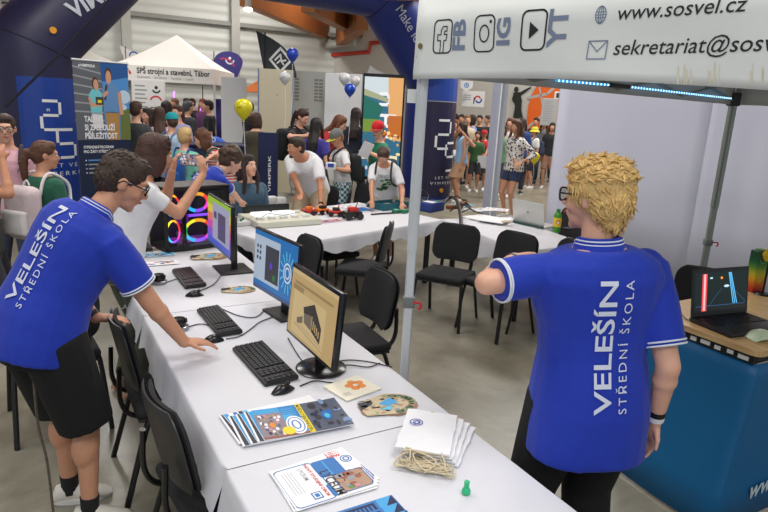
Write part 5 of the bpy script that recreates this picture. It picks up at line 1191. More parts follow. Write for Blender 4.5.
def person(label, x, y, fdeg, H, lean=0, side=0, twist=0, hip=None, hipoff=(0, 0), lh=None, rh=None, lel=None, rel=None, lf=None, rf=None, head=(0, 0, 0), skn=SKA, top=None, bottom=None, hair=None, shoes=(230, 230, 230), voxel=.012, build=1.0, sh=1.0, curl=.35, headk=1.0, hn=(None, None), hd=(None, None), group=None, poles=(None, None), socks=None, kneepole=None, world=True, neckfwd=0.0, footyaw=0, straight=False):
    s = H / 1.8; rz = math.radians(fdeg - 90)
    root = thing('person', label, 'person', (x, y, 0), rz, group)
    IM = (Matrix.Translation(V((x, y, 0))) @ Matrix.Rotation(rz, 4, 'Z')).inverted()
    IR = Matrix.Rotation(-rz, 3, 'Z')
    def L(p): return None if p is None else (IM @ V(p) if world else V(p))
    hz = (hip if hip is not None else .53 * H); pel = V((hipoff[0], hipoff[1], hz))
    ln, sd, tw = math.radians(lean), math.radians(side), math.radians(twist)
    TL = .30 * H; N = 24; pos = [pel]; frs = []
    for i in range(N + 1):
        t = i / N; k = .45 + .55 * min(1, t * 1.5); a = ln * k; b = sd * k
        z = V((math.sin(b), math.sin(a) * math.cos(b), math.cos(a) * math.cos(b))).normalized(); th = tw * min(1, t * 1.4)
        xx = V((math.cos(th), -math.sin(th) * 0 + math.sin(th), 0)); xx = (xx - z * xx.dot(z)).normalized(); yy = z.cross(xx)
        frs.append((xx, yy, z))
        if i: pos.append(pos[-1] + frs[i - 1][2] * (TL / N))
    def spine(t):
        i = max(0, min(N, int(round(t * N)))); p = pos[i] + frs[i][2] * ((t - i / N) * TL); return p, frs[i]
    PROF = [(-.30, .085, .085, 0), (-.2, .135, .108, -.005), (-.05, .168, .122, -.012), (.12, .158, .115, -.008), (.32, .140, .104, 0), (.5, .146, .108, .006), (.68, .166, .120, .008), (.82, .176, .118, .004), (.92, .150, .098, -.004), (.985, .092, .074, -.012), (1.03, .058, .058, -.010)]
    def rings(t0, t1, inf, mul=1.0, mulx=1.0, full=False):
        R = []; ts = [t0] + ([-.05 + (t0 + .05) * .5] if full and t0 < -.1 else []) + [p[0] for p in PROF if (-.06 if full else t0 + .02) < p[0] < t1 - .02] + [t1]
        for t in ts:
            v = list(PROF[2])
            if not (full and t < -.05):
              for a, b in zip(PROF, PROF[1:]):
                if a[0] <= t <= b[0]: q = (t - a[0]) / (b[0] - a[0]); v = [a[i] + (b[i] - a[i]) * q for i in range(4)]
            p, (xx, yy, zz) = spine(t); p = p + yy * v[3] * s
            rx = (v[1] * build * mulx * (sh if t > .6 else 1) + inf) * s * mul; ry = (v[2] * build + inf) * s * mul
            R.append([p + xx * (rx * (abs(math.cos(f)) ** .85) * (1 if math.cos(f) > 0 else -1)) + yy * (ry * (abs(math.sin(f)) ** .85) * (1 if math.sin(f) > 0 else -1)) for f in [2 * math.pi * j / 20 for j in range(20)]])
        return R
    B = MB(); B.loft(rings(-.30, 1.03, 0))
    J = {}
    shp, (cx, cy, cz) = spine(.845)
    la, lfo = .172 * H, .148 * H
    for nm, sg, tgt, el, pole in (('l', -1, L(lh), L(lel), poles[0]), ('r', 1, L(rh), L(rel), poles[1])):
        S = shp + cx * (sg * .172 * build * sh * s) - cy * .0
        if el is None:
            if tgt is None: tgt = S + V((sg * .05 * s, .05 * s, -(la + lfo) * .985)) if lean < 20 else S + V((sg * .03, .04, -(la + lfo) * .98))
            pl = (IR @ V(pole)) if pole else cx * sg * .6 - cy * .9 - cz * .15
            E, W = ik(S, tgt, la, lfo, pl)
        else: E, W = el, tgt
        J[nm + 's'], J[nm + 'e'], J[nm + 'w'] = S, E, W
        B.ell(S - cx * sg * .012 * s, (.058 * s * build, .056 * s * build, .062 * s * build)); B.cap(S, E, .050 * s * build, .039 * s * build, 12); B.cap(E, W, .040 * s * build, .027 * s, 12); B.ell(E.lerp(W, .25), (.041 * s * build,) * 3)
        i_ = 0 if nm == 'l' else 1
        fd = (W - E).normalized() if hd[i_] is None else (IR @ V(hd[i_])).normalized(); nr = (IR @ V(hn[i_])) if hn[i_] else (cx * sg if abs(fd.z) > .75 else V((0, 0, 1)))
        add_hand(B, W, fd, nr, -1 if nm == 'l' else 1, s * 1.0, curl); J[nm + 'd'] = fd
    lt, lsh = .245 * H, .24 * H; px_, (hx, hy, hz_) = spine(0)
    hx0 = V((1, 0, 0))
    for nm, sg, ft in (('l', -1, L(lf)), ('r', 1, L(rf))):
        A = pel + hx0 * (sg * .088 * s * build) - V((0, 0, .045 * s)); 
        if ft is None: ft = V((sg * .10 * s + hipoff[0] * .2, 0, .075 * s))
        if straight: q_ = max(.8, (ft - A).length * 1.012 / (lt + lsh)); lt, lsh = lt * q_, lsh * q_
        K, F_ = ik(A, ft, lt, lsh, kneepole if kneepole else V((sg * .15, 1, 0)))
        J[nm + 'h'], J[nm + 'k'], J[nm + 'a'] = A, K, F_
        B.cap(A, K, .082 * s * build, .054 * s * build, 14); B.cap(K, F_, .051 * s * build, .034 * s, 12); B.ell(K.lerp(F_, .28) - V((0, .012 * s, 0)), (.052 * s * build, .054 * s * build, .10 * s)); B.ell(K, (.052 * s * build,) * 3)
        fy = math.radians(footyaw); fo = V((math.sin(fy) + sg * .12, math.cos(fy), 0)).normalized(); J[nm + 'f'] = fo
        B.cap(F_ - V((0, 0, .04 * s)) , F_ + fo * .12 * s - V((0, 0, .052 * s)), .03 * s, .024 * s, 10)
    # head
    nb, (nx_, ny_, nz_) = spine(1.0)
    hk = s * headk * (1.0 if H > 1.55 else 1.0 + (1.55 - H) * .5)
    yw, pt, rl = (math.radians(a) for a in head)
    HR_ = Matrix.Rotation(yw, 3, 'Z') @ Matrix.Rotation(-pt, 3, 'X') @ Matrix.Rotation(rl, 3, 'Y')
    HP = nb + nz_ * (.058 * H) + V((0, .018 * s + neckfwd, 0)) + HR_ @ V((0, .012 * hk, .062 * hk))
    HM = Matrix.Translation(HP) @ HR_.to_4x4() @ Matrix.Scale(hk, 4)
    def hp(p): return HM @ V(p)
    J['HM'] = HM; J['head'] = HP
    B.tube([nb - nz_ * .05 * s, nb + nz_ * .02 * s, hp((0, -.018, -.065)), hp((0, -.01, -.02))], [.066 * s, .056 * s, .052 * hk, .05 * hk], 14)
    HB = MB(); R4 = HM
    HB.ell((0, -.014, .034), (.074, .094, .084), HM, 20, 14); HB.ell((0, .022, -.01), (.064, .070, .082), HM, 18, 12); HB.ell((0, .048, -.066), (.043, .040, .046), HM, 16, 10); HB.ell((0, .070, -.098), (.021, .020, .018), HM, 12, 8)
    HB.cap(hp((0, .084, .022)), hp((0, .110, -.022)), .0085 * hk, .0125 * hk, 10); HB.ell((0, .102, -.026), (.017, .012, .010), HM, 12, 8); HB.ell((0, .076, .034), (.052, .020, .013), HM, 14, 8)
    HB.ell((.034, .062, -.028), (.026, .024, .024), HM, 12, 8); HB.ell((-.034, .062, -.028), (.026, .024, .024), HM, 12, 8); HB.ell((0, .086, -.058), (.024, .014, .013), HM, 12, 8)
    for sg in (-1, 1): HB.ell((sg * .077, -.008, -.004), (.010, .021, .033), HM, 12, 10)
    B.v, B.f, B.m = B.v + HB.v, B.f + [tuple(i + len(B.v) for i in f) for f in HB.f], B.m + HB.m
    body = melt_obj(B, 'body', skn, root, voxel, 3, .5)
    for sg in (-1, 1):
        e_ = MB(); e_.ell((sg * .031, .0815, .011), (.0135, .009, .0085), HM, 10, 8); e_.mi = 1; e_.ell((sg * .031, .0885, .011), (.0062, .0035, .0062), HM, 8, 6); e_.obj('eye', [EYEW, EYEB], root)
    MB().tube([hp((-.024, .094, -.056)), hp((0, .1015, -.054)), hp((.024, .094, -.056))], [.003 * hk, .006 * hk, .003 * hk], 8).obj('mouth', LIP, root)
    # hair
    if hair:
        st, hc = hair[0], hair[1]; mtl = hairmat('hair_%d_%d_%d' % hc, hc); Hh = MB(); up = .0
        if st in ('short', 'crop', 'long', 'bob', 'pony', 'messy', 'curly', 'bun'):
            g = {'crop': .004, 'short': .009, 'messy': .020, 'curly': .016, 'bob': .014, 'long': .013, 'pony': .008, 'bun': .008}[st]
            Hh.ell((0, -.022, .044), (.076 + g, .092 + g, .080 + g), HM, 22, 14); Hh.ell((0, -.052, .0), (.070 + g, .062 + g, .078 + g * .6), HM, 20, 12)
            if st != 'crop': Hh.ell((0, .03, .088), (.060 + g * .5, .050, .032 + g), HM, 16, 10)
            if st in ('short', 'messy', 'curly', 'crop'): Hh.ell((0, -.07, -.045), (.052, .03, .04), HM, 14, 8)
        if st == 'messy':
            Hh.ell((0, -.05, .06), (.098, .085, .078), HM, 20, 12); Hh.ell((0, -.07, -.02), (.083, .055, .072), HM, 18, 10); Hh.ell((0, -.072, -.075), (.058, .034, .04), HM, 16, 8); Hh.ell((0, .04, .095), (.07, .052, .04), HM, 16, 8)
        if st == 'bob':
            Hh.ell((0, -.05, -.05), (.088, .066, .10), HM, 18, 12)
            for sg in (-1, 1): Hh.ell((sg * .072, .0, -.045), (.022, .055, .105), HM, 14, 10)
        if st == 'long':
            bk = hp((0, -.07, .0)); e1 = spine(.86)[0] - cy * .125 * s; e2 = spine(.62)[0] - cy * .150 * s
            Hh.tube([bk, hp((0, -.085, -.09)), e1, e2], [.05 * hk, .048 * hk, .045 * s, .02 * s], 12, hint=cx, xs=1.0)
            Hh.tube([hp((.03, -.07, .0)), hp((.04, -.08, -.1)), e1 + cx * .05 * s, e2 + cx * .05 * s], [.05 * hk, .045 * hk, .04 * s, .016 * s], 10); Hh.tube([hp((-.03, -.07, .0)), hp((-.04, -.08, -.1)), e1 - cx * .05 * s, e2 - cx * .05 * s], [.05 * hk, .045 * hk, .04 * s, .016 * s], 10)
            for sg in (-1, 1):
                f1 = spine(.80)[0] + cy * .135 * s + cx * sg * .075 * s
                Hh.tube([hp((sg * .07, .01, .04)), hp((sg * .088, .015, -.05)), hp((sg * .09, .03, -.14)), f1], [.022 * hk, .026 * hk, .028 * hk, .018 * s], 10)
        if st == 'pony':
            Hh.tube([hp((0, -.10, .035)), hp((0, -.15, .02)), hp((0, -.165, -.07)), hp((0, -.15, -.20)), hp((0, -.13, -.30))], [.018 * hk, .034 * hk, .036 * hk, .03 * hk, .008 * hk], 12)
        if st == 'bun': Hh.ell((0, -.11, .06), (.04, .04, .04), HM, 14, 10)
        if st == 'curly':
            rr = random.Random(3)
            for k in range(90):
                a = rr.uniform(0, 6.28); b_ = rr.uniform(-.25, 1); v = V((math.cos(a) * math.sqrt(max(0, 1 - b_ * b_)) * .094, math.sin(a) * math.sqrt(max(0, 1 - b_ * b_)) * .108 - .028, b_ * .094 + .048))
                if v.y > .05 and v.z < .06: continue
                Hh.ell(v, (.021, .021, .021), HM, 8, 6)
        hv = min(voxel, .008) if voxel < .013 else .012
        me = melt(Hh, hv, 2 if st in ('curly',) else 4)
        tuft = hair[2] if len(hair) > 2 else 0
        if tuft:
            bm = bmesh.new(); bm.from_mesh(me); bm.verts.ensure_lookup_table(); rr = random.Random(11); vs_ = [v for v in bm.verts]; T_ = MB()
            HI = HM.inverted()
            for k in range(tuft):
                v = rr.choice(vs_); p = v.co.copy(); n_ = v.normal.copy(); lp = HI @ p
                if lp.y > .075 and lp.z < .05: continue
                flow = HM.to_3x3() @ V((rr.uniform(-.6, .6) + lp.x * 4, rr.uniform(-.5, .5) - .25 if st != 'crop' else rr.uniform(.1, 1), -.5 - (0 if lp.z < .05 else -.6))); flow = (flow - n_ * flow.dot(n_)).normalized()
                ln_ = rr.uniform(.02, .045) * hk * (.35 if st == 'crop' else .6 if st == 'short' else 1.0); lift = rr.uniform(.05, .38) * (.3 if st == 'short' else 1)
                if st == 'short': flow = HM.to_3x3() @ V((rr.uniform(-.25, .25), .8 if lp.z > .07 else .35, .25 if lp.z > .07 else -.8)); flow = (flow - n_ * flow.dot(n_)).normalized()
                p1 = p + (flow + n_ * lift) * ln_ * .5; p2 = p + (flow * 1.05 + n_ * lift * rr.uniform(.3, 1.2)) * ln_
                w_ = rr.uniform(.0028, .0055) * hk; T_.tube([p - n_ * .004, p1, p2], [w_, w_ * .75, w_ * .1], 5)
            bm.free(); base = len(me.vertices)
            vv = [tuple(v.co) for v in me.vertices] + T_.v; ff = [tuple(p.vertices) for p in me.polygons] + [tuple(i + base for i in f) for f in T_.f]
            bpy.data.meshes.remove(me); me = bpy.data.meshes.new('hair'); me.from_pydata(vv, [], ff); me.shade_smooth()
        me.name = 'hair'; me.materials.append(mtl); link('hair', me, root)
    # clothes
    cv = max(voxel, .009) if voxel < .012 else voxel
    if top:
        mt, sl = top['mat'], top.get('sleeve', .6); inf = top.get('loose', .016); hem = top.get('hem', -.14); Tm = MB()
        neck = top.get('neck', 1.0 if top.get('trim') else .985); R = rings(hem, neck, inf, 1, top.get('flare', 1), True); Tm.loft(R)
        for sg, a in ((-1, 'l'), (1, 'r')):
            if sl <= 0: continue
            S, E, W = J[a + 's'], J[a + 'e'], J[a + 'w']; k = top.get('sleeveloose', 1.22); ins = S - cx * sg * .03 * s
            Tm.ell(S - cx * sg * .015 * s, (.066 * s * build, .064 * s * build, .068 * s * build))
            if sl <= 1: Tm.tube([ins, S, S.lerp(E, sl * .5), S.lerp(E, sl)], [.062 * s * build, .058 * s * build * k / 1.2, .053 * s * build * k, .050 * s * build * k], 16)
            else:
                Tm.cap(S, E, .060 * s * build, .049 * s * build, 14); Tm.tube([E, E.lerp(W, (sl - 1) * .5), E.lerp(W, sl - 1)], [.049 * s * build, .046 * s * build, .036 * s * build], 14)
        o = melt_obj(Tm, top.get('name', 'shirt'), mt, root, cv, 5, .5); J['shirt'] = o
        if top.get('trim'):
            t_ = top['trim']
            for a in ('l', 'r'):
                tr = MB(); S, E = J[a + 's'], J[a + 'e']; d_ = (E - S).normalized(); r_ = .0505 * s * build * top.get('sleeveloose', 1.22)
                for q in (sl - .012, sl - .05):
                    c_ = S.lerp(E, q); f1, f2, _ = frame(d_); ring_ = [c_ + f1 * (r_ * 1.0 * math.cos(u)) + f2 * (r_ * 1.0 * math.sin(u)) for u in [2 * math.pi * j / 24 for j in range(25)]]; tr.tube(ring_, .0035 * s, 6)
                tr.obj('sleeve_stripe', t_, o)
            p, (xx, yy, zz) = spine(.99); cm = MB(); up_ = [p + yy * -.010 * s]
            rg = []
            for q, (dz, r_) in enumerate(((-.07, .136), (.008, .082), (.044, .071), (.046, .063), (.01, .062))):
                rg.append([p + zz * dz * s + yy * (-.008 * s + .02 * s * (dz > 0) * 0) + xx * (r_ * s * build * 1.02 * math.cos(u)) + yy * (r_ * s * build * .92 * math.sin(u)) + zz * (-.030 * s * max(0, math.sin(u)) * (dz > 0)) for u in [2 * math.pi * j / 28 for j in range(28)]])
            cm.loft(rg, False); cm.obj('collar', mt, o)
            st_ = MB(); 
            for dz, r_ in ((.036, .0735), (.024, .0755)):
                st_.tube([p + zz * dz * s + yy * -.008 * s + xx * (r_ * s * build * 1.02 * math.cos(u)) + yy * (r_ * s * build * .92 * math.sin(u)) + zz * (-.030 * s * max(0, math.sin(u))) for u in [2 * math.pi * j / 28 for j in range(29)]], .003 * s, 6)
            st_.obj('collar_stripe', t_, o)
    if bottom:
        mt, kd, lg = bottom['mat'], bottom.get('kind', 'shorts'), bottom.get('len', .8); lo = bottom.get('loose', .014); Bm = MB()
        Bm.loft(rings(-.28, bottom.get('waist', .10), lo * .8))
        if kd == 'skirt':
            A = (J['lh'] + J['rh']) / 2; K = (J['lk'] + J['rk']) / 2; R = []
            for t, rx, ry in ((-.15, .16, .125), (.3, .19, .145), (lg, .20 + lo, .16 + lo)):
                c_ = A.lerp(K, t); R.append([c_ + V((rx * s * build * math.cos(u), ry * s * build * math.sin(u), 0)) for u in [2 * math.pi * j / 20 for j in range(20)]])
            Bm.loft(R)
        else:
            for a in ('l', 'r'):
                A, K, F_ = J[a + 'h'], J[a + 'k'], J[a + 'a']
                if lg <= 1: Bm.tube([A + V((0, 0, .03 * s)), A.lerp(K, lg * .5), A.lerp(K, lg)], [(.090 + lo) * s * build, (.080 + lo) * s * build, (.074 + lo) * s * build], 16)
                else:
                    Bm.tube([A + V((0, 0, .03 * s)), A.lerp(K, .5), K, K.lerp(F_, (lg - 1) * .5), K.lerp(F_, lg - 1)], [(.090 + lo) * s * build, (.078 + lo) * s * build, (.062 + lo) * s * build, (.058 + lo) * s * build, (.048 + lo) * s * build], 16)
        melt_obj(Bm, kd if kd != 'shorts' else 'shorts', mt, root, max(cv, .01), 5, .5)
    if shoes:
        mt = mat('shoe_%d_%d_%d' % shoes, shoes, .6, bump=.1, bs=30); SOLE = plain('sole_white', (224, 222, 216), .6)
        for a in ('l', 'r'):
            F_, fo = J[a + 'a'], J[a + 'f']; g = V((F_.x, F_.y, F_.z - .075 * s)); M_ = MB(); sx = V((fo.y, -fo.x, 0)); R = []
            for q, wd, z0, z1 in ((-.075, .026, .0, .05), (-.06, .036, .0, .085), (-.01, .038, .0, .098), (.05, .042, .0, .08), (.11, .046, 0, .06), (.155, .04, 0, .045), (.18, .022, .004, .03)):
                c_ = g + fo * q * s; R.append([c_ + sx * (wd * s * math.cos(u)) + V((0, 0, (z0 + (z1 - z0) * (.5 + .5 * math.sin(u))) * s)) for u in [2 * math.pi * j / 14 for j in range(14)]])
            sh_ = M_.loft(R).obj('shoe', mt, root)
            so = MB(); rr_ = []
            for z in (0, .022): rr_.append([g + fo * (.05 + .132 * math.cos(u)) * s + sx * (.048 * s * math.sin(u)) + V((0, 0, z * s)) for u in [2 * math.pi * j / 20 for j in range(20)]])
            so.loft(rr_).obj('sole', SOLE, sh_)
            if socks: MB().tube([F_ + (J[a + 'k'] - F_).normalized() * t * s for t in (-.03, .02, .06)], [.041 * s, .039 * s, .041 * s], 14).obj('sock', socks, root)
    J['root'] = root; J['spine'] = spine; J['s'] = s; J['M'] = IM.inverted(); J['cx'], J['cy'], J['cz'] = cx, cy, cz
    return J
def glasses(J, mt=None, th=.0032):
    mt = mt or PLASTIC; HM = J['HM']; g = MB(); hp = lambda p: HM @ V(p); k = HM.to_scale().x
    for sg in (-1, 1):
        c_ = (sg * .033, .102, .008); P = [hp((c_[0] + .029 * (abs(math.cos(u)) ** .7) * (1 if math.cos(u) > 0 else -1), c_[1] - .006 * abs(math.cos(u)), c_[2] + .022 * (abs(math.sin(u)) ** .7) * (1 if math.sin(u) > 0 else -1))) for u in [2 * math.pi * j / 20 for j in range(21)]]
        g.tube(P, th * k, 6); g.tube([hp((sg * .062, .096, .014)), hp((sg * .082, .05, .014)), hp((sg * .085, -.01, .012)), hp((sg * .083, -.03, -.012))], th * k, 6)
    g.tube([hp((-.008, .106, .012)), hp((.008, .106, .012))], th * k, 6); o = g.obj('glasses', mt, J['root'])
    for sg in (-1, 1):
        l = MB(); l.add([hp((sg * .033 + .026 * math.cos(u), .101, .008 + .019 * math.sin(u))) for u in [2 * math.pi * j / 16 for j in range(16)]] , [tuple(range(16))]); l.obj('lens', mat('lens_glass', (240, 244, 248), .03, var=0, trans=1), o, False)
def back_print(J, d, tC, parent=None, dist=.4):
    p, (xx, yy, zz) = J['spine'](tC); o = J['shirt']; me = o.data
    tr = BVHTree.FromPolygons([v.co for v in me.vertices], [tuple(q.vertices) for q in me.polygons])
    def f(x, y, h):
        a = p + xx * x + zz * y - yy * dist; hit = tr.ray_cast(a, yy); return (hit[0] if hit[0] else a + yy * (dist - .12)) - yy * (.0035 + h)
    return d.obj('back_lettering', f, o, .0006)
def front_print(J, d, tC, name='chest_print', dist=.4):
    p, (xx, yy, zz) = J['spine'](tC); o = J['shirt']; me = o.data
    tr = BVHTree.FromPolygons([v.co for v in me.vertices], [tuple(q.vertices) for q in me.polygons])
    def f(x, y, h):
        a = p - xx * x + zz * y + yy * dist; hit = tr.ray_cast(a, -yy); return (hit[0] if hit[0] else a - yy * (dist - .12)) + yy * (.004 + h)
    return d.obj(name, f, o, .0012)
def watch(J, a, mt, t=.93, r=.031):
    s = J['s']; E, W = J[a + 'e'], J[a + 'w']; c_ = E.lerp(W, t); d = (W - E).normalized(); f1, f2, _ = frame(d)
    o = MB().tube([c_ - d * .011 * s, c_ + d * .011 * s], [r * s, r * s * .98], 16).obj('wristband', mt, J['root'])
    return o
BLUE = mat('polo_blue', (15, 50, 172), .8, var=.05, vs=4, bump=.45, bs=9, sheen=.1); BKC = mat('black_cotton', (17, 17, 19), .9, var=.05, bump=.3, bs=12); STRIPE = plain('trim_white', (226, 230, 240), .7)
SILV = plain('print_silver', (206, 210, 224))
def school_print(k=1.0, dx=0):
    d = Decal()
    d.text('VELEŠÍN', (.018 + dx) * k, -.225 * k, .082 * k, plain('polo_print', (214, 220, 238), .7), math.pi / 2, .014, width=.46 * k, cut=.03)
    d.text('STŘEDNÍ ŠKOLA', (.075 + dx) * k, -.225 * k, .042 * k, plain('polo_print', (214, 220, 238), .7), math.pi / 2, .0, width=.46 * k, cut=.03, space=1.35)
    return d
# ---- the blond man with his back to us
rp_ = at(599, 300, 2.12)
J = person('person in a blue polo with messy blond hair, back turned, beside the counter', rp_.x + .005, rp_.y, 97, 1.865, lean=2, side=-4, head=(40, 4, 0),
           lel=at(487, 283, 2.02), lh=at(514, 259, 2.42), rel=at(668, 366, 2.02), rh=at(655, 420, 2.08), hd=((.9, .1, .15), None), skn=SKA, build=1.06, sh=1.05,
           top=dict(mat=BLUE, sleeve=.80, hem=-.40, loose=.038, flare=1.0, trim=STRIPE, sleeveloose=1.36, name='polo_shirt'), bottom=dict(mat=BKC, kind='trousers', len=1.92, loose=.03), hair=('messy', (226, 190, 124), 800), shoes=(40, 40, 44), voxel=.0075, curl=.25)
RJ = J; glasses(J, None, .0034); back_print(J, school_print(1.03, -.02), .42)
watch(J, 'r', BLK, .84); watch(J, 'r', WHITE, .93, .030); watch(J, 'l', BLK, .9)
# ---- the bending young man at the left
lp = at(45, 338, 2.58)
J = person('person in a blue polo, black shorts and glasses, bending over the computer mouse', -1.50, 2.53, 58, 1.88, lean=35, side=9, hip=.965, head=(-32, 28, 0), twist=0, straight=True, footyaw=42, build=1.08,
           rh=gz(190, 350, .80) , rel=None, lh=gz(96, 318, .895), poles=((-.3, .2, -.6), (.2, -.3, -.55)), hn=((0, 0, 1), (0, 0, 1)), hd=((.9, .45, -.1), (.85, .52, -.12)),
           lf=gz(70, 486, .08), rf=gz(90, 508, .08), skn=SKB, top=dict(mat=BLUE, sleeve=.72, hem=-.2, loose=.040, trim=STRIPE, sleeveloose=1.4, name='polo_shirt'), bottom=dict(mat=BKC, kind='shorts', len=.98, loose=.034),
           hair=('short', (62, 46, 37), 420), shoes=(222, 216, 206), voxel=.0075, curl=.22, socks=plain('sock_black', (28, 28, 30), .8))
LJ = J; glasses(J, None, .003); back_print(J, school_print(.98, .035), .53); watch(J, 'l', BLK, .9)
ls = MB(); p = J['M'] @ (J['spine'](.02)[0]); a = at(38, 424, 2.42); b = at(54, 514, 2.42)
tag(MB().tube(bez([a + V((0, 0, .3)), a, a.lerp(b, .5) + V((.01, 0, 0)), V((b.x, b.y, .0)) if b.z < 0 else b - V((0, 0, .35))], 8), .0065, 6).obj('braided_cord', mat('cord_speckled', (92, 86, 76), .7, var=.9, vs=70)), 'speckled braided cord hanging beside the bending man\'s bare legs', 'cord')
# ---- people around the tables
def top(rgb, sleeve=.62, **k): return dict(mat=cloth('top_%d_%d_%d' % rgb, rgb), sleeve=sleeve, **k)
def bot(rgb, kind='shorts', len=.8, **k): return dict(mat=cloth('bottom_%d_%d_%d' % rgb, rgb), kind=kind, len=len, **k)
BRH = (74, 50, 38); DKH = (42, 32, 28); LTH = (150, 110, 66)
def backpack(J, rgb, label, rgb2=None, w=.30, h=.42, dp=.16, straps=True):
    sp, s = J['spine'], J['s']; p, (xx, yy, zz) = sp(.44); M = J['M']
    o = thing('backpack', label, 'backpack'); o.matrix_world = Matrix.Identity(4)
    c = M @ (p - yy * (.125 * s + dp * s / 2 + .012)); R3 = M.to_3x3()
    ax, ay, az = (R3 @ xx).normalized(), (R3 @ yy).normalized(), (R3 @ zz).normalized()
    B = Matrix((ax, ay, az)).transposed().to_4x4(); B.translation = c; o.matrix_world = B
    mt = cloth('pack_%d_%d_%d' % rgb, rgb); m2 = cloth('pack_%d_%d_%d' % (rgb2 or rgb), rgb2 or rgb)
    MB().rbox((0, 0, 0), (w * s, dp * s, h * s), .075 * s, 5).obj('pack_body', mt, o); MB().rbox((0, -dp * s / 2 - .01 * s, -h * s * .16), (w * s * .8, .07 * s, h * s * .45), .03 * s, 3).obj('front_pocket', m2, o)
    MB().tube(bez([(-.03 * s, dp * s * .3, h * s / 2), (0, dp * s * .3, h * s / 2 + .04 * s), (.03 * s, dp * s * .3, h * s / 2)], 5), .008 * s, 6).obj('grab_loop', m2, o)
    if straps:
        I = B.inverted() @ M
        for sg in (-1, 1):
            P = [p - yy * .13 * s + zz * .14 * s + xx * sg * .09 * s, sp(.95)[0] - yy * .09 * s + xx * sg * .10 * s, sp(.985)[0] + xx * sg * .105 * s + zz * .028 * s - yy * .01 * s, sp(.86)[0] + yy * .150 * s + xx * sg * .11 * s, sp(.62)[0] + yy * .158 * s + xx * sg * .125 * s, sp(.42)[0] + yy * .08 * s + xx * sg * .185 * s, sp(.35)[0] - yy * .10 * s + xx * sg * .17 * s]
            MB().tube([I @ q for q in bez(P, 5)], .014 * s, 8).obj('strap', m2, o)
    return o
def cap_on(J, rgb, label=None, rgb2=None, back=False, bucket=False):
    HM = J['HM']; mt = cloth('cap_%d_%d_%d' % rgb, rgb); h = MB(); P = []
    rings = []
    for z, r in ((.03, 1.0), (.06, 1.0), (.09, .93), (.115, .75), (.132, .45), (.138, .05)):
        rings.append([HM @ V((.092 * r * math.cos(u), -.014 + .110 * r * math.sin(u), z + .004)) for u in [2 * math.pi * j / 20 for j in range(20)]])
    o = h.loft(rings).obj('bucket_hat' if bucket else 'cap', mt, J['root'])
    b = MB(); sg = -1 if back else 1; m2 = cloth('cap_%d_%d_%d' % (rgb2 or rgb), rgb2 or rgb)
    if bucket:
        R = [[HM @ V((r * .092 * math.cos(u), -.014 + r * .11 * math.sin(u), z)) for u in [2 * math.pi * j / 24 for j in range(24)]] for r, z in ((1.0, .04), (1.5, .0), (1.5, -.006), (.98, .032))]; b.loft(R, False)
    else:
        pts = [(.085 * math.cos(u), sg * (.06 + .125 * math.sin(u)), .034 - .012 * abs(math.cos(u)) ** 2) for u in [math.pi * j / 12 for j in range(13)]]; vs_ = [HM @ V(p) for p in pts] + [HM @ V((p[0], p[1], p[2] - .006)) for p in pts]; n = 13
        b.add(vs_, [tuple(range(n)), tuple(range(2 * n - 1, n - 1, -1))] + [(i, (i + 1) % n, (i + 1) % n + n, i + n) for i in range(n)])
    b.obj('brim', m2, o)
def stand(px, py, Y, fdeg, label, zmax=1.95, **k):
    p = at(px, py, Y); H = min(zmax, p.z)
    return person(label, p.x, p.y, fdeg, H, **k)
# woman with the phone, left of the tower
p = at(158, 128, 3.9)
PH = at(190, 160, 4.15)
J = person('person in a white t-shirt and olive trousers with a brown bob, raising a phone', -1.68, 3.80, 42, 1.79, lean=22, head=(-4, 14, 0), rh=PH + V((.10, -.05, -.09)), lh=PH + V((-.12, -.01, -.08)), rel=at(178, 214, 3.85), poles=((-.5, 0, -.5), (.7, -.5, -.6)), hd=((.2, .2, 1), (-.1, .1, 1)), hn=((-.8, -.5, .2), (.8, -.5, 0)), skn=SKB,
           top=top((226, 226, 230), .55, hem=-.15, sleeveloose=1.05), bottom=bot((92, 96, 80), 'trousers', 1.93), hair=('bob', (72, 44, 36), 60), shoes=(196, 150, 120), voxel=.010)
o = thing('smartphone', 'smartphone held up level in both hands by the woman with the brown bob', 'phone', PH, math.radians(-18)); MB().rbox((0, 0, 0), (.158, .012, .078), .005, 2).obj('phone_case', PLASTIC, o)
d = Decal(); rr = random.Random(9)
for k in range(40): d.ell(rr.uniform(-.066, .066), rr.uniform(-.03, .03), .009, .007, crt('snap%d' % (k % 5), [(200, 190, 180), (120, 110, 150), (230, 230, 236), (60, 60, 80), (180, 120, 100)][k % 5], .8), 2 + k % 3)
d.rect(-.072, -.034, .072, .034, crt('snap_base', (150, 140, 150), .8), 1); d.obj('display', lambda x, y, h: V((x, -.0062 - h, y)), o)
# boy in blue polo leaning behind the tower
q = gz(252, 210, .78)
J = person('person in a blue polo with curly brown hair, leaning over the table behind the tower', -1.82, 5.5, 44, 1.72, lean=50, hip=.90, head=(-14, 26, 0), rh=gz(250, 211, .83), lh=gz(240, 207, .84), poles=((-.3, .5, -.3), (.5, -.5, -.4)), hn=((0, 0, 1), (0, 0, 1)), skn=SKA, top=dict(mat=BLUE, sleeve=.62, hem=-.18, loose=.022, trim=STRIPE, name='polo_shirt'), bottom=bot((40, 42, 50), 'shorts', .85), hair=('curly', (74, 52, 38)), voxel=.010)
back_print(J, school_print(.9), .52)
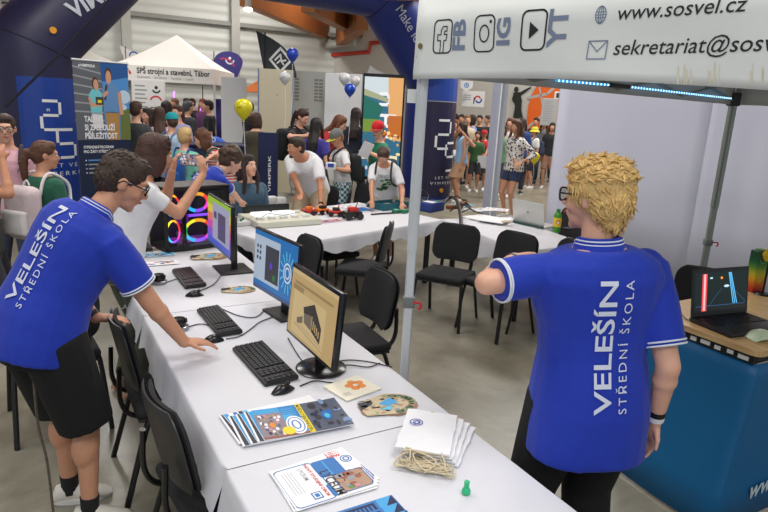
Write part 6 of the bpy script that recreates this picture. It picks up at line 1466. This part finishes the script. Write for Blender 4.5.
# girl seated behind the electronics
p = at(249, 157, 6.55)
J = person('person with long dark hair in a denim jacket, seated behind the trays and looking up', p.x - .06, p.y + .1, -60, 1.74, lean=8, hip=.60, head=(24, -10, 0), lf=V((p.x + .35, p.y - .3, .08)), rf=V((p.x + .1, p.y - .4, .08)), lh=gz(262, 206, .8), rh=gz(250, 208, .8), poles=((.3, -.3, -1), (-.3, -.3, -1)), skn=SKA, top=top((70, 98, 120), 1.9, name='denim_jacket', loose=.022), bottom=bot((50, 60, 80), 'trousers', 1.9), hair=('long', (44, 30, 28)), shoes=(60, 60, 66), voxel=.010)
o = thing('stool', 'dark stool under the girl in the denim jacket', 'stool', (p.x - .12, p.y + .1, 0)); MB().rbox((0, 0, .49), (.36, .36, .04), .015, 2).obj('seat', FAB, o)
for a, b in ((-.15, -.15), (.15, -.15), (.15, .15), (-.15, .15)): MB().cyl((a, b, 0), (a * .9, b * .9, .48), .014, .014, 8).obj('leg', TUBE, o)
# man in white polo leaning on the table
hl_, hr_ = gz(309, 207, .80), gz(322, 208, .80)
J = person('person in a white polo with short dark hair, leaning with both hands on the table', -.95, 7.82, 252, 1.82, lean=54, hip=.93, head=(-30, 6, 0), lh=gz(321, 206, .80), rh=gz(306, 206, .80), poles=((.6, .2, -.2), (-.6, .2, -.2)), hn=((0, 0, 1), (0, 0, 1)), hd=((-.3, -.9, -.1), (-.1, -1, -.1)), skn=SKC, build=1.08, top=dict(mat=cloth('polo_white', (232, 232, 236)), sleeve=.75, hem=-.16, loose=.022, name='polo_shirt', sleeveloose=1.3), bottom=bot((196, 178, 150), 'shorts', .9), hair=('short', (54, 40, 32), 60), voxel=.010)
d = Decal(); d.rect(-.11, .0, -.04, .02, BLUEP).rect(-.11, -.03, -.05, -.012, BLUEP); front_print(J, d, .72)
HM = J['HM']; MB().ell((0, .072, -.094), (.030, .026, .022), HM).obj('beard', hairmat('beard_brown', (84, 62, 50)), J['root']); watch(J, 'l', BLK, .93)
# boy with the printed t-shirt, looking down at the table
p = at(381, 150, 7.4)
J = person('person in a white t-shirt with green printed pictures and a dark backpack, looking down', p.x + .08, 7.85, 262, 1.62, lean=38, head=(0, 40, 0), lh=gz(402, 203, .86), rh=gz(372, 202, .86), poles=((.6, .5, -.7), (-.6, .5, -.7)), skn=SKB, top=top((226, 226, 228), .75, hem=-.2, loose=.028), bottom=bot((188, 176, 156), 'shorts', .95, loose=.03), hair=('short', (72, 50, 40), 60), voxel=.010, sh=.95)
d = Decal(); rr = random.Random(2)
for k in range(16): d.ell(rr.uniform(-.08, .09), rr.uniform(-.1, .09), .026, .016, [plain('tee_green', (88, 150, 74)), plain('tee_dark', (50, 92, 52))][k % 2], 1 + k % 2)
d.text('DINO', -.06, .12, .05, plain('tee_grey', (90, 90, 90)), 0, .01); front_print(J, d, .55); backpack(J, (46, 52, 54), 'dark backpack worn by the boy in the green printed t-shirt')
# boy in the two-tone cap
J = stand(344, 128, 8.6, 205, 'person in a grey and yellow cap, white t-shirt and blue checked shorts', head=(10, 26, 0), lean=6, lh=at(331, 168, 8.3), rh=at(334, 165, 8.5), skn=SKB, top=top((222, 222, 224), .7), bottom=dict(mat=mat('check_blue', (60, 120, 160), .8), kind='shorts', len=.92, loose=.028), hair=('crop', LTH), voxel=.011, sh=.92, build=.95)
nt = MATS['check_blue'].node_tree; tc = nt.nodes.new('ShaderNodeTexCoord'); ck = nt.nodes.new('ShaderNodeTexChecker'); ck.inputs['Scale'].default_value = 26; ck.inputs['Color1'].default_value = (lin(40), lin(110), lin(140), 1); ck.inputs['Color2'].default_value = (lin(214), lin(226), lin(220), 1); nt.links.new(tc.outputs['Object'], ck.inputs['Vector']); nt.links.new(ck.outputs['Color'], nt.nodes['Principled BSDF'].inputs['Base Color'])
cap_on(J, (112, 114, 112), None, (208, 206, 70)); backpack(J, (36, 38, 42), 'black backpack worn by the boy in the grey and yellow cap')
p = at(331, 166, 8.2); o = thing('handheld_box', 'small white device held by the boy in the grey and yellow cap', 'device', p); MB().rbox((0, 0, 0), (.14, .05, .1), .015, 2).obj('device_body', WBOARD, o); MB().rbox((0, -.03, .01), (.08, .012, .05), .005, 1).obj('device_screen', BLUEP, o)
# boy with red cap and paper
J = stand(380, 120.5, 9.0, 215, 'person in a red cap and green t-shirt holding a sheet of paper', head=(30, 10, 0), lh=at(368, 152, 8.7), rh=at(372, 153, 8.9), skn=SKA, top=top((30, 130, 96), .75), bottom=bot((60, 70, 90), 'shorts', .9), hair=('crop', DKH), voxel=.013, sh=.92)
cap_on(J, (206, 26, 40)); p = at(366, 150, 8.6); o = tag(MB().rbox((0, 0, 0), (.16, .006, .23), .002, 1).obj('paper_sheet', PAPER, None, False), 'white sheet of paper held by the boy in the red cap', 'paper'); o.location = p; o.rotation_euler = (.3, .35, .4)
# black dressed woman with pony tail
J = stand(297, 107, 10.2, -25, 'person in a black t-shirt and white skirt with dark tied hair, looking down', head=(-8, 24, 0), lean=6, lh=at(309, 134, 10.1), rh=at(307, 136, 9.8), skn=SKA, top=top((30, 30, 34), .7), bottom=bot((216, 214, 216), 'skirt', .8), hair=('pony', (62, 40, 32)), voxel=.013, build=.95)
backpack(J, (28, 28, 32), 'black backpack worn by the woman in the white skirt', None, .34, .5, .2)
J = stand(316, 117, 9.2, 75, 'person in a violet t-shirt with long black hair, seen from behind', top=top((58, 52, 140), .7), bottom=bot((40, 40, 50), 'trousers', 1.9), hair=('long', (34, 28, 30)), skn=SKB, voxel=.013, lh=at(309, 150, 9.2), rh=at(324, 152, 9.2))
J = person('person in a red top with long auburn hair, bending forward', at(319, 125, 9.9).x, 9.9, 350, 1.88, lean=30, head=(-10, 25, 0), top=top((186, 42, 46), 1.5), bottom=bot((40, 40, 52), 'trousers', 1.9), hair=('long', (112, 66, 46)), skn=SKA, voxel=.013, lh=at(333, 160, 9.7), rh=at(331, 160, 9.5))
J = stand(356, 107, 11.2, 80, 'person in dark clothes with long dark hair standing left of the bright screen', top=top((34, 38, 58), 1.6), bottom=bot((34, 36, 50), 'trousers', 1.9), hair=('long', (50, 38, 34)), voxel=.015)
# girl with pony tail and pale backpack at the left
J = stand(40, 139, 4.75, 72, 'person with a brown pony tail and a pink and white backpack, seen from behind', top=top((34, 92, 72), .7), bottom=bot((160, 110, 90), 'shorts', .5), hair=('pony', (92, 58, 42), 60), skn=SKB, voxel=.010, head=(-40, 6, 0), build=.95)
backpack(J, (214, 196, 200), 'pink and white backpack worn by the girl with the pony tail', (232, 226, 226), .32, .46, .17)
J = stand(4, 112, 5.3, 292, 'person in a pink shirt and glasses at the left edge, facing the tables', top=top((228, 176, 190), 1.4), bottom=bot((60, 66, 90), 'trousers', 1.9), hair=('pony', (60, 40, 34)), skn=SKA, voxel=.010, head=(8, 4, 0), sh=.95)
glasses(J); backpack(J, (36, 36, 40), 'black backpack with straps over the pink shirt at the left edge')
J = person('person in a dark green t-shirt at the left edge raising a hand to the mouth', at(-26, 150, 4.3).x, 4.3, 20, 1.64, top=top((48, 66, 50), .75), bottom=bot((50, 50, 60), 'shorts', .9), hair=('short', DKH), skn=SKC, voxel=.010, rh=at(3, 161, 4.25), rel=at(9, 194, 4.15), hd=(None, (-.3, .2, 1)))
# striped top woman with big backpack
J = person('person in a red and white striped top bending under the yellow balloon', at(229, 140, 7.9).x, 7.9, 200, 1.66, lean=34, head=(0, 16, 0), top=dict(mat=mat('stripe_red', (200, 60, 60), .8), sleeve=0, hem=-.14), bottom=bot((60, 66, 90), 'shorts', .7), hair=('bob', (96, 58, 40)), skn=SKA, voxel=.012, rh=at(212, 156, 7.6), lh=at(222, 160, 7.5))
nt = MATS['stripe_red'].node_tree; tc = nt.nodes.new('ShaderNodeTexCoord'); wv = nt.nodes.new('ShaderNodeTexWave'); wv.bands_direction = 'Z'; wv.inputs['Scale'].default_value = 9; r = nt.nodes.new('ShaderNodeValToRGB'); r.color_ramp.interpolation = 'CONSTANT'; r.color_ramp.elements[0].color = (lin(200), lin(44), lin(50), 1); r.color_ramp.elements[1].color = (lin(232), lin(224), lin(220), 1); r.color_ramp.elements[1].position = .5
nt.links.new(tc.outputs['Object'], wv.inputs['Vector']); nt.links.new(wv.outputs['Fac'], r.inputs['Fac']); nt.links.new(r.outputs['Color'], nt.nodes['Principled BSDF'].inputs['Base Color'])
backpack(J, (92, 100, 90), 'grey green backpack worn by the woman in the striped top', (44, 84, 80), .34, .5, .2)
J = person('person in a bright blue jacket bending beside the grey panel', at(233, 112, 10.6).x, 10.6, 190, 1.7, lean=60, head=(0, 20, 0), top=top((24, 84, 190), 1.8, loose=.03), bottom=bot((40, 44, 60), 'trousers', 1.9), hair=('short', BRH), voxel=.015)
# children and visitors in front of the tent
J = stand(171, 112, 8.6, 62, 'person in a turquoise cap and light blue shirt with backpack straps', top=top((176, 200, 226), .7), bottom=bot((60, 70, 90), 'shorts', .9), hair=('crop', BRH), voxel=.013, head=(60, 8, 0), sh=.92); cap_on(J, (20, 156, 164)); backpack(J, (96, 140, 180), 'pale blue backpack worn by the boy in the turquoise cap', None, .28, .4)
J = stand(184, 127.5, 7.7, 75, 'person with short blond hair in a mint shirt, a small boy seen from behind', top=top((126, 200, 180), .7), bottom=bot((60, 80, 120), 'shorts', .9), hair=('short', (206, 172, 118), 50), voxel=.012, headk=1.08); backpack(J, (28, 84, 160), 'blue backpack worn by the small blond boy', None, .26, .36)
crowd = [
 (135, 100, 9.2, 80, 'person in a dark grey t-shirt with brown hair beside the roll-up banner', (66, 70, 72), .8, (50, 50, 60), 'trousers', ('short', BRH), SKA),
 (148, 107, 9.9, 250, 'person with dark hair holding a black camera beside the grey shirted man', (60, 56, 60), .8, (40, 40, 50), 'trousers', ('long', DKH), SKA),
 (159, 106, 9.6, 110, 'person in a lilac top with long brown hair in front of the tent sign', (214, 178, 206), .9, (60, 60, 80), 'trousers', ('long', BRH), SKA),
 (166, 100, 11.0, 100, 'person with dark brown hair in a cream top behind the lilac top', (214, 204, 190), .8, (60, 60, 80), 'trousers', ('bob', DKH), SKA),
 (178, 104, 10.4, 255, 'person in a lavender t-shirt with pink straps facing the camera', (178, 178, 216), .7, (70, 70, 90), 'shorts', ('pony', BRH), SKA),
 (175, 93, 15.4, 200, 'person in a dark blue shirt at the left inside the tent', (56, 60, 110), .8, (40, 40, 50), 'trousers', ('crop', (110, 80, 60)), SKB),
 (187, 88, 16.0, 150, 'person in a black shirt with dark hair in the middle of the tent', (30, 30, 34), .8, (30, 30, 40), 'trousers', ('short', DKH), SKB),
 (192, 86, 17.0, 230, 'person in black at the back of the tent facing sideways', (34, 32, 36), .8, (30, 30, 40), 'trousers', ('crop', (90, 60, 50)), SKA),
 (203, 90, 16.6, 250, 'person in a purple shirt with red hair inside the tent', (120, 70, 130), .8, (40, 40, 50), 'trousers', ('long', (150, 70, 70)), SKA),
 (209, 93, 13.6, 200, 'person in a black t-shirt standing at the right of the tent entrance', (24, 24, 28), .8, (30, 30, 40), 'trousers', ('short', DKH), SKA),
 (187, 100, 12.6, 60, 'person in dark grey seated height among the black cases', (60, 62, 70), .9, (30, 30, 40), 'trousers', ('short', (80, 80, 86)), SKA),
 (250, 92, 14.5, 240, 'person in dark clothes between the grey panel and the beige panel', (52, 48, 50), .9, (40, 40, 50), 'trousers', ('short', DKH), SKB),
 (256, 112, 10.4, 80, 'person in a brown jacket close to the beige panel edge', (84, 78, 62), 1.6, (40, 40, 50), 'trousers', ('bob', BRH), SKA),
]
for px, py, Y, fd, lb, c1, sl, c2, kd, hr, sk in crowd:
    stand(px, py, Y, fd, lb, zmax=1.9, top=top(c1, sl), bottom=bot(c2, kd, 1.9 if kd == 'trousers' else .9), hair=hr, skn=sk, voxel=.016 if Y < 12 else .02, shoes=(200, 200, 204) if kd == 'shorts' else (50, 50, 56))
# right-hand crowd
J = stand(464, 122, 13.4, 190, 'person in a light blue top and tan skirt raising a hand to the mouth', top=top((150, 190, 226), 0, name='tank_top'), bottom=bot((196, 156, 124), 'skirt', .82), hair=('long', (46, 34, 32)), skn=SKB, voxel=.014, rh=at(463, 133, 13.2), rel=at(474, 146, 13.2), shoes=(232, 230, 228), zmax=1.75)
J = stand(519, 112, 11.6, 215, 'person in a floral black and white blouse and denim shorts with long brown hair', top=dict(mat=mat('floral_blouse', (226, 222, 220), .8), sleeve=1.6, loose=.03, name='blouse'), bottom=bot((46, 60, 96), 'shorts', .5), hair=('long', (88, 56, 42)), skn=SKB, voxel=.013, lh=at(522, 162, 11.3), rh=at(516, 164, 11.3), shoes=(226, 226, 226), zmax=1.85)
nt = MATS['floral_blouse'].node_tree; tc = nt.nodes.new('ShaderNodeTexCoord'); vo = nt.nodes.new('ShaderNodeTexVoronoi'); vo.inputs['Scale'].default_value = 22; r = nt.nodes.new('ShaderNodeValToRGB'); r.color_ramp.interpolation = 'CONSTANT'; r.color_ramp.elements[0].color = (lin(46), lin(46), lin(54), 1); r.color_ramp.elements[1].color = (lin(228), lin(224), lin(222), 1); r.color_ramp.elements[1].position = .42
nt.links.new(tc.outputs['Object'], vo.inputs['Vector']); nt.links.new(vo.outputs['Distance'], r.inputs['Fac']); nt.links.new(r.outputs['Color'], nt.nodes['Principled BSDF'].inputs['Base Color'])
J = stand(536, 123, 16.5, 200, 'person in a yellow bucket hat and white t-shirt with a dark backpack', top=top((226, 226, 224), .7), bottom=bot((40, 42, 52), 'shorts', .9), hair=('short', BRH), skn=SKB, voxel=.016, zmax=1.62); cap_on(J, (214, 204, 60), bucket=True); backpack(J, (48, 62, 92), 'dark blue backpack worn by the child in the bucket hat')
J = stand(485, 128, 15.6, 250, 'person in a red t-shirt and cap holding a grey sheet left of the column', top=top((196, 40, 48), .7), bottom=bot((60, 62, 70), 'shorts', .9), hair=('crop', BRH), skn=SKB, voxel=.016, zmax=1.5, lh=at(484, 158, 15.2), rh=at(480, 160, 15.2)); cap_on(J, (190, 34, 44))
p = at(482, 162, 15.1); o = tag(MB().rbox((0, 0, 0), (.24, .006, .3), .002, 1).obj('paper_sheet', mat('paper_grey', (206, 208, 212)), None, False), 'pale sheet held by the child in the red cap', 'paper'); o.location = p
crowd = [
 (553, 122, 16.6, 255, 'person in a dark open jacket with long dark hair beside the bucket hat', (36, 36, 42), 1.8, (150, 110, 90), 'shorts', ('long', DKH), SKB),
 (561, 111, 18.2, 250, 'person with dark hair half hidden by the partition edge', (40, 38, 44), .8, (40, 40, 50), 'trousers', ('short', DKH), SKB),
 (512, 110, 14.6, 240, 'person in a white top with auburn hair behind the floral blouse', (222, 222, 222), .7, (60, 70, 90), 'shorts', ('long', (110, 66, 48)), SKA),
 (524, 110, 15.2, 70, 'person in a deep blue shirt with long dark hair behind the floral blouse', (44, 70, 130), .8, (36, 36, 46), 'trousers', ('long', (60, 40, 36)), SKB),
 (537, 116, 18.6, 240, 'person in a black top with dark hair far behind the bucket hat', (36, 36, 40), .8, (40, 40, 50), 'trousers', ('short', DKH), SKB),
 (457, 100, 17.8, 100, 'person in an olive green shirt close to the arch leg', (150, 146, 60), .8, (60, 60, 60), 'trousers', ('short', DKH), SKB),
 (463, 103, 17.0, 250, 'person in a bright green shirt among the crowd under the white sign', (60, 170, 90), .8, (60, 60, 60), 'trousers', ('short', DKH), SKB),
 (468, 112, 15.8, 270, 'person with light hair in a cream top under the white sign', (214, 196, 170), .8, (90, 90, 90), 'shorts', ('short', LTH), SKA),
 (474, 105, 16.6, 180, 'person in a sky blue shirt with wavy dark hair under the white sign', (96, 150, 220), .8, (50, 60, 90), 'trousers', ('bob', DKH), SKB),
 (481, 106, 17.4, 250, 'person in a black shirt with dark hair left of the lilac column', (32, 32, 36), .8, (40, 40, 50), 'trousers', ('short', DKH), SKB),
 (490, 106, 17.8, 200, 'person in a dark jacket at the edge of the lilac column', (40, 42, 50), 1.8, (40, 40, 50), 'trousers', ('short', BRH), SKB),
 (456, 119, 15.0, 250, 'person in a brown patterned top behind the pale balloon', (150, 100, 70), .8, (80, 60, 50), 'shorts', ('long', (130, 80, 54)), SKA),
 (478, 131, 15.2, 260, 'person in a black and green t-shirt beside the red cap child', (52, 96, 52), .8, (40, 40, 46), 'shorts', ('short', BRH), SKB),
 (545, 118, 17.6, 260, 'person in a grey top behind the girl in the dark jacket', (130, 132, 140), .8, (50, 50, 60), 'trousers', ('long', BRH), SKA),
 (504, 124, 14.0, 250, 'person in a green and white top at the right edge of the column', (110, 160, 120), .8, (60, 70, 90), 'shorts', ('bob', BRH), SKA),
]
for px, py, Y, fd, lb, c1, sl, c2, kd, hr, sk in crowd:
    stand(px, py, Y, fd, lb, zmax=1.85, top=top(c1, sl), bottom=bot(c2, kd, 1.9 if kd == 'trousers' else .9), hair=hr, skn=sk, voxel=.02, shoes=(220, 220, 220) if kd == 'shorts' else (50, 50, 56))
# ================================================================ things on the far tables
def put(px, py, z=.753): p = gz(px, py, z); return V((p.x, p.y, .753))
CREAM = plain('board_cream', (214, 214, 196), .5); LUM = glow('light_panel', (250, 252, 255), 1.2); PCB = plain('circuit_green', (40, 120, 84), .5)
a, b, c = put(258, 229), put(327, 224), put(313, 213)
an_ = math.atan2((b - a).y, (b - a).x); w_ = (b - a).length * .92; h_ = .55
o = thing('demonstration_board', 'cream demonstration board with two bright light panels in front of the leaning man', 'board', a, an_)
MB().rbox((w_ / 2, h_ / 2, .03), (w_, h_, .06), .008, 2).obj('board_base', CREAM, o, False)
for x in (.28, .62): MB().rbox((w_ * x, h_ * .66, .075), (w_ * .3, h_ * .26, .03), .008, 2).obj('light_panel', LUM, o)
for k in range(5): MB().rbox((w_ * (.12 + .18 * k), h_ * .28, .07), (w_ * .1, .06, .03), .006, 2).obj('module', WBOARD, o)
MB().tube(bez([(w_ * .15, h_ * .3, .08), (w_ * .3, h_ * .42, .1), (w_ * .5, h_ * .3, .09), (w_ * .8, h_ * .42, .1)], 6), .004, 6).obj('wire', GREYB, o)
MB().rbox((w_ * .45, h_ * .98, .09), (w_ * .75, .03, .1), .006, 2).obj('back_rail', BLK, o)
def electro_tray(px, py, w, d, ang, label, dots):
    q = put(px, py); o = thing('parts_tray', label, 'tray', q, ang); MB().rbox((0, 0, .02), (w, d, .04), .006, 2).obj('tray_body', WBOARD, o)
    for k in range(dots): MB().cyl((-w * .4 + w * .8 * k / max(1, dots - 1), -.03 + .05 * (k % 2), .04), (-w * .4 + w * .8 * k / max(1, dots - 1), -.03 + .05 * (k % 2), .06), .014, .012, 10).obj('knob', PCB, o)
electro_tray(244, 224, .36, .2, .7, 'white tray with green knobs at the left end of the trays table', 7)
for px, py, lb in ((262, 205, 'left small white box at the elbow of the denim jacket girl'), (272, 204, 'middle small white box before the denim jacket girl'), (281, 205, 'right small white box beside the cream board')):
    q = put(px, py); o = thing('small_box', lb, 'box', q, .6, 'small white boxes'); MB().rbox((0, 0, .045), (.11, .08, .09), .01, 2).obj('box_body', WBOARD, o); MB().rbox((0, 0, .092), (.09, .06, .008), .003, 1).obj('lid', PAPER, o)
RED2 = mat('toy_red', (206, 50, 40), .4); ORG2 = mat('toy_orange', (236, 120, 40), .4)
def robot(px, py, ang, m1, m2, label, k=1.0):
    q = put(px, py); o = thing('model_robot', label, 'robot', q, ang); MB().rbox((0, 0, .045 * k), (.15 * k, .09 * k, .04 * k), .012, 2).obj('chassis', m1, o); MB().rbox((.01, 0, .08 * k), (.08 * k, .06 * k, .035 * k), .01, 2).obj('cover', m2, o)
    for x in (-.05, .05):
        for y in (-.05, .05): MB().cyl((x * k, (y - .01) * k, .028 * k), (x * k, (y + .01) * k, .028 * k), .028 * k, .028 * k, 16).obj('wheel', BLK, o)
    MB().cyl((.03 * k, 0, .09 * k), (.05 * k, 0, .15 * k), .006, .004, 8).obj('arm', m1, o)
robot(308, 215, .4, RED2, ORG2, 'small red model robot just right of the cream board'); robot(322, 214, .9, ORG2, BLK, 'orange model robot beside the white polo man\'s hands'); robot(335, 216, .2, RED2, BLK, 'red and black model robot between the orange one and the big black one')
robot(352, 219, .5, BLK, RED2, 'large black model robot with red cover near the cloth edge', 1.35)
for px, py, w, d, ang, lb, f in ((337, 223, .3, .14, .75, 'violet printed leaflet at the front edge of the trays table', postcard(0)), (352, 208, .3, .2, .6, 'printed sheet lying left of the blue folder', postcard(2)), (370, 211, .28, .22, .8, 'blue folder lying beside the teal box', lambda d, w, h: d.rect(.004, .004, w - .004, h - .004, RB, 1))):
    q = put(px, py); sheet((q.x - w / 2, q.y - d / 2), (math.cos(ang), math.sin(ang)), None, w, d, .7532, 'leaflet', lb, 'leaflet', f, 'papers on the trays table')
q = put(389, 208); o = thing('tool_case', 'open teal tool case in front of the boy with the printed t-shirt', 'case', q, .75); TEAL2 = mat('case_teal', (40, 110, 124), .5)
cs = MB().box((0, 0, .006), (.42, .26, .012)).box((0, .125, .04), (.42, .012, .08)).box((0, -.125, .04), (.42, .012, .08)).box((.205, 0, .04), (.012, .26, .08)).box((-.205, 0, .04), (.012, .26, .08)); cs.obj('case_body', TEAL2, o, False); MB().box((0, .165, .06), (.42, .012, .1), 0, Matrix.Rotation(-.3, 4, 'X')).obj('lid', TEAL2, o, False)
for k in range(3): MB().rbox((-.12 + .12 * k, 0, .035), (.09, .16, .04), .01, 2).obj('insert', BLK if k != 1 else GREYB, o)
q = put(385, 214); tag(MB().cyl((q.x - .16, q.y - .12, .762), (q.x + .16, q.y + .1, .762), .009, .009, 8).obj('pointer_stick', MATTE), 'dark stick lying in front of the teal tool case', 'stick')
for px, py, lb in ((396, 213, 'left green clip box on the white cloth near the canopy pole'), (404, 213, 'right green clip box on the white cloth near the canopy pole')):
    q = put(px, py); o = thing('clip_box', lb, 'box', q, .75); MB().rbox((0, 0, .02), (.1, .06, .04), .008, 2).obj('box_body', PCB, o); MB().rbox((0, 0, .043), (.06, .04, .006), .002, 1).obj('lid', plain('circuit_pale', (120, 190, 160)), o)
# cables, tools and papers around the canopy pole
q = put(431, 211); o = thing('instrument_case', 'blue instrument case with white and green stickers right of the canopy pole', 'case', q, .9); MB().rbox((0, 0, .06), (.3, .2, .12), .02, 3).obj('case_body', mat('case_blue', (36, 60, 130), .5), o); Decal().rect(-.11, -.08, .0, .06, PAPER).rect(.02, -.08, .11, 0, PCB).obj('stickers', lambda x, y, h: V((x, y, .1205 + h)), o); MB().tube(bez([(-.06, .1, .1), (-.05, .13, .14), (.05, .13, .14), (.06, .1, .1)], 5), .008, 6).obj('handle', BLK, o)
P = [put(441, 208) + V((0, 0, .03)), put(449, 205) + V((0, 0, .1)), put(456, 210) + V((0, 0, .12)), put(460, 220) + V((0, 0, .06)), put(461, 227) + V((0, 0, .01))]
tag(MB().tube(bez(P, 6), .02, 10).obj('black_hose', MATTE), 'thick black hose bending over the cloth edge behind the black chair', 'hose')
for i, (P, lb) in enumerate([([(420, 199), (422, 192), (428, 196), (426, 204), (419, 206)], 'loop of black wire standing beside the canopy pole'), ([(446, 203), (456, 199), (466, 204), (470, 211), (460, 214)], 'black cable coil among the brown tools'), ([(450, 212), (462, 208), (474, 212), (482, 217)], 'black cable running toward the silver laptop')]):
    tag(MB().tube(bez([put(*p) + V((0, 0, .012 + .03 * (k % 2))) for k, p in enumerate(P)], 6), .009, 6).obj('cable', CABLE), lb, 'cable')
for px, py, ang, lb in ((454, 209, .5, 'brown wooden tool block under the black cables'), (463, 205, 1.2, 'second brown tool block nearer the papers')):
    q = put(px, py); o = thing('tool_block', lb, 'tool', q, ang); MB().rbox((0, 0, .025), (.22, .07, .05), .012, 2).obj('block', mat('tool_brown', (136, 82, 54), .5), o); MB().rbox((.08, 0, .04), (.09, .05, .06), .012, 2).obj('grip', BLK, o)
for px, py, w, d, ang, lb, s_ in ((474, 207, .34, .22, .9, 'blue and white printed sheet next to the tools', 1), (484, 211, .34, .22, .5, 'printed sheet lying between tools and silver laptop', 2), (494, 209, .3, .22, -.3, 'white printed sheet behind the silver laptop', 5)):
    q = put(px, py); sheet((q.x - w / 2, q.y - d / 2), (math.cos(ang), math.sin(ang)), None, w, d, .7532 + .0008 * s_, 'leaflet', lb, 'leaflet', postcard(s_), 'papers by the silver laptop')
for k, (px, py, ang) in enumerate(((480, 218, -.9), (488, 220, -.7), (495, 222, -.5))):
    q = put(px, py); o = thing('drawstring_bag', ('left', 'middle', 'right')[k] + ' flat white drawstring bag in front of the silver laptop', 'bag', (q.x, q.y, .753 + .012 * k), ang, 'white bags by the silver laptop'); softslab(.30, .36, .014, 40 + k).obj('bag_body', BAG, o)
    rr = random.Random(60 + k); cd = MB()
    for z_ in range(5): cd.tube(bez([V((.12 + rr.uniform(0, .1), -.1 + rr.uniform(-.06, .06), .016 - .012 * k * (u > 0) * 0 + .004)) for u in range(6)], 5), .005, 6)
    cd.obj('cord', CORD, o)
# silver laptop, lid toward us
bl, br = gz(513, 222, .755), gz(544, 229, .755); ang = math.atan2((br - bl).y, (br - bl).x)
o = thing('silver_laptop', 'open silver laptop seen from behind on the white cloth', 'laptop', ((bl + br) / 2).xy.to_3d() + V((0, 0, .753)), ang)
SIL = mat('laptop_silver', (204, 204, 200), .35, .2, var=.01); wl_ = (br - bl).length
MB().rbox((0, .14, .01), (wl_, .27, .018), .006, 2).obj('base', SIL, o)
M = Matrix.Translation(V((0, .005, .018))) @ Matrix.Rotation(.22, 4, 'X'); MB().rbox((0, 0, .135), (wl_, .008, .27), .004, 2, M).obj('lid', SIL, o); Decal().ell(0, .14, .016, .016, plain('logo_grey', (150, 152, 154))).obj('logo', lambda x, y, h: M @ V((x, -.0046 - h, y)), o)
MB().box((0, -.012, .012), (wl_ * .96, .02, .02)).obj('hinge_bar', mat('hinge_teal', (50, 84, 80), .5), o)
q = gz(556, 232, .753); q = V((q.x, q.y, .753)); o = thing('drink_bottle', 'green and yellow drink bottle with green cap beside the silver laptop', 'bottle', q)
MB().lathe([(0, 0), (.038, 0), (.042, .01), (.042, .06)], n=20).obj('bottle_base', mat('bottle_green', (60, 140, 40), .3), o); MB().lathe([(.043, .06), (.0435, .065), (.0435, .155), (.043, .16)], n=20).obj('label', mat('bottle_label', (226, 190, 50), .4), o); MB().lathe([(.042, .16), (.038, .19), (.022, .215), (.018, .22)], n=20).obj('shoulder', mat('bottle_green', (60, 140, 40), .3), o); MB().lathe([(0, .22), (.021, .22), (.021, .25), (0, .252)], n=20).obj('bottle_cap', mat('cap_green', (20, 130, 60), .4), o)
Decal().ell(0, .115, .02, .022, plain('label_red', (190, 70, 40))).text('M', -.012, .1, .03, PAPER, 0, .03).obj('label_print', lambda x, y, h: V((x, -math.sqrt(.0437 ** 2 - min(x * x, .0017)) - .0006 - h, y)), o, .0004)
q = gz(568, 230, .753); o = thing('wallet', 'dark wallet lying on the cloth corner right of the drink bottle', 'wallet', (q.x, q.y, .753), .6); MB().rbox((0, 0, .014), (.13, .09, .026), .01, 2).obj('wallet_body', BLK, o); MB().box((0, 0, .0275), (.11, .004, .001)).obj('seam', GREYB, o)
P = [gz(544, 229, .757), gz(549, 231, .757), V((gz(551, 234, .757).x, gz(551, 246, .757).y - .02, .75)), ]
